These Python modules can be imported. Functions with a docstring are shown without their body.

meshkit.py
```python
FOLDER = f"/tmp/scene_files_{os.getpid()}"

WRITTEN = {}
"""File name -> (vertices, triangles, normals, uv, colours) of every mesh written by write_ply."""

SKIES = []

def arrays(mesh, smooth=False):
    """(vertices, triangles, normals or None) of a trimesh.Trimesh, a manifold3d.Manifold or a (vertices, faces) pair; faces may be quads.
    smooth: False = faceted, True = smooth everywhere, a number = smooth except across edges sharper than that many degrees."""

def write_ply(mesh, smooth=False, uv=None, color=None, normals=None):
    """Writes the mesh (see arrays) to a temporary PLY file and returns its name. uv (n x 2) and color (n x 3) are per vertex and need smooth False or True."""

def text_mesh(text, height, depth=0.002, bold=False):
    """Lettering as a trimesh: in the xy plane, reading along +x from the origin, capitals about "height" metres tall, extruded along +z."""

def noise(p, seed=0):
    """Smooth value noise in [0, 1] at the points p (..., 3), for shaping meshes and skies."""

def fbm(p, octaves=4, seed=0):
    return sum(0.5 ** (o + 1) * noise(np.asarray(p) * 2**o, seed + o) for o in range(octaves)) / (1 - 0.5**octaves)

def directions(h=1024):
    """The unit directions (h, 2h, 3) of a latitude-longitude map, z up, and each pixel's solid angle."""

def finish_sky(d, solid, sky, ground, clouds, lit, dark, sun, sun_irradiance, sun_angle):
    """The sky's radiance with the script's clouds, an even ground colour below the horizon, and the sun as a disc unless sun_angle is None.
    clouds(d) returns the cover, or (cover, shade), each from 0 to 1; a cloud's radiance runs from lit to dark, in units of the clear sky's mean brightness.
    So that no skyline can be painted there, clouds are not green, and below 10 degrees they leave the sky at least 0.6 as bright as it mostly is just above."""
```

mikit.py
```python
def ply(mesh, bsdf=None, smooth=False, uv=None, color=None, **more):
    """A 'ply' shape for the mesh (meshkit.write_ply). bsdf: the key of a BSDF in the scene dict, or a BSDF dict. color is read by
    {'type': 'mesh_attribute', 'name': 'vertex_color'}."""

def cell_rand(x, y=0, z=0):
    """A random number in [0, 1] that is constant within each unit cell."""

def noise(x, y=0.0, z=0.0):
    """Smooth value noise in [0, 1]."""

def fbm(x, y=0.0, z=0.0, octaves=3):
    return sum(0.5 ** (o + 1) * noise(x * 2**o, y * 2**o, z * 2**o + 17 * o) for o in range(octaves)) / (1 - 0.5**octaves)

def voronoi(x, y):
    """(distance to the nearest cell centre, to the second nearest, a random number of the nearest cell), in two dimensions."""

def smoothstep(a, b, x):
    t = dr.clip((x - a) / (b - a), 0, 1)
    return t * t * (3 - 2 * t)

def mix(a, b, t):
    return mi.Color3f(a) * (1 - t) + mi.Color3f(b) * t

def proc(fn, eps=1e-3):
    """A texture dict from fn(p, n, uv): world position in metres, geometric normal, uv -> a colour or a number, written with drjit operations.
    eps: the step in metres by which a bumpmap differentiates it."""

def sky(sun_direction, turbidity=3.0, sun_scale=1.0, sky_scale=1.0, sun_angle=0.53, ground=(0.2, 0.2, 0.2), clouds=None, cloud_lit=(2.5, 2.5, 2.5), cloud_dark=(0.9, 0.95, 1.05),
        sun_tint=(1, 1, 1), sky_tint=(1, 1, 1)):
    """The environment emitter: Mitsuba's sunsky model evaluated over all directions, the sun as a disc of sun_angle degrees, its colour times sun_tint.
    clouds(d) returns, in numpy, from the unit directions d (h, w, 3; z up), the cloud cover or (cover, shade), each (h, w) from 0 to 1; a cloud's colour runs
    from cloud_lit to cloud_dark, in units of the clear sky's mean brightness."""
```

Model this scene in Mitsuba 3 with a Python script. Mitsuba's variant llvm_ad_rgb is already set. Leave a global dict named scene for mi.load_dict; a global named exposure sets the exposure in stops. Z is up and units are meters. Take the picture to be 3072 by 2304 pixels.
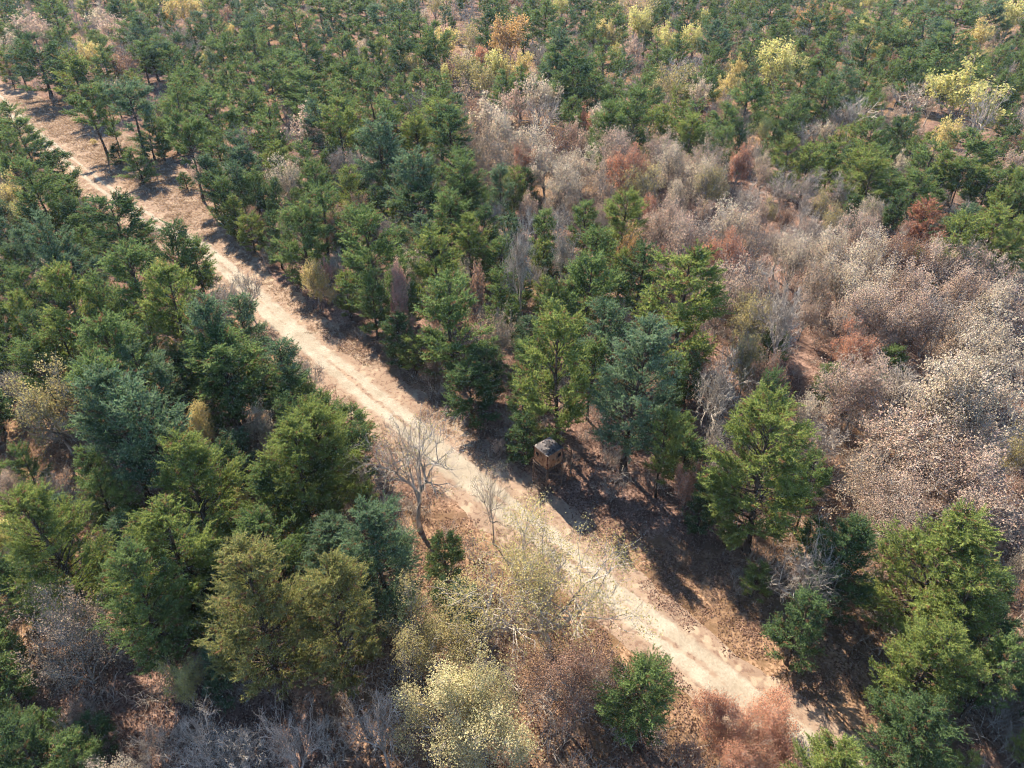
import math, random
import numpy as np, drjit as dr, mitsuba as mi, trimesh, mikit, meshkit
from mikit import proc, fbm, noise, voronoi, smoothstep, mix, cell_rand
from shapely.geometry import Polygon, Point, LineString
from shapely.ops import unary_union

T = mi.ScalarTransform4f
def rgb(*c): return {'type': 'rgb', 'value': list(c)}
scene, labels = {}, {}
# ------------------------------------------------------------------ camera, sky, exposure
CAM_H, PITCH, FOV = 44.0, 36.0, 71.5
_p = math.radians(PITCH)
scene['camera'] = {'type': 'perspective', 'fov': FOV, 'fov_axis': 'x', 'near_clip': 0.5, 'far_clip': 4000.0,
    'to_world': T().look_at(origin=[0, 0, CAM_H], target=[0, math.cos(_p), CAM_H - math.sin(_p)], up=[0, 0, 1]),
    'medium': {'type': 'ref', 'id': 'haze_air'}}
scene['haze_air'] = {'type': 'homogeneous', 'albedo': 0.95,
    'sigma_t': rgb(.00005, .00008, .00012)}
SUN = (-0.50, 0.866, 0.79)
scene['sky_light'] = mikit.sky(SUN, turbidity=3.0, sky_scale=.68, sun_tint=(.95, 1.0, 1.08))
exposure = 3.5

# ------------------------------------------------------------------ materials
VC = {'type': 'mesh_attribute', 'name': 'vertex_color'}
scene['needle_leaf'] = {'type': 'principledthin', 'base_color': VC, 'roughness': .6, 'diff_trans': .75, 'eta': 1.3}
scene['broad_leaf'] = {'type': 'principledthin', 'base_color': VC, 'roughness': .6, 'diff_trans': .8, 'eta': 1.35}
def bark_fn(a, b, s):
    def fn(p, n, uv):
        return mix(a, b, smoothstep(.3, .7, fbm(p.x * s, p.y * s, p.z * s * .35, 2)))
    return fn
scene['cedar_bark'] = {'type': 'twosided', 'bsdf': {'type': 'diffuse', 'reflectance': proc(bark_fn((.05, .038, .03), (.13, .10, .08), 5.0))}}
scene['oak_bark'] = {'type': 'twosided', 'bsdf': {'type': 'diffuse', 'reflectance': proc(bark_fn((.16, .14, .125), (.46, .43, .40), 3.0))}}
scene['pale_bark'] = {'type': 'twosided', 'bsdf': {'type': 'diffuse', 'reflectance': proc(bark_fn((.27, .235, .205), (.56, .51, .46), 3.0))}}

def ground_fn(p, n, uv):
    big = fbm(p.x * .06, p.y * .06, 0.0, 3)
    mid = fbm(p.x * .7, p.y * .7, 3.0, 3)
    d1, d2, r = voronoi(p.x * 7.0, p.y * 7.0)
    leaf = mix((.095, .056, .046), (.33, .225, .185), r)
    soil = mix((.08, .05, .042), (.20, .135, .11), mid)
    c = mix(soil, leaf, smoothstep(.35, .6, mid) * .8 + .15)
    return mix(c, c * mi.Color3f(1.05, 1.02, .9) + mi.Color3f(.02, .015, 0.0), smoothstep(.45, .65, big))
scene['litter_soil'] = {'type': 'twosided', 'bsdf': {'type': 'diffuse', 'reflectance': proc(ground_fn)}}
def verge_fn(p, n, uv):
    a = fbm(p.x * .35, p.y * .35, 1.0, 3)
    b = fbm(p.x * 4.0, p.y * 4.0, 2.0, 3)
    c = mix((.21, .15, .115), (.32, .245, .19), a)
    c = mix(c, mi.Color3f(.16, .105, .082), smoothstep(.52, .75, b) * .8)
    return mix(c, mi.Color3f(.36, .295, .225), smoothstep(.6, .78, fbm(p.x * 1.3, p.y * 1.3, 5.0, 3)) * .8)
scene['dry_grass'] = {'type': 'twosided', 'bsdf': {'type': 'diffuse', 'reflectance': proc(verge_fn)}}
def road_fn(p, n, uv):
    # uv.x runs across the track (-1..1), uv.y along it in metres: two worn wheel ruts, grass and litter between them
    v = uv.x + .22 * (fbm(uv.y * .35, uv.x * 1.5, 0.0, 2) - .5)
    rut = dr.maximum(dr.exp(-dr.square((v - .40) / .24)), dr.exp(-dr.square((v + .40) / .24)))
    wear = fbm(uv.y * .12, uv.x * .8, 9.0, 2)
    bare = smoothstep(.25, .6, rut * .8 + .34 * smoothstep(110.0, 160.0, uv.y) + (wear - .5) * 1.0 + (fbm(p.x * 2.2, p.y * 2.2, 4.0, 3) - .5) * .6)
    sand = mix((.25, .215, .17), (.40, .365, .31), fbm(p.x * .8, p.y * .8, 7.0, 3))
    grit = fbm(p.x * 9.0, p.y * 9.0, 8.0, 2)
    sand = sand * (.80 + .4 * grit)
    edge = smoothstep(.98, .55, dr.abs(uv.x) + (fbm(p.x * 1.1, p.y * 1.1, 2.0, 3) - .5) * .55)
    return mix(verge_fn(p, n, uv), sand, bare * edge)
scene['road_sand'] = {'type': 'twosided', 'bsdf': {'type': 'diffuse', 'reflectance': proc(road_fn)}}

# ------------------------------------------------------------------ ground, verge, dirt road
ROAD = np.array([[-140.36, 196.65], [-119.87, 173.87], [-101.26, 151.88], [-82.29, 131.52], [-68.37, 116.27], [-55.04, 102.73], [-48.19, 97.66], [-40.85, 90.01], [-33.58, 80.7], [-28.17, 73.77], [-23.62, 68.63], [-19.5, 63.95], [-14.64, 58.89], [-10.19, 53.62], [-6.22, 48.93], [-2.24, 44.16], [1.68, 40.68], [5.21, 36.81], [7.73, 33.54], [10.34, 30.56], [12.45, 28.02], [14.65, 25.52], [16.87, 23.36], [19.68, 21.12], [23.67, 17.77]])
def smooth_line(p, step):
    d = np.r_[0, np.cumsum(np.linalg.norm(np.diff(p, axis=0), axis=1))]
    from scipy.interpolate import PchipInterpolator
    s = np.arange(0, d[-1], step)
    return np.stack([PchipInterpolator(d, p[:, k])(s) for k in (0, 1)], 1), s
RL, RS = smooth_line(ROAD, .5)
from scipy.ndimage import gaussian_filter1d
RL = gaussian_filter1d(RL, 14, axis=0, mode='nearest')
ROADLINE = LineString(RL)
from scipy.spatial import cKDTree
_rt = cKDTree(RL)
OPENS = [Polygon(q) for q in [[[-126.15, 184.66], [-116.86, 180.21], [-86.34, 155.22], [-67.33, 132.82], [-61.04, 127.72], [-48.34, 110.15], [-41.52, 96.06], [-55.04, 102.73], [-82.29, 131.52]],[[1.01, 48.3], [8.91, 43.6], [14.36, 40.94], [17.04, 33.54], [21.39, 33.13], [26.29, 26.49], [24.99, 21.12], [20.8, 21.12], [9.77, 31.14], [1.69, 40.94]]]]
def height(x, y):
    x, y = np.asarray(x, float), np.asarray(y, float)
    d, _ = _rt.query(np.stack([x, y], -1).reshape(-1, 2))
    d = d.reshape(x.shape)
    k = np.clip((d - 6) / 12, 0, 1); k = k * k * (3 - 2 * k)
    p = np.stack([x / 22, y / 22, x * 0], -1)
    return k * ((meshkit.fbm(p, 3, 5) - .5) * 1.1) - .02 * (1 - k) * 0

def grid(xs, ys):
    X, Y = np.meshgrid(xs, ys, indexing='ij')
    Z = height(X, Y)
    far = np.clip((np.hypot(X, Y - 100) - 420) / 900, 0, 1)
    Z = Z + far * far * 40
    n, m = X.shape
    i = np.arange(n * m).reshape(n, m)
    f = np.stack([i[:-1, :-1], i[1:, :-1], i[1:, 1:], i[:-1, 1:]], -1).reshape(-1, 4)
    return np.stack([X, Y, Z], -1).reshape(-1, 3), f
xs = np.unique(np.r_[np.linspace(-1500, -260, 14), np.arange(-260, 261, 2.0), np.linspace(260, 1500, 14)])
ys = np.unique(np.r_[np.linspace(-300, -20, 8), np.arange(-20, 361, 2.0), np.linspace(360, 2200, 16)])
scene['ground'] = mikit.ply(grid(xs, ys), 'litter_soil', smooth=True)
labels['ground'] = {'label': 'brown leaf littered forest floor under all the trees', 'kind': 'structure'}

tan = np.gradient(RL, axis=0); tan /= np.linalg.norm(tan, axis=1, keepdims=True)
nrm = np.stack([tan[:, 1], -tan[:, 0]], 1)     # points to the right of the driving direction towards the camera's right
def wob(s, seed, f=.25): return meshkit.fbm(np.stack([s * f, s * 0 + seed, s * 0], -1), 4, seed) - .5
# grassy verge: ragged outline
sl = 3.6 + 2.4 * wob(RS, 3) + .8 * wob(RS, 4, 1.6)
sr = 4.4 + 2.6 * wob(RS, 5) + 1.0 * wob(RS, 6, 1.6)
near_taper = np.clip((RL[:, 1] - 31) / 16, 0, 1)
sr = np.maximum(2.3, 2.7 + .9 * wob(RS, 21, .8)) * (1 - near_taper) + sr * near_taper; sl = np.maximum(2.2, 2.5 + .9 * wob(RS, 22, .8)) * (1 - near_taper) + sl * near_taper
vp = Polygon(np.vstack([RL - nrm * sr[:, None], (RL + nrm * sl[:, None])[::-1]])).buffer(0)
ring = np.array(OPENS[0].exterior.coords)
op = OPENS[0].buffer(1.0)
verge = unary_union([vp, op])
if verge.geom_type != 'Polygon': verge = max(verge.geoms, key=lambda g: g.area)
def tri_poly(poly, z):
    v, f = trimesh.creation.triangulate_polygon(poly, engine='earcut')
    return np.c_[v, np.full(len(v), z)], f[:, ::1]
vv, vf = tri_poly(verge, .012)
a, b, c_ = vv[vf[:, 0]], vv[vf[:, 1]], vv[vf[:, 2]]
if np.cross(b - a, c_ - a)[:, 2].mean() < 0: vf = vf[:, ::-1]
scene['grass_verge'] = mikit.ply((vv, vf), 'dry_grass')
labels['grass_verge'] = {'label': 'pinkish tan dry grass strip along both sides of the dirt track', 'kind': 'structure'}
# road strip with ruts in relief
us = np.linspace(-1, 1, 17)
hw = 1.8 + .22 * wob(RS, 11) + .35 * wob(RS, 12, 1.1)
hwl = 1.8 + .22 * wob(RS, 13) + .35 * wob(RS, 14, 1.1)
prof = .030 + .03 * np.cos(us * math.pi / 2) - .035 * (np.exp(-((us - .4) / .2) ** 2) + np.exp(-((us + .4) / .2) ** 2))
prof = np.maximum(prof, .016); prof[0] = prof[-1] = .016
off = np.where(us[None] > 0, us[None] * hw[:, None], us[None] * hwl[:, None])
rp = RL[:, None] + nrm[:, None] * off[..., None]
rv = np.concatenate([rp, np.broadcast_to(prof[None, :, None], rp.shape[:2] + (1,))], -1)
n, m = rv.shape[:2]
i = np.arange(n * m).reshape(n, m)
rf = np.stack([i[:-1, :-1], i[1:, :-1], i[1:, 1:], i[:-1, 1:]], -1).reshape(-1, 4)
ruv = np.stack([np.broadcast_to(us, (n, m)), np.broadcast_to(RS[:, None], (n, m))], -1).reshape(-1, 2)
scene['dirt_road'] = mikit.ply((rv.reshape(-1, 3), rf), 'road_sand', smooth=True, uv=ruv)
labels['dirt_road'] = {'label': 'pale sandy two rut dirt track running diagonally through the forest', 'kind': 'structure'}

# ------------------------------------------------------------------ tree building blocks
class Tubes:
    """Many tapered tubes (segments) gathered into one mesh."""
    def __init__(self): self.v, self.f, self.n = [], [], 0
    def path(self, p, r, sides):
        p = np.asarray(p, float); k = len(p)
        t = np.gradient(p, axis=0); t /= np.linalg.norm(t, axis=1, keepdims=True) + 1e-9
        ref = np.where(np.abs(t[:, 2:]) < .9, [0, 0, 1.], [1., 0, 0])
        a = np.cross(t, ref); a /= np.linalg.norm(a, axis=1, keepdims=True) + 1e-9
        b = np.cross(t, a)
        an = np.arange(sides) * 2 * np.pi / sides
        v = p[:, None] + np.asarray(r)[:, None, None] * (np.cos(an)[None, :, None] * a[:, None] + np.sin(an)[None, :, None] * b[:, None])
        i, j = np.meshgrid(np.arange(k - 1), np.arange(sides), indexing='ij')
        q = np.stack([i * sides + j, (i + 1) * sides + j, (i + 1) * sides + (j + 1) % sides, i * sides + (j + 1) % sides], -1).reshape(-1, 4) + self.n
        self.v.append(v.reshape(-1, 3)); self.f.append(q); self.n += k * sides
    def cones(self, a, b, ra, rb):
        """Straight three-sided twigs from points a to points b."""
        t = b - a; t = t / (np.linalg.norm(t, axis=1, keepdims=True) + 1e-9)
        ref = np.where(np.abs(t[:, 2:]) < .9, [0, 0, 1.], [1., 0, 0])
        e = np.cross(t, ref); e /= np.linalg.norm(e, axis=1, keepdims=True) + 1e-9
        g = np.cross(t, e)
        ring = [np.cos(k * 2.0944) * e + np.sin(k * 2.0944) * g for k in range(3)]
        ra, rb = np.broadcast_to(ra, (len(a),))[:, None], np.broadcast_to(rb, (len(a),))[:, None]
        v = np.stack([a + ra * q for q in ring] + [b + rb * q for q in ring], 1)
        base = self.n + np.arange(len(a))[:, None] * 6
        for k in range(3):
            self.f.append(np.concatenate([base + k, base + 3 + k, base + 3 + (k + 1) % 3, base + (k + 1) % 3], 1))
        self.v.append(v.reshape(-1, 3)); self.n += 6 * len(a)
    def mesh(self): return np.vstack(self.v), np.vstack(self.f)

def unit(v): return v / (np.linalg.norm(v, axis=-1, keepdims=True) + 1e-9)

PAL = {  # leaf colours: darkest and lightest of the mix
 'd': ((.045, .082, .042), (.140, .210, .092)), 'm': ((.068, .118, .048), (.210, .288, .110)),
 'y': ((.090, .140, .045), (.290, .345, .110)), 'b': ((.062, .112, .064), (.180, .262, .155)),
 'B': ((.080, .135, .080), (.225, .315, .195)), 'o': ((.105, .125, .050), (.310, .310, .125)), 'x': ((.25, .12, .085), (.44, .24, .16)),
 't': ((.36, .30, .23), (.76, .67, .54)), 'k': ((.33, .245, .195), (.68, .54, .45)), 'Y': ((.44, .35, .13), (.72, .62, .30)),
 'O': ((.38, .24, .10), (.62, .43, .21)), 'r': ((.32, .16, .11), (.62, .36, .25)), 'u': ((.20, .12, .09), (.42, .28, .21)),
 'v': ((.25, .225, .09), (.56, .49, .25)), 'l': ((.38, .37, .13), (.72, .68, .31)), 'p': ((.42, .22, .19), (.70, .47, .41)),
 'V': ((.30, .28, .14), (.66, .60, .36)), 'w': ((.30, .22, .16), (.60, .48, .37)), 'g': ((.30, .22, .15), (.50, .40, .30))}

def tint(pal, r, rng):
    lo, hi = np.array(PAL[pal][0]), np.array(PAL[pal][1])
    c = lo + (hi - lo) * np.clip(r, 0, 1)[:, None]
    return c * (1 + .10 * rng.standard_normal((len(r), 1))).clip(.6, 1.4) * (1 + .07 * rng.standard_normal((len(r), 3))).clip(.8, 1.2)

CEDAR_PROFILE = {
 'c': ([0, .06, .2, .36, .6, .8, .93, 1], [.25, .7, .92, 1, .92, .68, .38, .10], .08),
 'r': ([0, .1, .25, .5, .72, .88, .97, 1], [.3, .65, .9, 1, .95, .72, .42, .2], .12),
 'p': ([0, .4, .55, .72, .86, .95, 1], [0, .3, .75, 1, .9, .6, .25], .42),
 't': ([0, .2, .35, .55, .75, .92, 1], [.2, .6, .9, 1, .75, .4, .1], .22),
 'y': ([0, .1, .3, .6, .85, 1], [.6, 1, .95, .62, .28, .04], .02)}
LODS = {0: dict(nb=120, ns=3600, k=22, l=.18, w=.040), 1: dict(nb=64, ns=1250, k=14, l=.31, w=.085), 2: dict(nb=44, ns=860, k=10, l=.37, w=.115)}
def cedar(kind, seed, lod):
    """Nominal tree 10 m tall and 4.6 m wide: (trunk mesh, branch mesh, needle vertices, needle faces, tint per triangle)."""
    rng = np.random.default_rng(1000 + seed * 17 + ord(kind) * 7)
    L = LODS[lod]; xs_, ys_, t0 = CEDAR_PROFILE[kind]
    h, R = 10.0, 2.3
    dens = {'c': 1, 'r': 1.1, 'p': .85, 't': .72, 'y': 1.0}[kind]
    zz = np.linspace(0, 1, 9)
    lean = rng.normal(0, .25, 2)
    wx = lean[0] * zz + .12 * np.sin(zz * 5 + rng.uniform(0, 6)); wy = lean[1] * zz + .12 * np.sin(zz * 4 + rng.uniform(0, 6))
    wx -= wx[0]; wy -= wy[0]
    tr = Tubes(); rad = .17 * (1 - zz) ** .8 + .015; rad[0] *= 1.5
    tr.path(np.stack([wx, wy, zz * h], 1), rad, 7 if lod == 0 else 5)
    nb = int(L['nb'] * (.7 if kind == 'p' else 1))
    t = t0 + (1 - t0) * rng.random(nb) ** 1.0 * .985
    az = rng.uniform(0, 2 * np.pi, nb)
    lob = meshkit.noise(np.stack([np.cos(az) * 1.4 + seed * 3.1, np.sin(az) * 1.4, t * 5.0], -1), seed)
    prof_ = np.interp(t, xs_, ys_)
    BL = R * 1.12 * prof_ * (.58 + .70 * lob) * rng.uniform(.82, 1.08, nb) + .12
    el = np.radians(np.interp(t, [0, .5, 1], [8, 26, 62]) + rng.normal(0, 9, nb))
    if kind == 'p': el = np.radians(np.interp(t, [.4, .8, 1], [10, 24, 45]) + rng.normal(0, 9, nb))
    o = np.stack([np.interp(t, zz, wx), np.interp(t, zz, wy), t * h], 1)
    rh = np.stack([np.cos(az), np.sin(az), 0 * az], 1)
    side = np.stack([-np.sin(az), np.cos(az), 0 * az], 1)
    bend = rng.normal(0, .18, nb)
    def pt(b, s):
        l = BL[b] * s
        return o[b] + rh[b] * (l * np.cos(el[b]))[:, None] + side[b] * (l * s * bend[b])[:, None] + np.array([0, 0, 1.]) * (l * (np.sin(el[b]) + .22 * s - .1))[:, None]
    br = Tubes()
    ids = np.arange(nb)
    br.cones(pt(ids, np.zeros(nb)), pt(ids, np.full(nb, .5)), .022 + .012 * BL, .014 + .004 * BL)
    if lod < 2: br.cones(pt(ids, np.full(nb, .5)), pt(ids, np.full(nb, .93)), .014 + .004 * BL, .006)
    ns = int(L['ns'] * dens)
    wgt = (BL + .25) ** 1.25; wgt /= wgt.sum()
    b = rng.choice(nb, ns, p=wgt)
    s = .22 + .78 * rng.random(ns) ** (.62 if kind != 'p' else .5)
    if kind in 'rp': s = .4 + .6 * rng.random(ns) ** .6
    cs = np.round(s * 5 + bend[b] * 6) / 5 - np.round(bend[b] * 6) / 5 + 0 * s      # sprays gather in tufts along each branch
    s = np.where(rng.random(ns) < .5, np.clip(.1 * (s - cs) + cs, .12, 1.03), s)
    spread = (.09 + .20 * BL[b] * .5)[:, None]
    P0 = pt(b, s) + rng.normal(0, 1, (ns, 3)) * np.array([.5, .5, .28]) * spread
    ax = unit(rh[b] * rng.uniform(.3, 1.1, ns)[:, None] + side[b] * rng.normal(0, .55, ns)[:, None] + np.array([0, 0, 1.]) * rng.uniform(.05, .95, ns)[:, None])
    pl = L['l'] * rng.uniform(1.9, 3.4, ns)
    K = L['k']
    u = (np.arange(K)[None] + rng.random((ns, K))) / K
    base = P0[:, None] + ax[:, None] * (u * pl[:, None])[..., None]
    rv_ = unit(rng.normal(0, 1, (ns, K, 3)))
    ld = unit(ax[:, None] * .75 + rv_ * .85)
    ln = L['l'] * rng.uniform(.6, 1.25, (ns, K)) * (1.1 - .5 * u)
    wd = L['w'] * rng.uniform(.7, 1.3, (ns, K))
    perp = unit(np.cross(ld, unit(rng.normal(0, 1, (ns, K, 3)))))
    v = np.stack([base - perp * wd[..., None] * .5, base + perp * wd[..., None] * .5, base + ld * ln[..., None]], 2).reshape(-1, 3)
    f = np.arange(len(v)).reshape(-1, 3)
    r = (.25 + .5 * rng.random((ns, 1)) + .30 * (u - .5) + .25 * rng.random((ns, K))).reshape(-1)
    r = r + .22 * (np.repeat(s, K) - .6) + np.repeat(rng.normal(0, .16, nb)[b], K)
    brown = np.repeat(rng.random(ns) < .06, K)
    return tr.mesh(), br.mesh(), v, f, r, brown

def broadleaf(form, seed, lod, leafy):
    """Nominal tree 10 m tall and 7 m wide: trunk, limbs with twigs, leaves."""
    rng = np.random.default_rng(5000 + seed * 31 + len(form) * 3)
    tr, li = Tubes(), Tubes()
    if form == 'oak': hf, nl, spread, up = rng.uniform(2.4, 3.4), 8, 1.0, .55
    elif form == 'vase': hf, nl, spread, up = rng.uniform(2.8, 3.8), 7, .62, 1.15
    else: hf, nl, spread, up = .5, 9, .95, .8
    zz = np.linspace(0, 1, 6)
    wob_ = np.stack([.18 * np.sin(zz * 4 + rng.uniform(0, 6)), .18 * np.sin(zz * 3 + rng.uniform(0, 6)), zz * 0], 1); wob_ -= wob_[0]
    tp = wob_ * (1 if form != 'bush' else .2) + np.stack([0 * zz, 0 * zz, zz * hf], 1)
    r0 = (.21 if lod == 0 else .27) if form != 'bush' else .10
    rad = r0 * (1 - .35 * zz); rad[0] *= 1.35
    tr.path(tp, rad, 8 if lod == 0 else 5)
    tips, tipd, tipl = [], [], []
    seg_a, seg_b, seg_r, seg_r2 = [], [], [], []
    def grow(p, d, length, r, level, maxl, limb=0):
        k = 5 if level == 1 else 4
        pts = [p]
        dd = d
        for q in range(k - 1):
            dd = unit(dd + rng.normal(0, .16 + .05 * level, 3) + np.array([0, 0, .06 if level < 3 else .02]))
            pts.append(pts[-1] + dd * length / (k - 1))
        pts = np.array(pts)
        rr = r * np.linspace(1, .45, k)
        if level <= 2: li.path(pts, rr, (6 if level == 1 else 4) if lod == 0 else 3)
        else:
            seg_a.extend(pts[:-1:1]); seg_b.extend(pts[1:]); seg_r.extend(rr[:-1]); seg_r2.extend(rr[1:])
        if level >= maxl:
            tips.extend(pts[1:]); tipd.extend([dd] * (k - 1)); tipl.extend([limb] * (k - 1)); return
        nc = {1: 6, 2: 5, 3: 4, 4: 4}[level] if lod < 2 else {1: 4, 2: 4, 3: 3, 4: 3}[level]
        if not leafy: nc = {1: 6, 2: 4, 3: 3, 4: 3}[level]
        for q in range(nc):
            s = rng.uniform(.32, 1.0) if q else 1.0
            x = s * (k - 1); i0 = min(int(x), k - 2)
            pp = pts[i0] + (pts[i0 + 1] - pts[i0]) * (x - i0)
            e = unit(rng.normal(0, 1, 3)); e = unit(e - d * (e @ d))
            a = rng.uniform(.45, 1.05) if q else rng.uniform(.1, .4)
            nd = unit(d * math.cos(a) + e * math.sin(a) + np.array([0, 0, .12 * up]))
            grow(pp, nd, length * rng.uniform(.48, .72), r * (rng.uniform(.36, .52) if leafy else rng.uniform(.45, .62)), level + 1, maxl, limb if level > 1 else limb * 8 + q)
    maxl = 4 if lod < 2 else 3
    az0 = rng.uniform(0, 6.28)
    for q in range(nl):
        az = az0 + q * 2.4 + rng.normal(0, .25)
        z = hf * (.72 + .28 * q / nl) if form != 'bush' else .1 + .4 * rng.random()
        p = np.array([np.interp(z, tp[:, 2], tp[:, 0]), np.interp(z, tp[:, 2], tp[:, 1]), z])
        tilt = spread * rng.uniform(.45, 1.25) if q > 1 else rng.uniform(.05, .3)
        d = np.array([math.cos(az) * math.sin(tilt), math.sin(az) * math.sin(tilt), math.cos(tilt)])
        grow(p, d, rng.uniform(3.0, 4.2), r0 * rng.uniform(.42, .6), 1, maxl, q)
    a, b = np.array(seg_a), np.array(seg_b)
    mr = {0: .010, 1: .020, 2: .036}[lod]
    li.cones(a, b, np.maximum(np.array(seg_r), mr), np.maximum(np.array(seg_r2), mr * .8))
    tips, tipd = np.array(tips), np.array(tipd)
    if not leafy: 
        if lod < 2:   # fine spray of twiglets on the leafless kind
            m_ = 1
            A = np.repeat(tips, m_, 0); D = unit(np.repeat(tipd, m_, 0) + rng.normal(0, .7, (len(A), 3)))
            li.cones(A, A + D * rng.uniform(.25, .6, len(A))[:, None], mr * .9, mr * .5)
    # fit the nominal size
    allv = np.vstack(li.v + tr.v)
    top, rx = np.percentile(allv[:, 2], 99.7), np.percentile(np.hypot(allv[:, 0], allv[:, 1]), 97)
    S = np.array([3.5 / rx, 3.5 / rx, 10 / top])
    for q in (tr, li): q.v = [x * S for x in q.v]
    tips = tips * S
    v = f = r = None
    if leafy:
        nleaf = {0: 26000, 1: 9500, 2: 3200}[lod] * leafy * (2.0 if leafy == .51 else 1)
        size = {0: .11, 1: .19, 2: .35}[lod] * (.68 if leafy == .51 else 1)
        n_ = int(nleaf)
        i_ = rng.integers(0, len(tips), n_)
        tipl = np.array(tipl); full = rng.random(400) ** .8; hue = rng.normal(0, .17, 400)     # limbs differ in leaf cover and colour
        cl = rng.random(len(tips)); keep = (cl[i_] > .18) & (rng.random(n_) < .22 + 1.1 * full[tipl[i_]])
        i_ = i_[keep]; n_ = len(i_)
        c0 = tips[i_] + rng.normal(0, .20 if lod < 2 else .3, (n_, 3))
        d1 = unit(rng.normal(0, 1, (n_, 3)) + np.array([0, 0, -.3])); d2 = unit(np.cross(d1, unit(rng.normal(0, 1, (n_, 3)))))
        sz = size * rng.uniform(.6, 1.3, n_)[:, None]
        fold = np.cross(d1, d2) * sz * .18
        v = np.stack([c0, c0 + d1 * sz * .55 + d2 * sz * .33 + fold, c0 + d1 * sz, c0 + d1 * sz * .55 - d2 * sz * .33 + fold], 1).reshape(-1, 3)
        q = np.arange(n_)[:, None] * 4
        f = np.stack([np.concatenate([q, q + 1, q + 2], 1), np.concatenate([q, q + 2, q + 3], 1)], 1).reshape(-1, 3)
        r = np.repeat(.18 + .4 * cl[i_] * rng.random(n_) + .5 * rng.random(n_) + hue[tipl[i_]], 4)
    return tr.mesh(), li.mesh(), v, f, r

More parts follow.
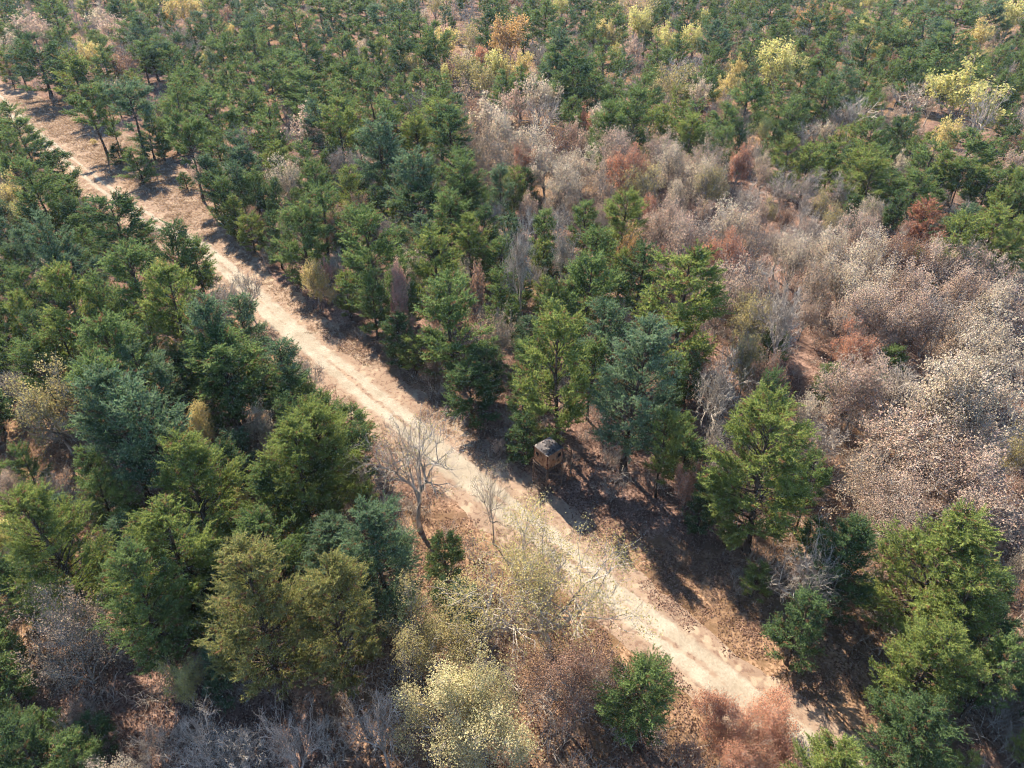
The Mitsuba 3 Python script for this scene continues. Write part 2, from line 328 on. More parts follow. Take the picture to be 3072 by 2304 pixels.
# ------------------------------------------------------------------ shape groups, made when first needed
_geo, _grp = {}, {}
def group(name, shape):
    if name not in scene: scene[name] = {'type': 'shapegroup', 'shape': shape}
    return name
def cedar_groups(kind, seed, lod, pal):
    k = (kind, seed, lod)
    if k not in _geo:
        tr, br, v, f, r, brown = cedar(*k)
        _geo[k] = (mikit.ply(tr, 'cedar_bark', smooth=True), mikit.ply(br, 'cedar_bark'), v, f, r, brown)
    g = _geo[k]; tag = f'{kind}{seed}{lod}'
    if (k, pal) not in _grp:
        rng = np.random.default_rng(seed + 77)
        c = tint(pal, g[4], rng); c[g[5]] = np.array([.20, .12, .07])
        _grp[k, pal] = (group(f'shape_trunk_{tag}', g[0]), group(f'shape_branch_{tag}', g[1]),
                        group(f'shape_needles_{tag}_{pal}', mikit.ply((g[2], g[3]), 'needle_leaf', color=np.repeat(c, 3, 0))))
    return _grp[k, pal]
def broad_groups(form, seed, lod, pal, leafy, bark):
    k = (form, seed, lod, leafy)
    if k not in _geo: _geo[k] = broadleaf(*k)
    g = _geo[k]; tag = f'{form}{seed}{lod}{int(leafy * 10)}'
    if (k, pal, bark) not in _grp:
        rng = np.random.default_rng(seed + 177)
        out = []
        for part, q, sm in (('stem', g[0], True), ('limbs', g[1], False)):
            if (k, part, bark) not in _geo: _geo[k, part, bark] = mikit.ply(q, bark, smooth=sm)
            out.append(group(f'shape_{part}_{tag}_{bark}', _geo[k, part, bark]))
        if leafy:
            out.append(group(f'shape_leaves_{tag}_{pal}', mikit.ply((g[2], g[3]), 'broad_leaf', color=tint(pal, g[4], rng))))
        _grp[k, pal, bark] = out
    return _grp[k, pal, bark]

def instance(key, grp, m): scene[key] = {'type': 'instance', 'to_world': m, 'group': {'type': 'ref', 'id': grp}}

def numbered(name):
    if not any(k == name or k.startswith(name + '__') for k in _used): _used.append(name); return name
    n = _count.get(name, 0) + 1; _count[name] = n
    return f'{name}_{n:03d}'
_used, _count = [], {}

TREES = [
('t','o',-14.6,25.1,14.0,6.1,212,4,'tall olive green thin sparse cedar lower left of the leafless trackside tree'),
('c','y',27.7,31.2,11.0,6.7,220,0,'bright yellow-green conical cedar right of the spidery white bare tree'),
('c','y',-21.6,31.1,12.0,6.2,160,7,'tall bright yellow-green conical cedar right of the left edge midpoint'),
('r','y',18.7,38.1,13.0,6.9,225,7,'broad yellow-green cedar standing alone right of the shaded open ground'),
('c','y',-30.0,31.2,12.0,5.7,22,0,'tall bright yellow-green conical cedar lower right of the left edge midpoint'),
('t','o',-10.5,25.7,13.0,5.1,350,0,'tall olive green thin sparse cedar upper left of the round cream bottom tree'),
('t','B',10.0,47.2,15.0,7.1,352,7,'tallest light blue-green cedar with a bare lower trunk right of the blind'),
('c','y',28.4,27.3,9.0,5.1,357,7,'bright yellow-green conical cedar lower right of the spidery white bare tree'),
('c','y',-23.1,36.7,11.6,5.9,322,7,'tall bright yellow-green conical cedar lower right of the olive left edge tree'),
('c','b',-8.8,31.6,11.0,5.3,10,9,'blue-green conical cedar below the leafless trackside tree'),
('t','m',-22.4,27.1,12.0,4.8,75,9,'tall mid green thin sparse cedar lower right of the left edge midpoint'),
('c','d',22.0,20.1,8.0,4.2,272,9,'dark green conical cedar right of the bottom edge of the track'),
('c','y',24.3,24.1,9.0,4.5,135,2,'bright yellow-green conical cedar upper right of the bottom edge of the track'),
('c','y',16.2,17.3,9.0,3.9,50,4,'bright yellow-green conical cedar lower left of the bottom edge of the track'),
('t','m',7.5,23.0,8.0,4.4,337,9,'mid green thin sparse cedar lower right of the big olive yellow oak'),
('r','y',16.5,61.8,13.0,7.6,25,7,'broad yellow-green rounded cedar in front of the pinkish oaks'),
('c','y',-16.1,39.6,10.8,5.5,237,9,'bright yellow-green conical cedar left of the leafless trackside tree, second out'),
('t','b',-27.4,42.1,13.0,5.4,270,9,'tall blue-green thin sparse cedar right of the olive left edge tree, second out'),
('c','m',-16.6,33.2,9.4,4.8,127,7,'mid green conical cedar lower left of the leafless trackside tree'),
('c','y',-15.2,42.4,10.7,5.5,100,2,'bright yellow-green conical cedar left of the leafless trackside tree, nearest one'),
('r','m',-26.6,53.6,9.6,6.3,47,4,'mid green broad rounded cedar lower left of the sandy track bend, second out'),
('r','y',4.2,50.2,13.5,5.5,215,0,'tall yellow-green cedar standing directly behind the camouflage blind'),
('c','b',-12.2,32.8,8.4,4.3,265,2,'blue-green conical cedar lower left of the leafless trackside tree'),
('c','m',-6.0,61.0,12.1,6.2,155,7,'tall mid green conical cedar lower right of the pink red trackside tree'),
('t','b',-30.9,43.2,13.0,4.8,132,2,'tall blue-green thin sparse cedar right of the olive left edge tree, nearest one'),
('c','b',-21.7,31.8,8.1,4.1,297,2,'blue-green conical cedar right of the left edge midpoint, second out'),
('c','m',-15.6,73.9,13.3,6.8,50,0,'tall mid green conical cedar upper left of the pink red trackside tree'),
('t','m',-39.1,65.4,13.0,6.2,350,7,'tall mid green thin sparse cedar below the grassy clearing'),
('t','m',-35.1,51.7,13.0,5.3,337,4,'tall mid green thin sparse cedar upper right of the olive left edge tree'),
('r','m',-27.0,55.7,8.7,5.7,305,4,'mid green broad rounded cedar lower left of the sandy track bend, nearest one'),
('c','b',-32.5,51.5,10.1,5.2,30,2,'blue-green conical cedar right of the olive left edge tree, second out'),
('r','d',-49.4,82.7,10.9,7.2,22,7,'dark green broad rounded cedar lower left of the grassy clearing'),
('t','m',-33.2,45.9,12.7,4.7,355,7,'tall mid green thin sparse cedar right of the olive left edge tree'),
('c','m',7.8,66.3,11.4,5.8,162,2,'mid green conical cedar lower right of the tall grey bare trunk, second out'),
('c','m',-18.4,38.7,8.2,4.2,15,4,'mid green conical cedar left of the leafless trackside tree, second out'),
('c','d',22.2,31.3,10.0,3.7,82,4,'dark green conical cedar right of the spidery white bare tree'),
('c','b',9.4,59.4,10.2,5.2,77,4,'blue-green conical cedar lower left of the broad yellow-green cedar'),
('c','m',-36.1,56.9,9.5,4.8,115,0,'mid green conical cedar upper right of the olive left edge tree'),
('c','y',-8.4,72.8,11.2,5.7,17,0,'bright yellow-green conical cedar right of the pink red trackside tree'),
('t','y',-33.1,60.6,13.0,4.9,127,2,'tall bright yellow-green thin sparse cedar left of the sandy track bend'),
('c','d',-27.4,20.0,6.4,2.7,287,0,'dark green conical cedar upper right of the bottom left corner'),
('r','d',-9.3,117.3,11.8,7.9,52,2,'tall dark green broad rounded cedar upper left of the tall grey bare trunk'),
('c','b',-37.9,52.2,8.6,4.4,252,7,'blue-green conical cedar right of the olive left edge tree, nearest one'),
('c','y',-43.9,58.7,9.2,4.7,285,7,'bright yellow-green conical cedar upper right of the olive left edge tree'),
('c','y',53.1,78.2,11.2,5.7,85,0,'bright yellow-green conical cedar lower right of the rust red cedar'),
('c','y',57.4,79.7,11.4,5.8,222,7,'bright yellow-green conical cedar lower left of the small sandy gap at right'),
('c','b',-21.4,54.9,8.8,4.5,152,0,'blue-green conical cedar below the sandy track bend'),
('t','b',-28.3,56.1,12.1,4.4,10,4,'tall blue-green thin sparse cedar left of the sandy track bend'),
('c','d',-108.2,174.8,13.0,10.5,80,2,"tall dark green conical cedar upper right of the track's far left end"),
('c','d',18.7,28.1,7.0,3.0,325,7,'dark green conical cedar below the spidery white bare tree'),
('c','m',28.8,24.3,8.0,2.7,102,2,'mid green conical cedar above the bottom right corner'),
('r','m',-44.8,43.9,6.6,3.8,120,7,'mid green broad rounded cedar upper left of the left edge midpoint'),
('c','m',9.9,75.5,10.4,5.3,110,4,'mid green conical cedar right of the tall grey bare trunk, third out'),
('c','m',-26.0,82.3,11.1,5.7,135,9,'mid green conical cedar above the sandy track bend'),
('t','y',-43.8,62.3,12.3,4.5,212,0,'tall bright yellow-green thin sparse cedar above the olive left edge tree'),
('c','d',-3.9,54.1,7.0,4.2,172,9,'dark green conical cedar left of the picture centre'),
('c','b',-13.9,97.9,12.2,6.2,125,9,'tall blue-green conical cedar lower left of the big dark cedar'),
('c','b',-20.2,109.5,13.3,6.8,157,9,'tall blue-green conical cedar left of the big dark cedar'),
('r','b',-51.6,75.6,7.9,5.2,42,4,'blue-green broad rounded cedar lower right of the golden left edge tree'),
('r','m',-33.5,27.2,5.0,2.8,122,2,'small mid green broad rounded cedar above the bottom left corner, second out'),
('c','m',-45.4,56.8,8.2,4.2,200,9,'mid green conical cedar above the olive left edge tree, nearest one'),
('c','d',14.3,72.5,9.6,4.9,247,0,'dark green conical cedar left of the broad yellow-green cedar'),
('c','m',-24.6,86.6,10.9,5.6,272,4,'mid green conical cedar upper left of the pink red trackside tree, nearest one'),
('r','m',71.1,111.3,10.2,6.7,257,2,'mid green broad rounded cedar below the big lime tree'),
('r','m',-20.8,53.9,6.1,4.0,290,7,'mid green broad rounded cedar below the sandy track bend'),
('r','d',-23.9,43.0,6.0,3.4,30,7,'dark green broad rounded cedar below the sandy track bend'),
('c','d',-34.1,31.3,6.7,2.8,277,9,'dark green conical cedar below the left edge midpoint'),
('r','m',-53.7,132.7,11.0,7.5,55,9,'mid green broad rounded cedar upper right of the leaning clearing pine, nearest one'),
('c','m',-24.7,20.0,5.4,2.3,155,2,'small mid green conical cedar right of the bottom left corner'),
('c','d',-29.7,20.1,5.4,2.3,60,7,'small dark green conical cedar upper left of the bottom left corner'),
('c','x',51.8,84.3,10.0,5.2,307,4,'rust red conical cedar in front of the small sandy gap at right'),
('c','b',-28.1,64.2,8.4,4.3,147,0,'blue-green conical cedar left of the sandy track bend'),
('c','d',-40.6,79.4,9.7,5.0,180,0,'dark green conical cedar below the grassy clearing'),
('c','y',14.3,86.7,10.4,5.3,195,2,'bright yellow-green conical cedar upper left of the broad yellow-green cedar'),
('c','m',-8.2,87.3,10.4,5.3,70,9,'mid green conical cedar left of the tall grey bare trunk'),
('r','m',-31.7,25.0,4.5,2.5,107,9,'small mid green broad rounded cedar above the bottom left corner, nearest one'),
('c','y',-29.1,38.2,6.1,3.1,342,4,'bright yellow-green conical cedar right of the left edge midpoint'),
('r','d',32.0,28.2,4.6,2.6,185,4,'small dark green broad rounded cedar above the bottom right corner, nearest one'),
('r','y',53.8,103.5,9.0,5.9,205,4,'bright yellow-green broad rounded cedar upper left of the rust red cedar'),
('c','m',4.9,67.2,8.4,4.3,300,9,'mid green conical cedar lower right of the tall grey bare trunk, nearest one'),
('c','m',21.2,125.8,13.1,6.8,252,2,'tall mid green conical cedar lower left of the cream olive round tree, nearest one'),
('c','m',124.4,219.5,14.0,11.0,287,2,'tall mid green conical cedar left of the top right corner'),
('t','d',-48.0,47.3,9.0,3.4,100,7,'dark green thin sparse cedar left of the olive left edge tree'),
('c','b',-18.1,25.5,5.8,2.4,200,2,'small blue-green conical cedar upper right of the bottom left corner'),
('c','m',16.6,121.6,12.7,6.6,115,7,'tall mid green conical cedar lower left of the cream olive round tree, second out'),
('c','m',98.5,213.9,14.0,10.7,235,4,'tall mid green conical cedar upper left of the big lime tree, seventh out'),
('c','b',109.9,207.7,14.0,10.3,12,0,'tall blue-green conical cedar upper left of the big lime tree, second out'),
('c','m',-67.2,98.0,10.8,5.5,95,4,'mid green conical cedar right of the golden left edge tree'),
('c','m',-6.2,98.0,10.8,5.5,40,0,'mid green conical cedar below the big dark cedar, second out'),
('c','m',-7.9,100.7,11.0,5.6,262,4,'mid green conical cedar below the big dark cedar, nearest one'),
('c','y',57.6,76.6,8.9,4.6,0,2,'bright yellow-green conical cedar below the small sandy gap at right'),
('r','y',-12.8,130.7,10.1,6.9,275,7,'bright yellow-green broad rounded cedar upper left of the big dark cedar'),
('t','m',-41.9,64.4,10.6,3.9,265,9,'mid green thin sparse cedar upper right of the olive left edge tree'),
('t','b',-53.8,77.0,12.0,4.4,297,9,'tall blue-green thin sparse cedar lower right of the golden left edge tree'),
('r','m',-34.5,159.2,11.1,7.9,247,2,'mid green broad rounded cedar upper left of the big dark cedar'),
('c','m',-24.7,132.9,12.7,6.7,32,4,'tall mid green conical cedar left of the big dark cedar, nearest one'),
('c','b',-28.3,35.3,6.4,2.7,190,0,'blue-green conical cedar right of the left edge midpoint, nearest one'),
('r','m',65.8,110.4,8.9,5.8,120,7,'mid green broad rounded cedar above the rust red cedar'),
('r','m',58.6,100.0,8.2,5.4,140,4,'mid green broad rounded cedar upper left of the rust red cedar, nearest one'),
('r','m',14.8,45.1,5.5,3.1,130,9,'small mid green broad rounded cedar left of the lone yellow-green cedar'),
('c','d',12.6,153.2,13.6,7.5,160,9,'tall dark green conical cedar lower left of the top middle yellow tree, second out'),
('c','y',-29.6,124.2,12.0,6.3,85,2,'tall bright yellow-green conical cedar left of the big dark cedar'),
('r','d',-48.7,52.5,5.9,3.4,242,0,'small dark green broad rounded cedar left of the olive left edge tree'),
('c','m',-54.5,71.3,8.0,4.1,75,4,'mid green conical cedar below the golden left edge tree, nearest one'),
('c','m',-38.3,78.1,8.5,4.4,317,7,'mid green conical cedar lower right of the grassy clearing'),
('c','d',-32.4,56.7,6.9,3.5,167,9,'dark green conical cedar lower left of the sandy track bend'),
('c','y',-5.2,82.1,8.8,4.5,292,2,'bright yellow-green conical cedar left of the tall grey bare trunk'),
('c','d',13.9,161.4,13.8,7.7,290,9,'tall dark green conical cedar lower left of the top middle yellow tree, nearest one'),
('c','d',-29.7,22.1,5.0,2.1,357,2,'small dark green conical cedar above the bottom left corner'),
('r','m',-14.4,48.7,5.5,3.2,87,4,'small mid green broad rounded cedar left of the leafless trackside tree'),
('c','m',101.2,201.9,14.0,9.1,202,4,'tall mid green conical cedar upper left of the big lime tree, fourth out'),
('c','m',33.0,31.1,5.7,2.4,327,7,'small mid green conical cedar right of the spidery white bare tree'),
('r','m',-49.6,167.8,10.7,7.8,57,9,'mid green broad rounded cedar lower right of the golden upper left tree'),
('r','y',-14.7,36.1,4.6,2.6,55,0,'small bright yellow-green broad rounded cedar lower left of the leafless trackside tree'),
('c','d',1.0,48.6,5.0,3.1,310,4,'small dark green conical cedar upper left of the camouflage blind'),
('c','m',-16.8,50.4,6.2,3.2,205,9,'mid green conical cedar left of the leafless trackside tree, nearest one'),
('c','d',-19.2,48.2,7.2,3.1,357,0,'dark green conical cedar below the sandy track bend'),
('c','m',25.3,141.4,12.4,6.7,350,2,'tall mid green conical cedar left of the cream olive round tree'),
('c','m',44.2,139.4,12.2,6.6,95,9,'tall mid green conical cedar right of the cream olive round tree'),
('c','y',-91.4,158.6,13.0,7.3,217,9,"tall bright yellow-green conical cedar right of the track's far left end"),
('r','m',-50.8,160.0,10.3,7.4,332,0,'mid green broad rounded cedar upper right of the leaning clearing pine, second out'),
('c','m',-30.5,132.7,11.8,6.2,255,9,'tall mid green conical cedar left of the big dark cedar, second out'),
('r','m',-43.0,153.4,9.9,7.0,202,0,'mid green broad rounded cedar upper right of the leaning clearing pine, third out'),
('c','m',-42.8,129.3,11.5,6.1,170,0,'tall mid green conical cedar right of the leaning clearing pine'),
('c','b',-34.1,127.4,11.4,6.0,307,7,'blue-green conical cedar right of the leaning clearing pine, third out'),
('r','m',-54.9,65.3,6.4,3.7,27,7,'mid green broad rounded cedar upper left of the olive left edge tree'),
('c','m',101.1,180.5,13.9,8.0,125,2,'tall mid green conical cedar upper left of the big lime tree, second out'),
('c','d',25.2,35.9,5.9,2.5,0,9,'small dark green conical cedar upper right of the spidery white bare tree'),
('c','m',31.5,125.6,11.2,5.9,305,0,'mid green conical cedar lower right of the cream olive round tree, nearest one'),
('r','y',32.7,20.3,3.4,2.0,282,4,'small bright yellow-green broad rounded cedar right of the bottom right corner'),
('c','y',30.1,121.1,10.9,5.7,82,7,'bright yellow-green conical cedar below the cream olive round tree, second out'),
('c','m',-1.3,71.3,7.5,3.8,312,0,'mid green conical cedar below the tall grey bare trunk'),
('c','m',-40.4,34.2,5.7,2.4,285,0,'small mid green conical cedar lower left of the left edge midpoint'),
('r','m',-5.1,35.1,4.3,2.5,145,4,'small mid green broad rounded cedar below the leafless trackside tree'),
('c','m',-32.2,39.9,6.2,2.6,240,0,'mid green conical cedar right of the left edge midpoint'),
('c','d',-13.4,45.4,6.6,2.8,127,9,'dark green conical cedar left of the leafless trackside tree'),
('c','m',-34.3,42.7,6.4,2.7,320,7,'mid green conical cedar lower right of the olive left edge tree'),
('c','m',9.2,163.9,12.9,7.2,152,2,'tall mid green conical cedar lower left of the top middle yellow tree'),
('c','d',33.0,24.2,4.8,2.0,82,0,'small dark green conical cedar above the bottom right corner'),
('c','m',-28.3,101.1,9.5,4.8,7,0,'mid green conical cedar upper left of the pink red trackside tree, second out'),
('c','y',53.9,108.5,10.0,5.1,100,9,'bright yellow-green conical cedar upper left of the rust red cedar, nearest one'),
('t','m',7.4,54.6,9.0,3.1,335,0,'mid green thin sparse cedar right of the picture centre'),
('r','d',-2.4,58.3,5.7,3.3,292,0,'small dark green broad rounded cedar upper left of the picture centre'),
('r','m',-84.9,125.4,8.4,5.7,265,0,"mid green broad rounded cedar lower right of the track's far left end"),
('r','d',-37.9,29.2,3.9,2.2,125,0,'small dark green broad rounded cedar lower left of the left edge midpoint'),
('t','d',22.9,49.7,9.0,2.9,170,9,'dark green thin sparse cedar lower right of the grey tree near the blind'),
('r','b',-20.5,18.3,3.1,1.8,325,7,'small blue-green broad rounded cedar right of the bottom left corner'),
('r','d',-24.9,22.0,3.4,1.9,112,9,'small dark green broad rounded cedar right of the bottom left corner'),
('t','y',12.4,44.0,9.0,2.6,292,2,'bright yellow-green thin sparse cedar lower left of the grey tree near the blind'),
('c','m',-13.6,144.8,11.6,6.3,130,4,'tall mid green conical cedar above the big dark cedar'),
('c','d',-48.5,179.4,13.1,7.5,227,4,'tall dark green conical cedar right of the golden upper left tree, second out'),
('c','d',13.6,204.1,14.0,8.4,165,4,'tall dark green conical cedar left of the top middle yellow tree'),
('r','b',-3.2,31.1,3.9,2.2,220,0,'small blue-green broad rounded cedar left of the big olive yellow oak'),
('c','m',51.4,142.0,11.4,6.2,302,4,'mid green conical cedar right of the cream olive round tree, nearest one'),
('c','m',-63.5,140.6,11.3,6.1,192,4,'mid green conical cedar above the leaning clearing pine, nearest one'),
('c','m',21.1,172.2,12.7,7.2,67,4,'tall mid green conical cedar below the top middle yellow tree'),
('c','m',1.5,57.4,7.3,3.1,17,7,'mid green conical cedar upper right of the picture centre'),
('r','m',71.6,103.6,7.3,4.8,277,0,'mid green broad rounded cedar above the small sandy gap at right'),
('c','d',-23.7,18.0,4.1,1.7,217,4,'small dark green conical cedar lower right of the bottom left corner'),
('c','b',-31.6,19.3,4.2,1.8,157,0,'small blue-green conical cedar left of the bottom left corner'),
('c','m',-18.7,189.0,13.2,7.7,50,2,'tall mid green conical cedar left of the golden orange treetop, nearest one'),
('c','y',26.3,129.1,10.6,5.6,30,9,'bright yellow-green conical cedar below the cream olive round tree, nearest one'),
('c','m',-54.2,56.0,7.1,3.0,335,9,'mid green conical cedar left of the olive left edge tree, second out'),
('c','d',85.8,186.7,13.1,7.6,137,4,'tall dark green conical cedar upper left of the big lime tree'),
('c','m',-21.7,127.4,10.5,5.5,222,9,'mid green conical cedar left of the big dark cedar'),
('c','d',-3.9,87.7,8.1,4.1,207,4,'dark green conical cedar left of the tall grey bare trunk'),
('c','m',-1.4,79.7,7.5,3.8,175,4,'mid green conical cedar lower left of the tall grey bare trunk'),
('c','y',-16.2,123.7,10.2,5.3,190,9,'bright yellow-green conical cedar left of the big dark cedar, nearest one'),
('r','b',-23.9,46.6,4.7,2.7,170,7,'small blue-green broad rounded cedar below the sandy track bend'),
('c','y',30.8,21.4,4.3,1.8,245,9,'small bright yellow-green conical cedar upper right of the bottom right corner'),
('c','d',53.3,206.1,13.7,8.2,310,7,'tall dark green conical cedar upper right of the cream olive round tree, nearest one'),
('c','m',-27.8,22.1,4.3,1.8,72,2,'small mid green conical cedar upper right of the bottom left corner'),
('c','m',34.5,117.9,9.8,5.1,135,4,'mid green conical cedar lower right of the cream olive round tree, third out'),
('r','m',14.9,48.6,4.8,2.7,150,4,'small mid green broad rounded cedar lower left of the grey tree near the blind'),
('c','b',-44.6,114.9,9.6,5.0,297,0,'blue-green conical cedar right of the leaning clearing pine, nearest one'),
('c','b',-20.3,114.9,9.6,5.0,347,2,'blue-green conical cedar left of the big dark cedar'),
('c','y',44.5,113.7,9.6,4.9,15,0,'bright yellow-green conical cedar lower right of the cream olive round tree'),
('c','y',46.6,110.6,9.4,4.8,152,7,'bright yellow-green conical cedar upper left of the rust red cedar, second out'),
('c','m',-32.6,110.1,9.3,4.8,295,4,'mid green conical cedar right of the leaning clearing pine, third out'),
('c','m',86.9,167.4,11.9,6.7,347,7,'tall mid green conical cedar upper left of the big lime tree, third out'),
('r','y',-30.4,18.0,3.0,1.7,162,7,'small bright yellow-green broad rounded cedar lower left of the bottom left corner'),
('c','m',105.1,166.6,11.9,6.7,177,0,'tall mid green conical cedar upper right of the big lime tree'),
('c','d',-49.0,62.7,7.4,3.1,147,4,'dark green conical cedar above the olive left edge tree'),
('c','m',-60.8,71.3,8.1,3.4,32,7,'mid green conical cedar below the golden left edge tree, second out'),
('c','m',91.2,163.1,11.7,6.5,315,7,'tall mid green conical cedar upper left of the big lime tree, nearest one'),
('c','b',9.0,162.3,11.6,6.5,22,2,'tall blue-green conical cedar lower left of the top middle yellow tree'),
('c','m',-131.1,228.1,14.0,8.7,137,7,'tall mid green conical cedar right of the top left corner'),
('c','m',75.5,183.7,12.4,7.2,0,9,'tall mid green conical cedar left of the big lime tree'),
('c','m',9.5,221.7,13.7,8.4,250,2,'tall mid green conical cedar right of the golden orange treetop'),
('r','d',-34.9,28.9,3.5,2.0,152,9,'small dark green broad rounded cedar below the left edge midpoint'),
('c','m',15.6,55.7,6.7,2.8,2,2,'mid green conical cedar left of the grey tree near the blind'),
('c','m',-66.3,150.5,10.9,6.0,290,4,'mid green conical cedar above the leaning clearing pine, second out'),
('r','d',-14.6,83.5,6.6,3.8,237,9,'dark green broad rounded cedar above the pink red trackside tree'),
('c','m',17.0,148.4,10.8,5.9,10,0,'mid green conical cedar below the top middle yellow tree'),
('r','m',59.1,115.0,7.2,4.8,67,9,'mid green broad rounded cedar upper left of the rust red cedar, second out'),
('c','m',28.1,215.8,13.4,8.1,80,7,'tall mid green conical cedar upper right of the top middle yellow tree'),
('c','d',15.0,39.8,5.5,2.3,312,0,'small dark green conical cedar lower left of the lone yellow-green cedar'),
('c','m',62.1,146.9,10.7,5.8,27,2,'mid green conical cedar left of the big lime tree, third out'),
('c','m',20.1,146.3,10.7,5.8,147,7,'mid green conical cedar left of the cream olive round tree'),
('c','m',-102.3,213.0,13.2,8.0,157,4,'tall mid green conical cedar left of the golden upper left tree'),
('y','m',-63.3,118.9,6.0,4.9,87,9,'small young cedar standing alone in the grassy clearing'),
('r','y',76.2,106.3,6.8,4.5,55,7,'bright yellow-green broad rounded cedar above the small sandy gap at right'),
('c','m',-51.9,52.4,6.3,2.7,172,4,'mid green conical cedar left of the olive left edge tree, nearest one'),
('c','m',38.5,59.6,5.0,2.9,27,7,'small mid green conical cedar left of the right edge midpoint'),
('c','d',-12.2,64.2,6.0,3.1,227,2,'dark green conical cedar below the pink red trackside tree'),
('c','m',9.9,90.8,7.7,3.9,57,7,'mid green conical cedar right of the tall grey bare trunk, second out'),
('c','b',-61.3,82.9,7.2,3.7,357,2,'blue-green conical cedar below the golden left edge tree'),
('c','m',-50.7,60.3,5.8,2.9,62,2,'small mid green conical cedar upper left of the olive left edge tree'),
('c','b',70.5,159.6,11.0,6.1,72,4,'blue-green conical cedar left of the big lime tree'),
('c','d',-89.2,157.9,10.9,6.1,355,4,"dark green conical cedar right of the track's far left end"),
('c','d',-18.7,132.7,9.9,5.2,0,4,'dark green conical cedar left of the big dark cedar'),
('c','d',-26.1,184.6,12.0,6.9,175,7,'tall dark green conical cedar upper left of the big dark cedar'),
('r','m',-46.7,182.8,9.3,6.9,280,2,'mid green broad rounded cedar right of the golden upper left tree'),
('c','m',-40.6,43.9,5.6,2.4,310,4,'small mid green conical cedar upper right of the left edge midpoint'),
('c','m',38.1,131.2,9.8,5.2,220,2,'mid green conical cedar lower right of the cream olive round tree, second out'),
('c','b',51.8,197.3,12.4,7.3,87,2,'tall blue-green conical cedar upper right of the cream olive round tree'),
('c','m',-65.2,194.9,12.3,7.2,177,2,'tall mid green conical cedar right of the golden upper left tree, nearest one'),
('r','m',-38.7,152.8,8.3,5.9,340,7,'mid green broad rounded cedar left of the big dark cedar'),
('r','b',1.7,64.3,5.3,3.0,80,4,'small blue-green broad rounded cedar above the picture centre'),
('c','m',62.0,124.1,9.3,4.9,322,2,'mid green conical cedar upper left of the rust red cedar'),
('c','m',-40.9,185.7,11.8,6.8,122,9,'tall mid green conical cedar upper left of the big dark cedar'),
('r','d',23.1,37.5,3.8,2.2,17,4,'small dark green broad rounded cedar upper left of the spidery white bare tree'),
('c','m',69.8,144.0,10.1,5.5,80,0,'mid green conical cedar left of the big lime tree, nearest one'),
('c','m',-57.1,182.7,11.6,6.7,5,0,'tall mid green conical cedar lower right of the golden upper left tree'),
('c','b',100.1,182.7,11.6,6.7,262,9,'tall blue-green conical cedar upper left of the big lime tree, nearest one'),
('c','m',107.8,181.4,11.5,6.6,40,4,'tall mid green conical cedar above the big lime tree'),
('c','m',-15.5,69.5,7.3,3.1,260,7,'mid green conical cedar lower left of the pink red trackside tree'),
('c','y',-37.8,113.6,8.7,4.5,242,7,'bright yellow-green conical cedar right of the leaning clearing pine'),
('c','b',-42.6,112.3,8.6,4.4,75,7,'blue-green conical cedar right of the leaning clearing pine, second out'),
('r','y',-70.8,87.0,6.4,3.7,295,0,'bright yellow-green broad rounded cedar lower left of the golden left edge tree'),
('c','m',-55.8,60.9,6.7,2.8,32,4,'mid green conical cedar upper left of the olive left edge tree'),
('c','d',-66.7,132.0,6.0,5.1,225,4,'dark green conical cedar above the grassy clearing'),
('c','y',-24.1,103.7,8.1,4.1,177,7,'bright yellow-green conical cedar upper left of the pink red trackside tree'),
('c','m',-76.8,108.5,8.4,4.3,317,9,'mid green conical cedar above the golden left edge tree'),
('c','d',-33.1,58.0,5.4,2.8,185,0,'small dark green conical cedar lower left of the sandy track bend'),
('t','y',-51.8,65.0,7.9,2.9,82,0,'bright yellow-green thin sparse cedar above the olive left edge tree'),
('r','d',36.2,29.3,3.3,1.9,135,9,'small dark green broad rounded cedar above the bottom right corner, second out'),
('c','d',-73.5,167.5,10.8,6.1,15,2,'dark green conical cedar below the golden upper left tree'),
('c','m',64.0,166.8,10.7,6.0,157,2,'mid green conical cedar right of the cream olive round tree, third out'),
('c','m',68.3,166.8,10.7,6.0,295,9,'mid green conical cedar right of the cream olive round tree, fourth out'),
('c','d',96.4,165.7,10.7,6.0,92,2,'dark green conical cedar upper left of the big lime tree'),
('c','m',-32.0,163.9,10.6,5.9,25,9,'mid green conical cedar upper left of the big dark cedar, second out'),
('c','m',-41.5,124.3,9.0,4.7,105,0,'mid green conical cedar right of the leaning clearing pine, second out'),
('c','m',-69.8,162.1,10.5,5.9,152,9,'mid green conical cedar below the golden upper left tree'),
('c','m',75.8,162.1,10.5,5.9,210,0,'mid green conical cedar left of the big lime tree, second out'),
('c','m',4.2,85.9,8.3,3.5,55,7,'mid green conical cedar right of the tall grey bare trunk, nearest one'),
('c','m',-45.5,160.4,10.4,5.8,195,4,'mid green conical cedar upper right of the leaning clearing pine, second out'),
('c','m',-12.0,71.8,7.3,3.1,7,2,'mid green conical cedar lower right of the pink red trackside tree'),
('c','m',1.8,157.7,10.2,5.7,245,7,'mid green conical cedar below the golden orange treetop, nearest one'),
('c','m',1.1,51.8,5.8,2.5,342,2,'small mid green conical cedar lower right of the picture centre'),
('c','m',117.0,231.6,12.7,7.9,150,7,'tall mid green conical cedar upper left of the big lime tree, fifth out'),
('c','m',67.8,80.1,7.8,3.3,357,9,'mid green conical cedar lower right of the small sandy gap at right'),
('c','m',-64.2,154.4,10.1,5.6,67,0,'mid green conical cedar above the leaning clearing pine, third out'),
('c','m',-1.5,154.4,10.1,5.6,150,2,'mid green conical cedar below the golden orange treetop, second out'),
('c','m',-22.9,153.8,10.0,5.5,77,7,'mid green conical cedar upper left of the big dark cedar, nearest one'),
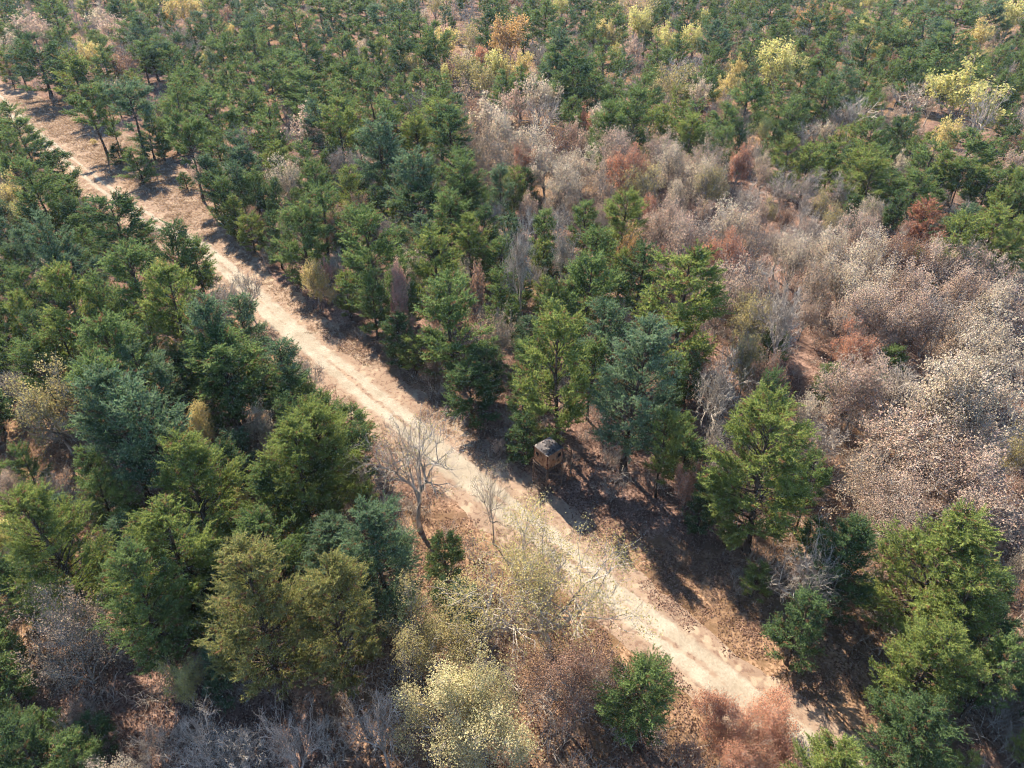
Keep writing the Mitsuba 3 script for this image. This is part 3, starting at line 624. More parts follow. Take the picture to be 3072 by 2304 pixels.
('r','d',-73.4,114.1,6.6,4.4,180,2,'dark green broad rounded cedar upper right of the golden left edge tree'),
('c','d',75.2,229.7,12.6,7.8,352,2,'tall dark green conical cedar upper right of the cream olive round tree, second out'),
('c','b',138.8,229.7,12.6,7.8,65,9,'tall blue-green conical cedar lower left of the top right corner'),
('c','m',10.0,152.2,10.0,5.5,285,2,'mid green conical cedar lower left of the top middle yellow tree'),
('c','d',60.2,152.2,10.0,5.5,165,9,'dark green conical cedar right of the cream olive round tree'),
('c','d',86.0,227.8,12.5,7.7,267,4,'tall dark green conical cedar upper right of the cream olive round tree, third out'),
('c','y',-11.6,40.2,5.0,2.1,192,0,'small bright yellow-green conical cedar lower left of the leafless trackside tree'),
('c','b',-35.0,39.0,4.9,2.1,165,2,'small blue-green conical cedar right of the left edge midpoint'),
('c','m',3.2,226.5,12.5,7.7,112,7,'tall mid green conical cedar upper right of the golden orange treetop'),
('c','m',-61.4,225.3,12.4,7.6,62,4,'tall mid green conical cedar right of the golden upper left tree, second out'),
('r','d',-72.0,91.5,6.4,3.6,315,7,'dark green broad rounded cedar lower left of the golden left edge tree'),
('c','m',-54.3,147.6,9.7,5.3,330,0,'mid green conical cedar upper right of the leaning clearing pine, nearest one'),
('t','y',66.5,93.2,9.0,3.7,40,4,'bright yellow-green thin sparse cedar above the small sandy gap at right'),
('c','d',-7.3,223.4,12.3,7.5,187,9,'tall dark green conical cedar left of the golden orange treetop'),
('c','d',-37.5,33.8,4.5,1.9,142,4,'small dark green conical cedar below the left edge midpoint'),
('c','m',31.7,57.8,4.0,2.7,165,2,'small mid green conical cedar right of the grey tree near the blind'),
('c','m',27.2,62.7,5.4,2.8,302,9,'small mid green conical cedar upper right of the grey tree near the blind'),
('c','m',-68.9,189.1,11.2,6.5,7,7,'mid green conical cedar lower right of the golden upper left tree, second out'),
('c','d',-83.9,220.4,12.2,7.4,125,4,'tall dark green conical cedar right of the golden upper left tree, nearest one'),
('c','d',48.6,220.4,12.2,7.4,172,0,'tall dark green conical cedar above the cream olive round tree'),
('r','d',-66.1,93.0,6.4,3.7,272,0,'dark green broad rounded cedar lower right of the golden left edge tree'),
('c','d',17.4,57.1,6.1,2.6,190,7,'dark green conical cedar left of the grey tree near the blind'),
('c','y',-38.0,38.3,4.8,2.0,287,7,'small bright yellow-green conical cedar right of the left edge midpoint'),
('r','b',62.9,93.2,6.4,3.7,340,0,'blue-green broad rounded cedar left of the small sandy gap at right'),
('c','m',-39.5,143.2,9.5,5.1,117,2,'mid green conical cedar right of the leaning clearing pine, fourth out'),
('r','y',33.7,26.7,3.0,1.7,160,2,'small bright yellow-green broad rounded cedar above the bottom right corner'),
('c','m',-51.4,69.8,6.9,2.9,225,0,'mid green conical cedar above the olive left edge tree, second out'),
('c','m',-30.5,211.8,11.7,7.1,167,0,'tall mid green conical cedar left of the golden orange treetop, third out'),
('c','m',-25.1,211.8,11.7,7.1,272,7,'tall mid green conical cedar left of the golden orange treetop, second out'),
('c','y',73.9,92.4,8.4,3.6,92,2,'bright yellow-green conical cedar right of the small sandy gap at right'),
('c','m',52.3,136.3,9.1,4.9,355,2,'mid green conical cedar right of the cream olive round tree, second out'),
('c','b',-98.8,208.0,11.6,6.9,295,0,'tall blue-green conical cedar lower left of the golden upper left tree'),
('c','m',99.9,208.0,11.6,6.9,275,0,'tall mid green conical cedar upper left of the big lime tree, sixth out'),
('r','m',-51.9,55.2,4.4,2.5,32,9,'small mid green broad rounded cedar left of the olive left edge tree'),
('r','m',38.0,29.3,3.1,1.8,295,2,'small mid green broad rounded cedar above the bottom right corner'),
('c','y',25.9,20.2,3.5,1.5,187,0,'small bright yellow-green conical cedar left of the bottom right corner'),
('c','y',-20.1,128.3,8.7,4.6,20,2,'bright yellow-green conical cedar left of the big dark cedar, second out'),
('c','m',-75.4,199.7,11.2,6.6,230,0,'mid green conical cedar lower right of the golden upper left tree, nearest one'),
('c','m',94.1,234.4,12.2,7.6,45,0,'tall mid green conical cedar upper left of the big lime tree, eighth out'),
('c','d',-116.9,236.4,12.3,7.7,20,9,'tall dark green conical cedar left of the golden upper left tree'),
('r','b',-0.6,89.0,6.0,3.4,57,7,'blue-green broad rounded cedar left of the tall grey bare trunk'),
('c','b',12.4,196.2,11.0,6.5,15,7,'blue-green conical cedar left of the top middle yellow tree'),
('r','y',17.8,33.6,3.3,1.9,255,9,'small bright yellow-green broad rounded cedar left of the spidery white bare tree'),
('c','m',-50.1,121.9,8.3,4.3,160,4,'mid green conical cedar right of the leaning clearing pine, nearest one'),
('r','d',-4.8,32.4,3.2,1.8,255,7,'small dark green broad rounded cedar left of the big olive yellow oak'),
('d','v',2.5,28.6,12.0,12.4,147,4,'big spreading olive yellow oak with sparse leaves hanging over the track'),
('d','V',-2.0,20.7,10.0,7.8,62,7,'round pale cream olive tree cut by the bottom edge, left of middle'),
('d','w',-27.7,26.6,9.0,7.0,42,9,'brown leaved tree lower right of the left edge midpoint'),
('d','k',33.9,44.6,9.0,8.7,140,9,'pinkish brown leaved tree lower left of the right edge midpoint, second out'),
('d','u',3.4,23.6,8.0,6.2,200,2,'dull maroon brown tree below the big olive yellow oak'),
('d','r',15.2,22.1,4.6,5.8,252,0,'low orange red tree beside the track at the bottom edge'),
('d','v',-5.2,26.3,10.0,6.0,285,0,'olive yellow tree upper left of the round cream bottom tree'),
('d','k',29.6,38.5,8.0,7.3,107,9,'pinkish brown leaved tree upper right of the spidery white bare tree'),
('d','t',36.4,48.1,12.0,7.4,192,7,'tall tan leaved tree left of the right edge midpoint'),
('d','t',38.4,45.5,12.0,7.2,330,2,'tall tan leaved tree lower left of the right edge midpoint'),
('d','w',28.6,41.5,8.0,6.7,277,4,'brown leaved tree right of the lone yellow-green cedar'),
('d','k',35.8,38.5,8.0,6.4,245,4,'pinkish brown leaved tree below the right edge midpoint, nearest one'),
('d','k',36.0,41.7,9.0,6.7,55,0,'pinkish brown leaved tree lower left of the right edge midpoint, nearest one'),
('d','r',13.3,21.3,4.0,4.3,30,7,'low rust red tree left of the orange red bottom tree, nearest one'),
('d','v',-40.6,49.4,10.0,6.2,217,0,'olive yellow leaved tree standing alone by the left edge'),
('d','k',31.0,52.1,8.0,6.4,2,2,'pinkish brown leaved tree upper right of the lone yellow-green cedar, second out'),
('d','l',86.6,143.3,14.0,13.2,7,4,'large rounded lime yellow tree over brown grass at upper right'),
('d','t',46.1,59.1,10.0,6.2,335,9,'tan leaved tree upper left of the right edge midpoint, nearest one'),
('d','w',44.1,59.8,10.0,6.2,145,4,'brown leaved tree upper left of the right edge midpoint'),
('d','t',43.0,54.8,9.5,5.7,250,0,'tan leaved tree left of the right edge midpoint, second out'),
('d','t',46.2,55.4,9.6,5.7,112,4,'tan leaved tree left of the right edge midpoint, nearest one'),
('d','k',32.2,52.9,9.2,5.3,80,4,'pinkish brown leaved tree upper right of the lone yellow-green cedar, third out'),
('d','t',50.6,65.2,9.7,5.9,230,2,'tan leaved tree upper left of the right edge midpoint, second out'),
('d','t',38.4,67.6,9.8,6.0,177,4,'tan leaved tree lower left of the rust red cedar, third out'),
('d','w',26.3,68.0,9.9,6.0,340,4,'brown leaved tree right of the broad yellow-green cedar'),
('d','k',43.7,68.5,9.9,6.1,125,7,'pinkish brown leaved tree below the rust red cedar, second out'),
('d','k',24.2,70.2,10.0,6.2,202,9,'pinkish brown leaved tree right of the broad yellow-green cedar, second out'),
('d','w',41.9,71.1,10.0,6.2,347,0,'brown leaved tree lower left of the rust red cedar'),
('d','t',38.0,72.4,10.1,6.3,210,4,'tan leaved tree lower left of the rust red cedar, second out'),
('d','t',-1.6,117.9,12.2,8.8,282,2,'tall tan leaved tree right of the big dark cedar, nearest one'),
('d','t',2.5,115.2,12.0,8.6,292,9,'tall tan leaved tree right of the big dark cedar, second out'),
('d','v',24.5,63.6,9.2,5.3,45,4,'olive yellow tree above the grey tree near the blind'),
('d','k',39.4,63.6,9.2,5.3,282,0,'pinkish brown leaved tree below the rust red cedar, fourth out'),
('d','k',42.2,63.6,9.2,5.3,60,7,'pinkish brown leaved tree below the rust red cedar, third out'),
('d','k',51.9,64.3,9.2,5.3,7,9,'pinkish brown leaved tree above the right edge midpoint, nearest one'),
('d','k',35.7,64.3,9.2,5.3,197,2,'pinkish brown leaved tree lower left of the rust red cedar'),
('d','k',49.4,68.8,9.5,5.6,92,7,'pinkish brown leaved tree lower left of the small sandy gap at right, second out'),
('d','k',54.7,71.0,9.6,5.7,72,9,'pinkish brown leaved tree below the small sandy gap at right'),
('d','w',34.7,72.3,9.6,5.8,262,2,'brown leaved tree upper right of the grey tree near the blind'),
('d','k',53.3,74.2,9.7,5.9,295,2,'pinkish brown leaved tree lower left of the small sandy gap at right, nearest one'),
('d','k',49.6,76.1,9.8,6.0,20,0,'pinkish brown leaved tree below the rust red cedar, nearest one'),
('d','r',24.8,77.1,9.9,6.1,287,7,'rust red tree upper right of the broad yellow-green cedar'),
('d','t',43.6,78.1,9.9,6.1,105,9,'tan leaved tree lower left of the rust red cedar, nearest one'),
('d','t',38.3,78.6,9.9,6.1,190,7,'tan leaved tree left of the rust red cedar, second out'),
('d','u',47.2,78.6,9.9,6.1,242,4,'dull maroon brown tree lower left of the rust red cedar'),
('d','k',21.1,82.3,10.1,6.4,97,2,'pinkish brown leaved tree above the broad yellow-green cedar, nearest one'),
('d','w',29.7,82.3,10.1,6.4,150,0,'brown leaved tree upper right of the broad yellow-green cedar'),
('d','t',27.7,86.3,10.3,6.6,12,4,'tan leaved tree upper right of the broad yellow-green cedar'),
('d','t',-9.9,18.0,5.9,2.7,12,9,'low tan leaved tree lower left of the round cream bottom tree'),
('d','w',30.1,110.1,11.4,7.9,37,4,'tall brown leaved tree lower right of the cream olive round tree'),
('d','l',57.9,166.3,13.5,10.9,242,0,'tall pale lime yellow tree right of the cream olive round tree'),
('d','w',-2.1,64.1,7.0,5.1,90,7,'brown leaved tree above the picture centre'),
('d','v',32.5,153.3,12.3,9.9,127,9,'tall olive yellow tree lower right of the top middle yellow tree'),
('d','k',16.3,113.1,11.2,7.7,122,2,'tall pinkish brown leaved tree lower left of the cream olive round tree'),
('d','r',17.1,105.3,10.9,7.2,280,7,'rust red tree lower left of the cream olive round tree'),
('d','w',-2.2,109.1,11.0,7.4,197,4,'tall brown leaved tree lower right of the big dark cedar'),
('d','k',45.8,43.5,7.1,3.9,247,4,'pinkish brown leaved tree lower right of the right edge midpoint, second out'),
('d','k',22.6,67.4,9.0,5.0,117,0,'pinkish brown leaved tree right of the broad yellow-green cedar, nearest one'),
('d','t',34.1,78.5,9.5,5.6,52,0,'tan leaved tree right of the broad yellow-green cedar'),
('d','k',43.9,83.4,9.7,5.8,327,2,'pinkish brown leaved tree left of the rust red cedar'),
('d','k',19.8,87.5,9.9,6.1,320,7,'pinkish brown leaved tree above the broad yellow-green cedar, second out'),
('d','r',12.1,23.0,5.0,2.7,167,2,'low rust red tree left of the orange red bottom tree, second out'),
('d','k',53.2,55.0,7.5,4.3,80,7,'pinkish brown leaved tree right of the right edge midpoint, second out'),
('d','O',-0.9,197.0,14.0,11.6,155,9,'tall golden orange broadleaf tree standing above the dark cedars at top middle'),
('d','u',2.4,18.1,5.7,2.5,170,0,'low dull maroon brown tree lower right of the round cream bottom tree'),
('d','v',38.5,247.7,13.5,13.7,217,2,'tall olive yellow tree upper right of the top middle yellow tree'),
('d','k',-36.8,126.6,11.1,7.7,327,4,'tall pinkish brown leaved tree right of the leaning clearing pine'),
('d','l',30.8,18.1,5.5,2.3,277,4,'low pale lime yellow tree right of the bottom right corner'),
('d','r',34.2,59.8,7.6,4.4,267,4,'rust red tree right of the grey tree near the blind'),
('d','u',7.8,118.0,10.7,7.1,70,4,'dull maroon brown tree upper right of the tall grey bare trunk'),
('d','w',-5.0,117.3,10.7,7.1,60,9,'brown leaved tree right of the big dark cedar'),
('d','k',49.1,48.4,7.0,3.8,105,9,'pinkish brown leaved tree lower right of the right edge midpoint, nearest one'),
('d','t',5.2,109.1,10.3,6.6,227,9,'tan leaved tree above the tall grey bare trunk'),
('d','t',24.7,109.1,10.3,6.6,57,2,'tan leaved tree below the cream olive round tree, nearest one'),
('d','v',19.3,100.8,10.0,6.2,110,0,'olive yellow tree below the cream olive round tree'),
('d','t',8.0,101.7,10.0,6.2,195,9,'tan leaved tree upper right of the tall grey bare trunk, nearest one'),
('d','w',13.3,101.7,10.0,6.2,332,4,'brown leaved tree upper right of the tall grey bare trunk, second out'),
('d','t',28.1,103.5,10.1,6.3,247,7,'tan leaved tree below the cream olive round tree, second out'),
('d','t',10.4,107.1,10.3,6.5,142,0,'tan leaved tree upper right of the tall grey bare trunk, second out'),
('d','u',36.1,31.2,6.1,2.9,310,9,'dull maroon brown tree above the bottom right corner'),
('d','l',-20.3,24.7,5.7,2.5,347,0,'low pale lime yellow tree upper right of the bottom left corner'),
('d','v',42.8,45.3,6.6,3.4,110,9,'olive yellow tree below the right edge midpoint'),
('d','t',26.7,50.2,6.8,3.6,27,0,'tan leaved tree upper right of the lone yellow-green cedar'),
('d','t',5.3,147.2,11.0,7.9,272,0,'tall tan leaved tree lower right of the golden orange treetop'),
('d','t',-22.0,19.0,5.4,2.2,345,4,'low tan leaved tree right of the bottom left corner'),
('d','l',-37.1,31.5,5.9,2.7,232,9,'low pale lime yellow tree below the left edge midpoint, second out'),
('d','v',22.6,56.6,9.0,3.8,32,2,'olive yellow tree upper right of the grey tree near the blind'),
('d','t',-4.4,138.2,10.7,7.4,145,7,'tan leaved tree upper right of the big dark cedar'),
('d','u',23.4,53.5,9.0,3.6,255,7,'dull maroon brown tree right of the grey tree near the blind'),
('d','u',39.2,32.9,5.9,2.7,342,7,'low dull maroon brown tree above the bottom right corner'),
('d','w',16.3,125.0,10.2,6.6,155,2,'brown leaved tree lower left of the cream olive round tree, second out'),
('d','k',24.4,117.3,9.9,6.2,260,9,'pinkish brown leaved tree below the cream olive round tree, nearest one'),
('d','v',29.5,101.6,9.4,5.5,25,2,'olive yellow tree lower right of the cream olive round tree'),
('d','t',-34.3,105.2,9.5,5.6,92,9,'tan leaved tree right of the leaning clearing pine'),
('d','p',19.1,62.6,5.5,3.9,267,9,'low pink red tree below the broad yellow-green cedar'),
('d','l',147.0,233.1,12.6,10.8,340,0,'tall pale lime yellow tree lower left of the top right corner'),
('d','k',42.5,38.9,6.0,2.8,15,9,'pinkish brown leaved tree below the right edge midpoint, second out'),
('d','Y',-27.6,48.5,6.4,3.2,272,2,'golden yellow tree lower left of the sandy track bend'),
('d','v',-12.0,211.2,11.6,9.7,325,4,'tall olive yellow tree left of the golden orange treetop, nearest one'),
('d','Y',125.6,209.3,12.0,9.5,117,7,'tall golden yellow tree lower left of the top right corner'),
('d','k',-137.9,225.5,11.9,10.1,275,2,'tall pinkish brown leaved tree lower right of the top left corner'),
('d','k',23.9,45.4,6.2,3.0,257,2,'pinkish brown leaved tree upper right of the lone yellow-green cedar, nearest one'),
('d','w',35.5,27.4,5.4,2.2,80,9,'low brown leaved tree above the bottom right corner'),
('d','Y',-102.7,249.2,12.6,10.7,210,2,'tall golden yellow tree above the golden upper left tree'),
('d','k',1.3,146.4,10.1,6.7,50,7,'pinkish brown leaved tree below the golden orange treetop'),
('d','t',46.5,49.3,6.2,3.0,220,4,'tan leaved tree below the right edge midpoint'),
('d','k',44.3,40.3,5.9,2.7,295,7,'low pinkish brown leaved tree below the right edge midpoint'),
('d','l',36.6,225.1,11.9,9.7,355,9,'tall pale lime yellow tree upper right of the top middle yellow tree'),
('d','t',37.0,33.8,5.6,2.4,152,7,'low tan leaved tree below the right edge midpoint'),
('d','w',66.7,76.1,7.2,4.0,10,9,'brown leaved tree lower right of the small sandy gap at right'),
('d','u',10.1,20.1,5.1,1.9,22,4,'low dull maroon brown tree left of the orange red bottom tree'),
('d','v',-10.4,170.1,10.9,7.5,320,9,'olive yellow tree lower left of the golden orange treetop, second out'),
('d','t',20.0,126.0,9.5,5.8,207,0,'tan leaved tree lower left of the cream olive round tree, nearest one'),
('d','v',-6.0,161.1,10.6,7.0,287,9,'olive yellow tree lower left of the golden orange treetop, nearest one'),
('d','Y',-17.6,199.9,11.3,8.4,102,0,'tall golden yellow tree left of the golden orange treetop'),
('d','t',-122.5,238.5,11.6,9.8,105,7,'tall tan leaved tree left of the golden upper left tree'),
('d','r',2.1,111.0,9.0,5.1,5,4,'rust red tree above the tall grey bare trunk'),
('d','k',-112.3,221.3,11.1,9.0,242,2,'tall pinkish brown leaved tree left of the golden upper left tree'),
('d','r',14.3,41.9,5.8,2.6,185,0,'low rust red tree left of the lone yellow-green cedar'),
('d','v',-24.9,258.9,11.7,10.3,220,9,'tall olive yellow tree left of the golden orange treetop, second out'),
('d','k',-129.4,215.0,11.0,8.7,52,9,'pinkish brown leaved tree lower right of the top left corner'),
('d','t',-22.4,49.5,6.0,2.8,195,9,'low tan leaved tree below the sandy track bend'),
('d','Y',75.0,123.8,9.6,5.3,342,0,'golden yellow tree lower left of the big lime tree'),
('d','Y',-72.9,99.7,8.5,4.5,232,0,"golden yellow tree below the track's far left end"),
('d','k',-40.3,41.4,5.6,2.4,107,2,'low pinkish brown leaved tree above the left edge midpoint'),
('d','k',63.4,75.3,6.8,3.6,182,2,'pinkish brown leaved tree lower right of the small sandy gap at right'),
('d','w',43.4,42.6,5.7,2.5,240,9,'low brown leaved tree below the right edge midpoint'),
('d','O',14.9,82.5,7.9,3.8,332,9,'orange tree upper left of the broad yellow-green cedar'),
('d','Y',-41.6,75.8,6.8,3.6,355,7,'golden yellow tree below the grassy clearing'),
('d','r',36.4,112.9,8.8,4.8,312,7,'rust red tree lower right of the cream olive round tree'),
('d','t',-12.0,79.4,6.8,3.6,247,9,'tan leaved tree upper right of the pink red trackside tree'),
('d','O',92.6,245.0,11.4,9.1,182,7,'tall orange tree upper right of the cream olive round tree'),
('d','Y',-40.6,38.4,5.5,2.3,212,0,'low golden yellow tree left of the left edge midpoint'),
('d','Y',-23.5,75.9,6.7,3.5,70,2,'golden yellow tree upper right of the sandy track bend'),
('d','k',51.9,57.9,6.1,2.9,175,9,'pinkish brown leaved tree right of the right edge midpoint, nearest one'),
('d','w',-10.1,155.6,9.4,6.0,65,4,'brown leaved tree above the big dark cedar'),
('d','t',7.8,150.8,9.3,5.8,325,9,'tan leaved tree lower left of the top middle yellow tree'),
('d','l',47.8,205.2,10.5,7.4,257,9,'pale lime yellow tree upper right of the cream olive round tree, nearest one'),
('d','t',50.8,95.0,7.1,3.9,322,2,'tan leaved tree left of the rust red cedar, nearest one'),
('d','t',16.3,136.1,8.9,5.2,240,0,'tan leaved tree lower left of the cream olive round tree, second out'),
('d','u',-23.7,87.8,7.8,3.7,260,2,'dull maroon brown tree upper left of the pink red trackside tree, nearest one'),
('d','t',24.2,101.6,7.3,4.1,82,2,'tan leaved tree above the broad yellow-green cedar'),
('d','u',-8.4,60.4,3.5,2.9,5,9,'low dull maroon brown tree above the leafless trackside tree'),
('d','v',57.8,61.2,6.0,2.8,260,0,'olive yellow tree upper right of the right edge midpoint'),
('d','l',41.5,211.6,10.5,7.5,342,7,'pale lime yellow tree above the cream olive round tree'),
('d','w',24.4,125.5,8.6,4.8,345,7,'brown leaved tree lower left of the cream olive round tree, nearest one'),
('d','Y',-102.1,185.4,10.1,6.6,132,0,"golden yellow tree upper right of the track's far left end"),
('d','k',-49.8,49.4,5.6,2.4,222,4,'low pinkish brown leaved tree left of the olive left edge tree'),
('d','k',58.8,70.1,6.3,3.1,190,0,'pinkish brown leaved tree above the right edge midpoint, second out'),
('d','Y',25.8,213.5,10.4,7.4,270,0,'golden yellow tree upper left of the cream olive round tree'),
('d','k',28.7,113.1,8.3,4.3,175,0,'pinkish brown leaved tree below the cream olive round tree, second out'),
('d','l',-4.1,179.0,9.8,6.2,235,0,'pale lime yellow tree below the golden orange treetop'),
('d','t',39.4,156.0,9.0,5.4,42,0,'tan leaved tree right of the cream olive round tree'),
('d','w',57.0,199.9,9.6,6.7,2,4,'brown leaved tree upper right of the cream olive round tree, nearest one'),
('d','r',17.6,80.7,6.4,3.2,152,0,'rust red tree upper left of the broad yellow-green cedar'),
('d','Y',47.2,162.8,9.3,5.4,180,7,'golden yellow tree right of the cream olive round tree, nearest one'),
('d','l',-38.2,36.4,5.1,1.9,132,9,'low pale lime yellow tree below the left edge midpoint, nearest one'),
('d','k',32.8,68.8,6.0,2.8,265,4,'low pinkish brown leaved tree upper right of the grey tree near the blind'),
('d','u',56.5,64.2,5.8,2.6,97,7,'low dull maroon brown tree upper right of the right edge midpoint'),
('d','v',45.5,94.8,6.6,3.4,110,9,'olive yellow tree left of the rust red cedar, nearest one'),
('d','k',62.7,68.9,5.9,2.7,42,4,'low pinkish brown leaved tree upper right of the right edge midpoint'),
('d','k',11.5,129.6,8.3,4.4,17,7,'pinkish brown leaved tree below the top middle yellow tree'),
('d','w',18.2,78.2,6.2,3.0,192,7,'brown leaved tree upper left of the broad yellow-green cedar'),
('d','t',-12.0,188.1,9.1,6.0,292,4,'tan leaved tree lower left of the golden orange treetop, second out'),
('d','t',60.6,75.3,6.1,2.9,290,4,'tan leaved tree below the small sandy gap at right'),
('d','u',-92.6,181.1,9.0,5.7,47,2,'dull maroon brown tree lower left of the golden upper left tree'),
('d','t',64.2,116.3,7.1,3.9,120,4,'tan leaved tree upper left of the rust red cedar, nearest one'),
('d','k',-66.4,82.5,6.1,2.9,77,9,'pinkish brown leaved tree below the golden left edge tree'),
('d','u',-58.3,69.7,5.8,2.6,75,4,'low dull maroon brown tree upper left of the olive left edge tree'),
('d','l',16.3,262.3,10.4,7.5,27,9,'pale lime yellow tree right of the top edge midpoint'),
('d','l',-69.5,95.4,6.4,3.2,200,9,'pale lime yellow tree lower right of the golden left edge tree'),
('d','k',80.9,113.7,7.7,3.7,310,0,'pinkish brown leaved tree above the small sandy gap at right'),
('d','w',9.2,97.4,6.4,3.2,287,9,'brown leaved tree right of the tall grey bare trunk'),
('d','u',-6.7,140.5,8.2,4.3,335,0,'dull maroon brown tree upper right of the big dark cedar'),
('d','Y',-1.2,178.2,9.2,5.3,12,7,'golden yellow tree below the golden orange treetop, second out'),
('d','k',-40.7,36.6,4.9,1.7,262,2,'low pinkish brown leaved tree lower left of the left edge midpoint'),
('d','t',-56.9,78.2,5.9,2.7,270,2,'low tan leaved tree lower right of the golden left edge tree'),
('d','k',18.2,91.2,6.2,3.0,230,2,'pinkish brown leaved tree upper left of the broad yellow-green cedar'),
('d','w',5.3,97.2,6.4,3.2,300,4,'brown leaved tree upper right of the tall grey bare trunk, nearest one'),
('d','k',-107.3,211.6,9.0,6.0,335,7,'pinkish brown leaved tree left of the golden upper left tree'),
('d','t',-137.4,211.6,9.0,6.0,302,7,'tan leaved tree below the top left corner'),
('d','p',-12.2,68.8,10.0,2.4,325,2,'narrow pink red tree beside dark cedars at the track edge'),
('d','v',46.1,101.2,6.4,3.2,142,9,'olive yellow tree left of the rust red cedar, second out'),
('d','k',35.6,96.2,6.3,3.1,135,7,'pinkish brown leaved tree upper right of the broad yellow-green cedar'),
('d','l',-37.7,40.2,4.9,1.7,47,0,'low pale lime yellow tree right of the left edge midpoint'),
('d','k',30.7,198.6,8.8,5.6,205,0,'pinkish brown leaved tree lower right of the top middle yellow tree'),
('d','t',-70.2,83.5,6.0,2.8,135,4,'low tan leaved tree lower left of the golden left edge tree'),
('d','v',68.4,185.7,9.0,5.2,20,7,'olive yellow tree right of the cream olive round tree'),
('d','Y',2.7,182.4,9.0,5.1,107,0,'golden yellow tree below the golden orange treetop, nearest one'),
('d','u',-14.2,179.0,8.4,4.9,182,2,'dull maroon brown tree above the big dark cedar'),
('d','k',2.5,97.7,6.2,3.0,90,7,'pinkish brown leaved tree above the tall grey bare trunk'),
('d','r',19.2,95.6,7.2,3.0,130,2,'rust red tree above the broad yellow-green cedar'),
('d','t',-12.1,42.0,4.9,1.7,340,9,'low tan leaved tree lower left of the leafless trackside tree'),
('d','u',-22.2,99.2,6.2,3.0,15,4,'dull maroon brown tree upper left of the pink red trackside tree, second out'),
('d','Y',-21.7,40.7,4.9,1.7,310,0,'low golden yellow tree below the sandy track bend'),
('d','k',27.7,97.9,6.2,3.0,345,0,'pinkish brown leaved tree above the broad yellow-green cedar, third out'),
('d','k',12.8,96.3,6.1,2.9,242,9,'pinkish brown leaved tree right of the tall grey bare trunk'),
('d','l',105.0,234.7,9.4,6.1,170,4,'pale lime yellow tree upper left of the big lime tree, nearest one'),
('d','v',-58.4,66.7,5.4,2.2,312,4,'low olive yellow tree upper left of the olive left edge tree'),
('d','Y',111.8,222.9,9.2,5.7,255,2,'golden yellow tree upper left of the big lime tree, nearest one'),
('d','t',-6.0,78.3,5.6,2.4,152,4,'low tan leaved tree right of the pink red trackside tree'),
('d','Y',53.2,181.6,7.9,4.7,252,4,'golden yellow tree right of the cream olive round tree, second out'),
('d','r',-7.8,191.4,8.3,4.9,70,0,'rust red tree lower left of the golden orange treetop'),
('d','u',-128.8,191.7,8.1,4.9,52,7,"dull maroon brown tree above the track's far left end"),
('d','u',38.8,95.8,6.0,2.8,292,4,'low dull maroon brown tree upper right of the broad yellow-green cedar'),
('d','w',43.4,152.7,7.2,4.0,75,7,'brown leaved tree right of the cream olive round tree'),
('d','v',-14.0,89.0,5.7,2.5,67,7,'low olive yellow tree above the pink red trackside tree'),
('d','l',46.8,133.9,6.7,3.5,2,9,'pale lime yellow tree lower right of the cream olive round tree'),
('d','Y',95.4,203.5,8.8,4.9,85,7,'golden yellow tree upper left of the big lime tree, second out'),
('d','u',89.7,127.4,6.5,3.3,252,7,'dull maroon brown tree lower right of the big lime tree'),
('d','t',-45.0,109.9,6.1,2.9,167,9,'tan leaved tree lower right of the leaning clearing pine'),
('d','v',37.3,98.2,5.9,2.7,250,4,'low olive yellow tree upper right of the broad yellow-green cedar'),
('d','v',120.2,195.1,7.9,4.7,85,2,'olive yellow tree above the big lime tree'),
('d','u',-3.6,68.8,10.0,2.0,37,9,'dull maroon brown tree lower left of the tall grey bare trunk'),
('d','k',40.8,113.5,6.2,3.0,235,9,'pinkish brown leaved tree lower right of the cream olive round tree'),
('d','u',-89.6,249.7,8.7,5.7,262,0,'dull maroon brown tree right of the golden upper left tree, nearest one'),
('d','r',14.2,140.9,7.5,3.5,102,4,'rust red tree below the top middle yellow tree'),
('d','u',-36.6,95.4,5.7,2.5,87,2,'low dull maroon brown tree lower right of the leaning clearing pine'),
('d','O',100.0,247.0,9.1,5.6,320,2,'orange tree upper left of the big lime tree'),
('d','l',124.3,277.8,9.5,6.2,97,9,'pale lime yellow tree upper left of the big lime tree, second out'),
('d','t',42.1,118.7,6.1,2.9,275,7,'tan leaved tree lower right of the cream olive round tree'),
('d','p',-11.1,67.2,4.5,1.9,102,9,'low pink red tree below the pink red trackside tree'),
('d','k',74.4,225.5,8.1,4.8,52,7,'pinkish brown leaved tree upper right of the cream olive round tree'),
('d','v',-23.4,96.5,5.6,2.4,112,7,'low olive yellow tree upper left of the pink red trackside tree'),
('d','k',-52.3,117.0,6.0,2.8,230,7,'low pinkish brown leaved tree below the leaning clearing pine'),
('d','Y',-24.4,182.1,8.2,4.0,300,0,'golden yellow tree upper left of the big dark cedar'),
('d','u',79.5,203.0,7.5,4.3,177,0,'dull maroon brown tree right of the cream olive round tree'),
('d','w',132.8,213.8,7.7,4.5,140,7,'brown leaved tree lower left of the top right corner'),
('d','u',-69.2,242.9,8.2,5.0,147,2,'dull maroon brown tree right of the golden upper left tree, third out'),
('d','k',-19.4,254.9,8.3,5.2,357,4,'pinkish brown leaved tree left of the golden orange treetop'),
('d','t',32.5,227.6,8.0,4.7,132,4,'tan leaved tree upper right of the top middle yellow tree'),
('d','t',5.0,176.6,6.9,3.7,170,9,'tan leaved tree lower right of the golden orange treetop, second out'),
('d','w',107.1,216.5,7.8,4.4,32,9,'brown leaved tree upper left of the big lime tree'),
('d','Y',-81.9,227.2,7.8,4.6,185,9,'golden yellow tree right of the golden upper left tree'),
('d','t',80.1,122.9,5.9,2.7,105,2,'low tan leaved tree below the big lime tree'),
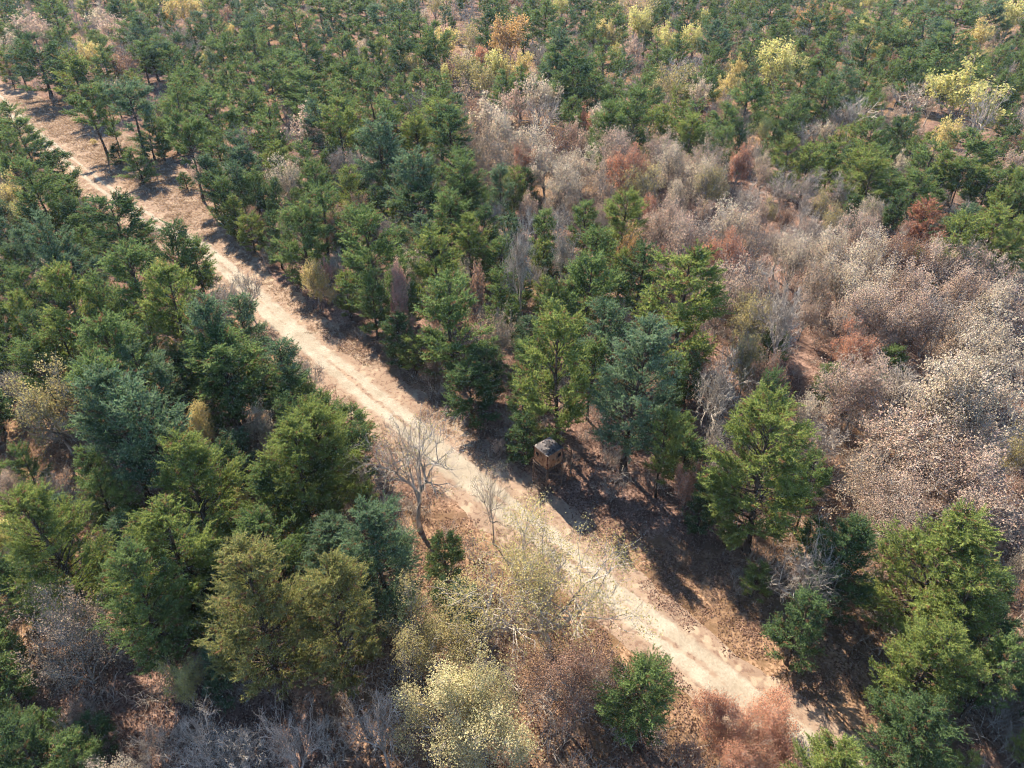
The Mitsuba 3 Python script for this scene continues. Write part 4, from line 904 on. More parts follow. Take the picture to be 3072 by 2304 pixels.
('d','t',-10.4,210.4,7.7,4.3,17,2,'tan leaved tree lower left of the golden orange treetop, nearest one'),
('d','u',96.1,194.4,7.1,3.9,220,7,'dull maroon brown tree upper left of the big lime tree'),
('d','k',80.4,159.9,6.5,3.3,197,2,'pinkish brown leaved tree left of the big lime tree'),
('d','t',-19.4,185.3,7.4,3.7,45,7,'tan leaved tree above the big dark cedar'),
('d','t',6.7,191.7,7.4,3.7,330,4,'tan leaved tree lower right of the golden orange treetop, nearest one'),
('d','t',-39.8,205.4,7.1,3.9,205,9,'tan leaved tree upper left of the big dark cedar'),
('d','v',138.6,207.8,7.1,3.9,257,9,'olive yellow tree below the top right corner'),
('d','t',57.5,132.4,6.8,2.7,47,0,'tan leaved tree upper left of the rust red cedar, second out'),
('d','u',158.5,277.6,8.2,5.0,110,0,'dull maroon brown tree left of the top right corner'),
('d','l',-107.9,273.7,8.1,4.9,350,4,'pale lime yellow tree upper right of the golden upper left tree'),
('d','v',-33.3,206.1,7.9,3.8,312,2,'olive yellow tree upper left of the big dark cedar'),
('d','v',-120.2,217.6,7.1,3.9,125,7,'olive yellow tree lower right of the top left corner'),
('d','p',-22.9,78.5,6.0,1.7,240,4,'pink red tree upper right of the sandy track bend'),
('d','l',-133.1,286.8,8.1,4.9,137,7,'pale lime yellow tree left of the golden upper left tree'),
('d','k',76.0,145.2,5.9,2.7,80,0,'low pinkish brown leaved tree left of the big lime tree'),
('d','u',0.8,281.0,8.0,4.8,27,4,'dull maroon brown tree above the golden orange treetop'),
('d','v',78.5,116.6,5.5,2.3,102,9,'low olive yellow tree above the small sandy gap at right'),
('d','k',-62.7,146.2,5.9,2.7,260,2,'low pinkish brown leaved tree above the leaning clearing pine'),
('d','k',-169.0,254.5,7.5,4.3,167,7,'pinkish brown leaved tree lower left of the top left corner'),
('d','t',-71.3,291.3,8.0,4.8,195,0,'tan leaved tree right of the golden upper left tree, second out'),
('d','t',-17.7,307.5,8.2,5.0,142,2,'tan leaved tree left of the top edge midpoint'),
('d','w',-22.0,243.1,7.2,4.0,125,9,'brown leaved tree left of the golden orange treetop'),
('d','u',-128.8,302.2,8.1,4.9,345,2,'dull maroon brown tree upper left of the golden upper left tree'),
('d','u',39.2,145.8,5.8,2.6,160,7,'low dull maroon brown tree lower right of the cream olive round tree'),
('d','t',186.1,317.1,8.3,5.1,207,9,'tan leaved tree left of the top right corner, second out'),
('d','r',107.2,252.9,7.3,4.1,47,9,'rust red tree upper left of the big lime tree'),
('d','v',-111.6,154.9,5.9,2.7,15,2,"low olive yellow tree left of the track's far left end"),
('d','t',-28.0,253.9,7.3,4.1,220,9,'tan leaved tree left of the golden orange treetop, nearest one'),
('d','u',-97.6,317.1,8.1,4.9,177,7,'dull maroon brown tree right of the golden upper left tree, second out'),
('d','t',-82.0,266.4,7.4,4.2,90,4,'tan leaved tree right of the golden upper left tree, nearest one'),
('d','k',-51.9,309.5,8.0,4.8,107,2,'pinkish brown leaved tree left of the top edge midpoint, second out'),
('d','k',75.1,321.2,8.1,4.9,257,0,'pinkish brown leaved tree above the cream olive round tree'),
('d','k',-73.3,312.2,8.0,4.8,337,2,'pinkish brown leaved tree right of the golden upper left tree'),
('d','v',46.1,314.7,8.0,4.8,210,0,'olive yellow tree upper right of the top middle yellow tree'),
('d','t',-88.7,168.8,5.9,2.7,100,2,'low tan leaved tree upper left of the grassy clearing'),
('d','w',175.0,303.2,7.7,4.5,85,9,'brown leaved tree left of the top right corner'),
('d','l',28.1,205.7,6.4,3.2,205,2,'pale lime yellow tree lower right of the top middle yellow tree'),
('d','k',166.4,297.6,7.6,4.4,265,7,'pinkish brown leaved tree left of the top right corner, second out'),
('d','t',-58.2,281.0,7.4,4.2,295,7,'tan leaved tree left of the golden orange treetop, second out'),
('d','l',-78.3,195.5,6.2,3.0,127,2,'pale lime yellow tree lower right of the golden upper left tree'),
('d','u',-64.7,246.6,7.2,3.7,285,9,'dull maroon brown tree right of the golden upper left tree, fourth out'),
('d','w',15.9,313.5,7.7,4.5,115,4,'brown leaved tree right of the top edge midpoint'),
('d','w',85.3,194.4,6.1,2.9,97,9,'brown leaved tree left of the big lime tree'),
('d','l',-153.4,284.1,7.3,4.1,157,7,'pale lime yellow tree right of the top left corner'),
('d','t',-82.5,210.4,6.3,3.1,217,9,'tan leaved tree lower right of the golden upper left tree'),
('d','Y',90.3,314.2,7.6,4.4,300,9,'golden yellow tree upper right of the cream olive round tree'),
('d','l',-15.4,176.0,7.2,2.6,267,0,'pale lime yellow tree above the big dark cedar'),
('d','Y',-41.6,290.5,7.3,4.1,67,7,'golden yellow tree left of the golden orange treetop'),
('d','v',-66.2,226.1,6.4,3.2,157,4,'olive yellow tree right of the golden upper left tree'),
('d','k',108.4,264.2,6.9,3.7,117,2,'pinkish brown leaved tree upper left of the big lime tree'),
('d','l',-40.8,320.8,7.5,4.3,5,2,'pale lime yellow tree left of the top edge midpoint'),
('d','t',38.6,304.1,7.3,4.1,142,9,'tan leaved tree above the top middle yellow tree'),
('d','t',0.7,267.4,6.8,3.6,255,0,'tan leaved tree below the top edge midpoint'),
('d','l',63.2,259.6,6.6,3.4,282,9,'pale lime yellow tree upper right of the cream olive round tree, second out'),
('d','Y',27.5,268.8,6.7,3.5,335,4,'golden yellow tree upper left of the top middle yellow tree'),
('d','t',192.0,320.0,7.2,4.0,157,9,'tan leaved tree left of the top right corner, nearest one'),
('d','O',-108.3,249.5,7.4,3.1,347,9,'orange tree left of the golden upper left tree'),
('d','k',181.9,311.6,7.0,3.8,235,2,'pinkish brown leaved tree left of the top right corner, nearest one'),
('d','k',-37.3,311.0,6.9,3.7,50,7,'pinkish brown leaved tree left of the top edge midpoint, nearest one'),
('d','t',166.6,284.7,6.6,3.4,160,4,'tan leaved tree left of the top right corner, third out'),
('d','w',71.5,260.4,6.3,3.1,297,2,'brown leaved tree upper right of the cream olive round tree, second out'),
('d','t',-127.9,318.1,6.7,3.5,20,0,'tan leaved tree above the golden upper left tree'),
('d','Y',43.1,320.5,6.4,3.2,245,2,'golden yellow tree above the top middle yellow tree'),
('d','t',75.3,315.3,6.3,3.1,95,2,'tan leaved tree above the cream olive round tree'),
('d','v',172.7,321.1,6.3,3.1,275,0,'olive yellow tree left of the top right corner'),
('g','v',-7.5,40.1,12.5,7.9,257,7,'grey branched bare tree with sparse olive leaves leaning before the sandy track'),
('g','g',-17.4,20.4,7.0,4.4,180,4,'grey leafless spreading tree right of the bottom left corner'),
('g','g',-7.5,21.2,8.0,4.3,115,4,'grey leafless spreading tree left of the round cream bottom tree, nearest one'),
('g','g',20.0,30.9,9.0,5.0,305,9,'spidery white bare tree in front of dark cedars at lower right'),
('g','g',-12.3,20.0,9.0,3.8,317,0,'grey leafless spreading tree left of the round cream bottom tree, second out'),
('g','g',18.8,51.3,10.0,6.2,182,0,'grey leafless spreading tree lower left of the grey tree near the blind'),
('g','g',-15.6,20.5,5.0,3.3,95,7,'grey leafless upright tree left of the round cream bottom tree'),
('g','g',45.1,65.7,8.5,6.1,315,0,'grey leafless spreading tree below the rust red cedar'),
('g','g',26.9,60.6,13.0,5.6,40,9,'grey leafless upright tree upper right of the grey tree near the blind'),
('g','g',-21.4,21.3,4.0,3.1,232,2,'grey leafless low bushy tree right of the bottom left corner'),
('g','g',39.0,86.3,8.9,6.6,275,4,'grey leafless spreading tree left of the rust red cedar, third out'),
('g','g',24.1,85.2,8.9,6.5,235,9,'grey leafless upright tree above the broad yellow-green cedar'),
('g','g',34.4,84.0,8.8,6.5,137,9,'grey leafless upright tree upper right of the broad yellow-green cedar, nearest one'),
('g','g',27.9,75.6,8.4,6.0,65,2,'grey leafless spreading tree right of the broad yellow-green cedar'),
('g','g',51.7,75.1,8.4,6.0,157,7,'grey leafless upright tree below the rust red cedar'),
('g','g',-38.1,42.8,4.0,4.1,120,0,'grey leafless low bushy tree upper right of the left edge midpoint'),
('g','g',8.2,17.8,5.1,2.5,320,0,'grey leafless spreading tree lower left of the orange red bottom tree'),
('g','v',-1.5,38.8,9.0,3.5,35,2,'grey branched tree with sparse olive leaves lower left of the camouflage blind'),
('g','g',17.8,43.6,6.3,3.7,225,0,'grey leafless spreading tree left of the lone yellow-green cedar'),
('g','g',36.5,54.3,6.7,4.3,142,7,'grey leafless upright tree left of the right edge midpoint'),
('g','g',5.0,135.3,10.0,8.2,187,2,'grey leafless spreading tree right of the big dark cedar'),
('g','g',-19.9,44.8,6.2,3.7,25,0,'grey leafless spreading tree below the sandy track bend'),
('g','g',26.9,46.8,6.2,3.7,212,7,'grey leafless upright tree upper right of the lone yellow-green cedar'),
('g','g',-33.7,23.5,5.2,2.6,237,2,'grey leafless spreading tree upper left of the bottom left corner'),
('g','g',80.0,148.7,10.1,8.5,282,7,'grey leafless upright tree left of the big lime tree, nearest one'),
('g','g',64.5,138.7,9.7,7.9,197,9,'grey leafless upright tree left of the big lime tree, second out'),
('g','g',-33.3,71.3,7.0,4.7,232,9,'grey leafless upright tree left of the sandy track bend'),
('g','g',21.6,158.7,10.0,8.5,297,4,'grey leafless spreading tree below the top middle yellow tree'),
('g','g',17.9,47.1,6.0,3.4,182,4,'grey leafless spreading tree upper left of the lone yellow-green cedar'),
('g','g',39.6,37.0,5.6,3.0,172,9,'grey leafless upright tree below the right edge midpoint'),
('g','g',1.1,71.4,15.0,4.3,142,4,'grey leafless spreading tree below the tall grey bare trunk, nearest one'),
('g','g',45.0,104.7,8.1,5.6,107,4,'grey leafless spreading tree left of the rust red cedar, fourth out'),
('g','g',40.7,104.0,8.0,5.6,330,9,'grey leafless upright tree lower right of the cream olive round tree, second out'),
('g','g',34.5,101.1,7.9,5.5,162,9,'grey leafless upright tree upper right of the broad yellow-green cedar, second out'),
('g','g',42.1,174.7,9.6,8.2,55,2,'grey leafless spreading tree upper right of the cream olive round tree, nearest one'),
('g','g',36.6,173.0,9.5,8.1,277,7,'grey leafless upright tree above the cream olive round tree, nearest one'),
('g','g',-20.2,57.3,6.2,3.5,67,2,'grey leafless spreading tree lower right of the sandy track bend'),
('g','g',-31.1,73.8,7.0,4.0,95,2,'grey leafless spreading tree upper left of the sandy track bend'),
('g','g',5.9,75.8,12.0,4.0,280,0,'grey leafless spreading tree lower right of the tall grey bare trunk'),
('g','g',85.5,132.7,13.0,6.1,145,0,'grey leafless spreading tree lower right of the big lime tree'),
('g','g',-25.2,114.1,7.7,5.2,210,7,'grey leafless upright tree left of the big dark cedar'),
('g','g',21.2,74.8,6.3,3.8,77,4,'grey leafless spreading tree upper right of the broad yellow-green cedar'),
('g','g',49.9,104.3,7.4,4.8,245,0,'grey leafless spreading tree left of the rust red cedar, second out'),
('g','g',-20.2,151.4,8.4,6.4,215,2,'grey leafless spreading tree upper left of the big dark cedar, second out'),
('g','g',-97.8,196.8,9.1,7.8,197,0,'grey leafless spreading tree lower left of the golden upper left tree, third out'),
('g','g',6.9,196.8,9.1,7.8,322,9,'grey leafless upright tree lower right of the golden orange treetop'),
('g','g',6.6,94.1,6.7,4.2,145,9,'grey leafless upright tree right of the tall grey bare trunk'),
('g','g',-47.2,128.0,7.7,5.4,22,9,'grey leafless upright tree right of the leaning clearing pine'),
('g','g',-48.4,56.0,5.5,2.9,310,7,'grey leafless upright tree upper left of the olive left edge tree'),
('g','g',-28.8,116.9,7.4,4.9,72,0,'grey leafless spreading tree left of the big dark cedar'),
('g','g',-26.3,21.7,4.4,1.7,85,0,'grey leafless low bushy tree upper right of the bottom left corner'),
('g','g',26.8,166.7,8.3,6.5,75,0,'grey leafless spreading tree left of the cream olive round tree'),
('g','g',-26.1,45.5,5.1,2.5,102,2,'grey leafless spreading tree lower left of the sandy track bend'),
('g','g',-13.0,246.5,9.7,9.1,135,0,'grey leafless spreading tree left of the golden orange treetop, nearest one'),
('g','g',-127.3,231.7,9.3,8.6,327,0,'grey leafless spreading tree right of the top left corner, fifth out'),
('g','g',-62.7,69.4,5.8,3.2,7,2,'grey leafless spreading tree lower left of the golden left edge tree, third out'),
('g','g',62.8,141.9,7.7,5.4,335,4,'grey leafless spreading tree left of the big lime tree, fifth out'),
('g','g',71.5,140.4,7.6,5.4,112,0,'grey leafless spreading tree left of the big lime tree, second out'),
('g','g',89.4,206.4,8.7,7.5,307,0,'grey leafless spreading tree upper left of the big lime tree, second out'),
('g','g',44.0,139.5,7.6,5.3,357,9,'grey leafless upright tree lower right of the cream olive round tree, nearest one'),
('g','g',-17.0,90.3,6.5,3.8,345,0,'grey leafless spreading tree above the pink red trackside tree, nearest one'),
('g','g',-113.3,198.1,8.5,7.1,250,9,"grey leafless upright tree upper right of the track's far left end"),
('g','g',52.7,130.6,7.4,5.0,250,7,'grey leafless upright tree right of the cream olive round tree'),
('g','g',58.6,67.2,5.6,3.0,82,4,'grey leafless spreading tree upper right of the right edge midpoint'),
('g','g',-21.9,80.8,6.0,3.4,172,0,'grey leafless spreading tree left of the pink red trackside tree'),
('g','g',-62.3,75.8,5.8,3.3,145,9,'grey leafless upright tree below the golden left edge tree'),
('g','g',-76.7,94.9,6.3,3.8,170,2,'grey leafless spreading tree lower left of the golden left edge tree, second out'),
('g','g',54.7,59.0,5.2,2.6,112,0,'grey leafless spreading tree right of the right edge midpoint'),
('g','g',-14.2,28.7,4.4,1.7,327,2,'grey leafless low bushy tree upper left of the round cream bottom tree'),
('g','g',-35.1,33.5,4.6,1.9,35,9,'grey leafless low bushy tree lower right of the left edge midpoint'),
('g','g',5.9,230.0,8.6,7.6,185,2,'grey leafless spreading tree right of the golden orange treetop'),
('g','g',-2.7,96.2,6.2,3.6,227,9,'grey leafless upright tree upper left of the tall grey bare trunk'),
('g','g',-93.4,221.9,8.5,7.3,315,9,'grey leafless upright tree below the golden upper left tree'),
('g','g',25.7,141.9,7.2,4.9,167,4,'grey leafless spreading tree lower left of the cream olive round tree'),
('g','g',-83.3,201.0,8.0,6.5,145,2,'grey leafless spreading tree below the golden upper left tree'),
('g','g',-76.7,98.6,6.1,3.6,20,4,'grey leafless spreading tree lower left of the golden left edge tree, nearest one'),
('g','g',3.2,77.6,5.6,3.0,335,2,'grey leafless spreading tree below the tall grey bare trunk, second out'),
('g','g',41.9,121.9,6.8,4.2,90,2,'grey leafless spreading tree lower right of the cream olive round tree, fourth out'),
('g','g',42.9,100.0,6.1,3.6,355,0,'grey leafless spreading tree left of the rust red cedar, fifth out'),
('g','g',63.2,96.4,5.9,3.4,307,4,'grey leafless spreading tree right of the rust red cedar'),
('g','g',-36.0,62.0,5.1,2.4,85,4,'grey leafless spreading tree left of the sandy track bend'),
('g','g',-43.6,39.2,4.5,1.8,240,4,'grey leafless low bushy tree left of the left edge midpoint'),
('g','g',86.2,152.3,7.0,4.7,60,2,'grey leafless spreading tree left of the big lime tree, nearest one'),
('g','g',82.3,224.2,7.8,6.4,190,2,'grey leafless spreading tree upper right of the cream olive round tree, ninth out'),
('g','g',-31.9,93.2,5.6,3.1,127,4,'grey leafless spreading tree above the sandy track bend'),
('g','g',43.1,130.3,6.4,3.9,330,2,'grey leafless spreading tree lower right of the cream olive round tree, third out'),
('g','g',13.6,67.2,5.0,2.4,260,9,'grey leafless upright tree lower left of the broad yellow-green cedar'),
('g','g',-4.2,193.3,7.3,5.4,207,7,'grey leafless upright tree below the golden orange treetop'),
('g','g',62.6,112.9,6.0,3.5,120,4,'grey leafless spreading tree upper left of the rust red cedar, nearest one'),
('g','g',-20.7,104.2,6.0,3.2,230,4,'grey leafless spreading tree above the pink red trackside tree, second out'),
('g','g',12.7,69.4,5.0,2.4,222,0,'grey leafless low bushy tree left of the broad yellow-green cedar'),
('g','g',99.0,142.4,6.5,4.0,22,2,'grey leafless spreading tree right of the big lime tree, nearest one'),
('g','g',84.5,111.3,5.8,3.3,72,4,'grey leafless spreading tree upper right of the small sandy gap at right, nearest one'),
('g','g',-37.1,72.7,5.0,2.3,47,2,'grey leafless low bushy tree left of the sandy track bend'),
('g','g',-61.7,98.3,5.5,2.9,282,0,'grey leafless spreading tree lower left of the grassy clearing'),
('g','g',-17.7,148.3,6.5,4.0,137,0,'grey leafless spreading tree upper left of the big dark cedar, nearest one'),
('g','g',-74.4,152.9,6.6,4.1,195,7,'grey leafless upright tree upper left of the leaning clearing pine'),
('g','g',12.7,93.8,5.4,2.8,355,2,'grey leafless spreading tree right of the tall grey bare trunk'),
('g','g',57.1,135.8,6.2,3.7,42,2,'grey leafless spreading tree upper left of the rust red cedar, third out'),
('g','g',-82.2,111.8,5.6,3.0,130,2,'grey leafless spreading tree upper left of the golden left edge tree'),
('g','g',20.0,196.6,7.1,4.7,290,2,'grey leafless spreading tree lower left of the top middle yellow tree'),
('g','g',92.7,264.1,7.5,6.0,130,9,'grey leafless upright tree upper right of the cream olive round tree, third out'),
('g','g',54.6,99.3,5.3,2.7,60,0,'grey leafless spreading tree left of the rust red cedar, nearest one'),
('g','g',-40.8,201.2,7.1,4.7,342,0,'grey leafless spreading tree upper left of the big dark cedar, fourth out'),
('g','g',-9.7,147.4,6.1,3.6,35,7,'grey leafless upright tree upper right of the big dark cedar'),
('g','g',-13.5,119.8,5.6,3.0,132,7,'grey leafless upright tree lower left of the big dark cedar'),
('g','g',104.4,148.8,6.1,3.6,65,7,'grey leafless upright tree right of the big lime tree, second out'),
('g','g',-48.2,201.9,7.0,4.6,190,2,'grey leafless spreading tree upper left of the big dark cedar, fifth out'),
('g','g',33.8,191.2,6.7,4.3,227,0,'grey leafless spreading tree upper left of the cream olive round tree'),
('g','g',-11.6,109.2,5.3,2.7,37,2,'grey leafless spreading tree below the big dark cedar'),
('g','g',18.5,229.1,7.3,5.0,182,4,'grey leafless spreading tree left of the top middle yellow tree'),
('g','g',-58.6,232.4,7.4,5.0,245,7,'grey leafless upright tree right of the golden upper left tree, third out'),
('g','g',67.0,99.7,5.1,2.5,330,9,'grey leafless upright tree upper left of the small sandy gap at right'),
('g','g',57.9,176.5,6.4,3.9,145,0,'grey leafless spreading tree right of the cream olive round tree, third out'),
('g','g',41.0,150.9,5.9,3.3,252,2,'grey leafless spreading tree lower right of the cream olive round tree, nearest one'),
('g','g',34.6,210.8,6.9,4.4,12,7,'grey leafless upright tree right of the top middle yellow tree, nearest one'),
('g','g',121.3,184.9,6.4,3.9,57,0,'grey leafless spreading tree upper right of the big lime tree'),
('g','g',-51.0,93.6,4.5,2.3,220,7,'grey leafless low bushy tree below the grassy clearing'),
('g','g',71.6,125.3,5.4,2.8,152,2,'grey leafless spreading tree above the rust red cedar'),
('g','g',-91.7,170.1,6.1,3.6,227,7,'grey leafless upright tree upper left of the grassy clearing'),
('g','g',-161.2,241.1,7.2,4.8,197,7,'grey leafless upright tree lower left of the top left corner'),
('g','g',20.7,256.3,7.4,5.0,130,0,'grey leafless spreading tree upper left of the top middle yellow tree'),
('g','g',-176.4,264.9,7.5,5.1,120,2,'grey leafless spreading tree lower left of the top left corner'),
('g','g',66.1,104.8,5.0,2.3,20,9,'grey leafless low bushy tree upper right of the rust red cedar'),
('g','g',106.0,144.9,5.6,3.0,87,0,'grey leafless spreading tree right of the big lime tree, fourth out'),
('g','g',60.5,130.5,5.3,2.7,177,4,'grey leafless spreading tree upper left of the rust red cedar, second out'),
('g','g',69.2,134.0,5.4,2.8,110,4,'grey leafless spreading tree left of the big lime tree, third out'),
('g','g',46.4,158.5,5.7,3.2,340,2,'grey leafless spreading tree right of the cream olive round tree, second out'),
('g','g',31.1,193.5,6.3,3.7,17,0,'grey leafless spreading tree lower right of the top middle yellow tree'),
('g','g',-18.5,118.8,5.1,2.5,187,0,'grey leafless spreading tree lower left of the big dark cedar'),
('g','g',-69.4,269.6,7.4,5.0,277,7,'grey leafless upright tree right of the golden upper left tree, second out'),
('g','g',101.9,144.7,5.5,2.9,317,4,'grey leafless spreading tree right of the big lime tree, second out'),
('g','g',64.8,113.9,5.0,2.3,172,2,'grey leafless low bushy tree upper left of the rust red cedar'),
('g','g',-115.4,261.4,7.1,4.7,62,9,'grey leafless upright tree left of the golden upper left tree, nearest one'),
('g','g',-85.5,112.2,4.9,2.3,342,9,'grey leafless low bushy tree upper left of the golden left edge tree'),
('g','g',-14.2,287.0,7.4,5.0,282,2,'grey leafless spreading tree left of the top edge midpoint, nearest one'),
('g','g',164.4,244.4,6.8,4.4,280,7,'grey leafless upright tree lower right of the top right corner'),
('g','g',-48.1,155.7,5.5,2.9,170,4,'grey leafless spreading tree upper right of the leaning clearing pine, nearest one'),
('g','g',-141.0,209.8,6.3,3.8,20,2,'grey leafless spreading tree below the top left corner, third out'),
('g','g',151.0,223.4,6.4,4.0,190,4,'grey leafless spreading tree below the top right corner, second out'),
('g','g',93.0,123.6,5.0,2.4,192,2,'grey leafless spreading tree upper right of the small sandy gap at right, second out'),
('g','g',146.3,213.4,6.2,3.7,10,7,'grey leafless upright tree below the top right corner, second out'),
('g','g',37.7,138.2,5.2,2.6,280,2,'grey leafless spreading tree lower right of the cream olive round tree, second out'),
('g','g',111.4,160.8,5.4,2.8,202,9,'grey leafless upright tree right of the big lime tree, nearest one'),
('g','g',-151.7,315.4,7.5,5.1,300,7,'grey leafless upright tree upper left of the golden upper left tree, second out'),
('g','g',51.3,309.1,7.4,5.0,2,7,'grey leafless upright tree upper right of the top middle yellow tree, nearest one'),
('g','g',113.6,161.2,5.4,2.8,270,0,'grey leafless spreading tree right of the big lime tree, third out'),
('g','g',-45.4,149.9,5.3,2.6,92,0,'grey leafless spreading tree upper right of the leaning clearing pine, second out'),
('g','g',-29.5,191.0,5.8,3.2,267,2,'grey leafless spreading tree upper left of the big dark cedar, third out'),
('g','g',-102.3,263.3,6.7,4.3,200,4,'grey leafless spreading tree right of the golden upper left tree, nearest one'),
('g','g',124.1,304.7,7.2,4.8,87,4,'grey leafless spreading tree upper left of the big lime tree, third out'),
('g','g',73.6,297.8,7.1,4.7,80,9,'grey leafless upright tree above the cream olive round tree, second out'),
('g','g',99.8,303.4,7.1,4.7,210,7,'grey leafless upright tree upper right of the cream olive round tree, second out'),
('g','g',134.7,279.5,6.8,4.4,82,7,'grey leafless upright tree upper left of the big lime tree, nearest one'),
('g','g',103.1,244.8,6.4,3.9,95,7,'grey leafless upright tree upper left of the big lime tree, third out'),
('g','g',33.8,321.3,7.3,4.9,332,2,'grey leafless spreading tree above the top middle yellow tree, second out'),
('g','g',52.9,257.8,6.5,4.0,92,9,'grey leafless upright tree right of the top middle yellow tree, second out'),
('g','g',-154.6,280.6,6.7,4.3,77,9,'grey leafless upright tree right of the top left corner, nearest one'),
('g','g',86.5,318.1,7.2,4.8,330,4,'grey leafless spreading tree upper right of the cream olive round tree, fifth out'),
('g','g',62.7,305.3,7.0,4.6,57,0,'grey leafless spreading tree upper right of the top middle yellow tree'),
('g','g',-27.7,165.0,5.3,2.7,352,7,'grey leafless upright tree upper left of the big dark cedar, nearest one'),
('g','g',155.1,284.1,6.7,4.3,87,9,'grey leafless upright tree left of the top right corner, second out'),
('g','g',145.9,291.4,6.8,4.3,185,4,'grey leafless spreading tree left of the top right corner'),
('g','g',128.3,265.1,6.4,4.0,282,4,'grey leafless spreading tree upper left of the big lime tree, nearest one'),
('g','g',86.0,191.6,5.6,3.0,40,2,'grey leafless spreading tree left of the big lime tree, fourth out'),
('g','g',-62.5,241.1,6.1,3.6,195,4,'grey leafless spreading tree right of the golden upper left tree, third out'),
('g','g',51.9,187.4,5.5,2.9,187,2,'grey leafless spreading tree right of the cream olive round tree, nearest one'),
('g','g',-154.9,229.6,6.0,3.4,132,4,'grey leafless spreading tree below the top left corner, second out'),
('g','g',-98.5,223.6,5.9,3.4,100,7,'grey leafless upright tree lower left of the golden upper left tree'),
('g','g',76.9,285.2,6.6,4.1,290,0,'grey leafless spreading tree upper right of the cream olive round tree, fourth out'),
('g','g',-101.2,225.0,5.9,3.3,175,2,'grey leafless spreading tree lower left of the golden upper left tree, second out'),
('g','g',-48.4,292.8,6.7,4.2,15,7,'grey leafless upright tree left of the golden orange treetop'),
('g','g',-49.6,221.5,5.8,3.3,45,9,'grey leafless upright tree upper left of the big dark cedar, second out'),
('g','g',93.3,309.0,6.9,4.4,12,2,'grey leafless spreading tree upper right of the cream olive round tree, seventh out'),
('g','g',-107.1,241.5,6.1,3.5,252,0,'grey leafless spreading tree lower left of the golden upper left tree, nearest one'),
('g','g',-62.3,311.6,6.8,4.4,217,4,'grey leafless spreading tree left of the golden orange treetop, fifth out'),
('g','g',74.2,246.0,6.1,3.6,147,0,'grey leafless spreading tree upper right of the cream olive round tree, third out'),
('g','g',110.9,295.4,6.6,4.2,35,7,'grey leafless upright tree upper right of the cream olive round tree, fifth out'),
('g','g',31.4,306.2,6.6,4.2,112,2,'grey leafless spreading tree above the top middle yellow tree, nearest one'),
('g','g',-24.7,239.8,5.9,3.3,170,2,'grey leafless spreading tree left of the golden orange treetop, second out'),
('g','g',-124.4,320.4,6.8,4.3,32,7,'grey leafless upright tree upper right of the golden upper left tree'),
('g','g',156.6,237.7,5.8,3.3,210,9,'grey leafless upright tree below the top right corner, nearest one'),
('g','g',-31.2,277.8,6.3,3.8,322,0,'grey leafless spreading tree left of the golden orange treetop, third out'),
('g','g',-129.8,274.8,6.2,3.7,0,7,'grey leafless upright tree left of the golden upper left tree, second out'),
('g','g',-20.8,283.2,6.3,3.8,232,2,'grey leafless spreading tree left of the top edge midpoint, second out'),
('g','g',-186.2,289.8,6.4,3.9,122,4,"grey leafless spreading tree above the track's far left end"),
('g','g',191.1,307.1,6.5,4.1,187,9,'grey leafless upright tree left of the top right corner, nearest one'),
('g','g',-162.8,296.1,6.4,3.9,85,4,'grey leafless spreading tree right of the top left corner, third out'),
('g','g',145.6,226.0,5.7,3.1,337,0,'grey leafless spreading tree below the top right corner, nearest one'),
('g','g',-161.7,305.9,6.5,4.0,70,0,'grey leafless spreading tree right of the top left corner, sixth out'),
('g','g',-170.2,314.0,6.5,4.1,262,7,'grey leafless upright tree right of the top left corner, second out'),
('g','g',-162.8,316.2,6.5,4.1,155,9,'grey leafless upright tree left of the golden upper left tree, third out'),
('g','g',-194.2,321.0,6.6,4.1,165,4,'grey leafless spreading tree right of the top left corner, nearest one'),
('g','g',-107.6,305.6,6.4,3.9,132,0,'grey leafless spreading tree upper right of the golden upper left tree, second out'),
('g','g',68.1,316.4,6.5,4.0,7,9,'grey leafless upright tree upper right of the top middle yellow tree, fourth out'),
('g','g',-158.1,237.6,5.6,3.1,310,2,'grey leafless spreading tree below the top left corner, nearest one'),
('g','g',-153.3,297.2,6.2,3.7,150,0,'grey leafless spreading tree left of the golden upper left tree, second out'),
('g','g',58.1,288.1,6.1,3.6,307,9,'grey leafless upright tree upper right of the top middle yellow tree, second out'),
('g','g',75.1,257.6,5.8,3.2,300,2,'grey leafless spreading tree upper right of the cream olive round tree, second out'),
('g','g',-36.2,282.8,6.0,3.5,300,2,'grey leafless spreading tree left of the golden orange treetop, fourth out'),
('g','g',43.1,312.1,6.3,3.8,120,9,'grey leafless upright tree above the top middle yellow tree'),
('g','g',64.3,319.1,6.4,3.9,187,7,'grey leafless upright tree upper right of the top middle yellow tree, third out'),
('g','g',-148.4,266.6,5.8,3.3,210,2,'grey leafless spreading tree right of the top left corner, fourth out'),
('g','g',97.0,315.5,6.3,3.8,30,2,'grey leafless spreading tree upper right of the cream olive round tree, eighth out'),
('g','g',-173.8,286.6,6.0,3.4,105,4,'grey leafless spreading tree right of the top left corner, second out'),
('g','g',-116.1,300.8,6.1,3.6,10,2,'grey leafless spreading tree upper right of the golden upper left tree, nearest one'),
('g','g',90.2,319.6,6.2,3.7,105,2,'grey leafless spreading tree upper right of the cream olive round tree, sixth out'),
('g','g',-134.3,251.5,5.6,3.0,197,9,'grey leafless upright tree left of the golden upper left tree, fourth out'),
('g','g',-2.9,317.1,6.1,3.6,340,9,'grey leafless upright tree upper left of the top edge midpoint'),
('g','g',132.1,286.4,5.8,3.3,117,9,'grey leafless upright tree upper left of the big lime tree, second out'),
('g','g',-102.9,268.9,5.7,3.1,55,9,'grey leafless upright tree right of the golden upper left tree, nearest one'),
('g','g',-35.4,302.6,5.9,3.4,305,2,'grey leafless spreading tree left of the top edge midpoint, third out'),
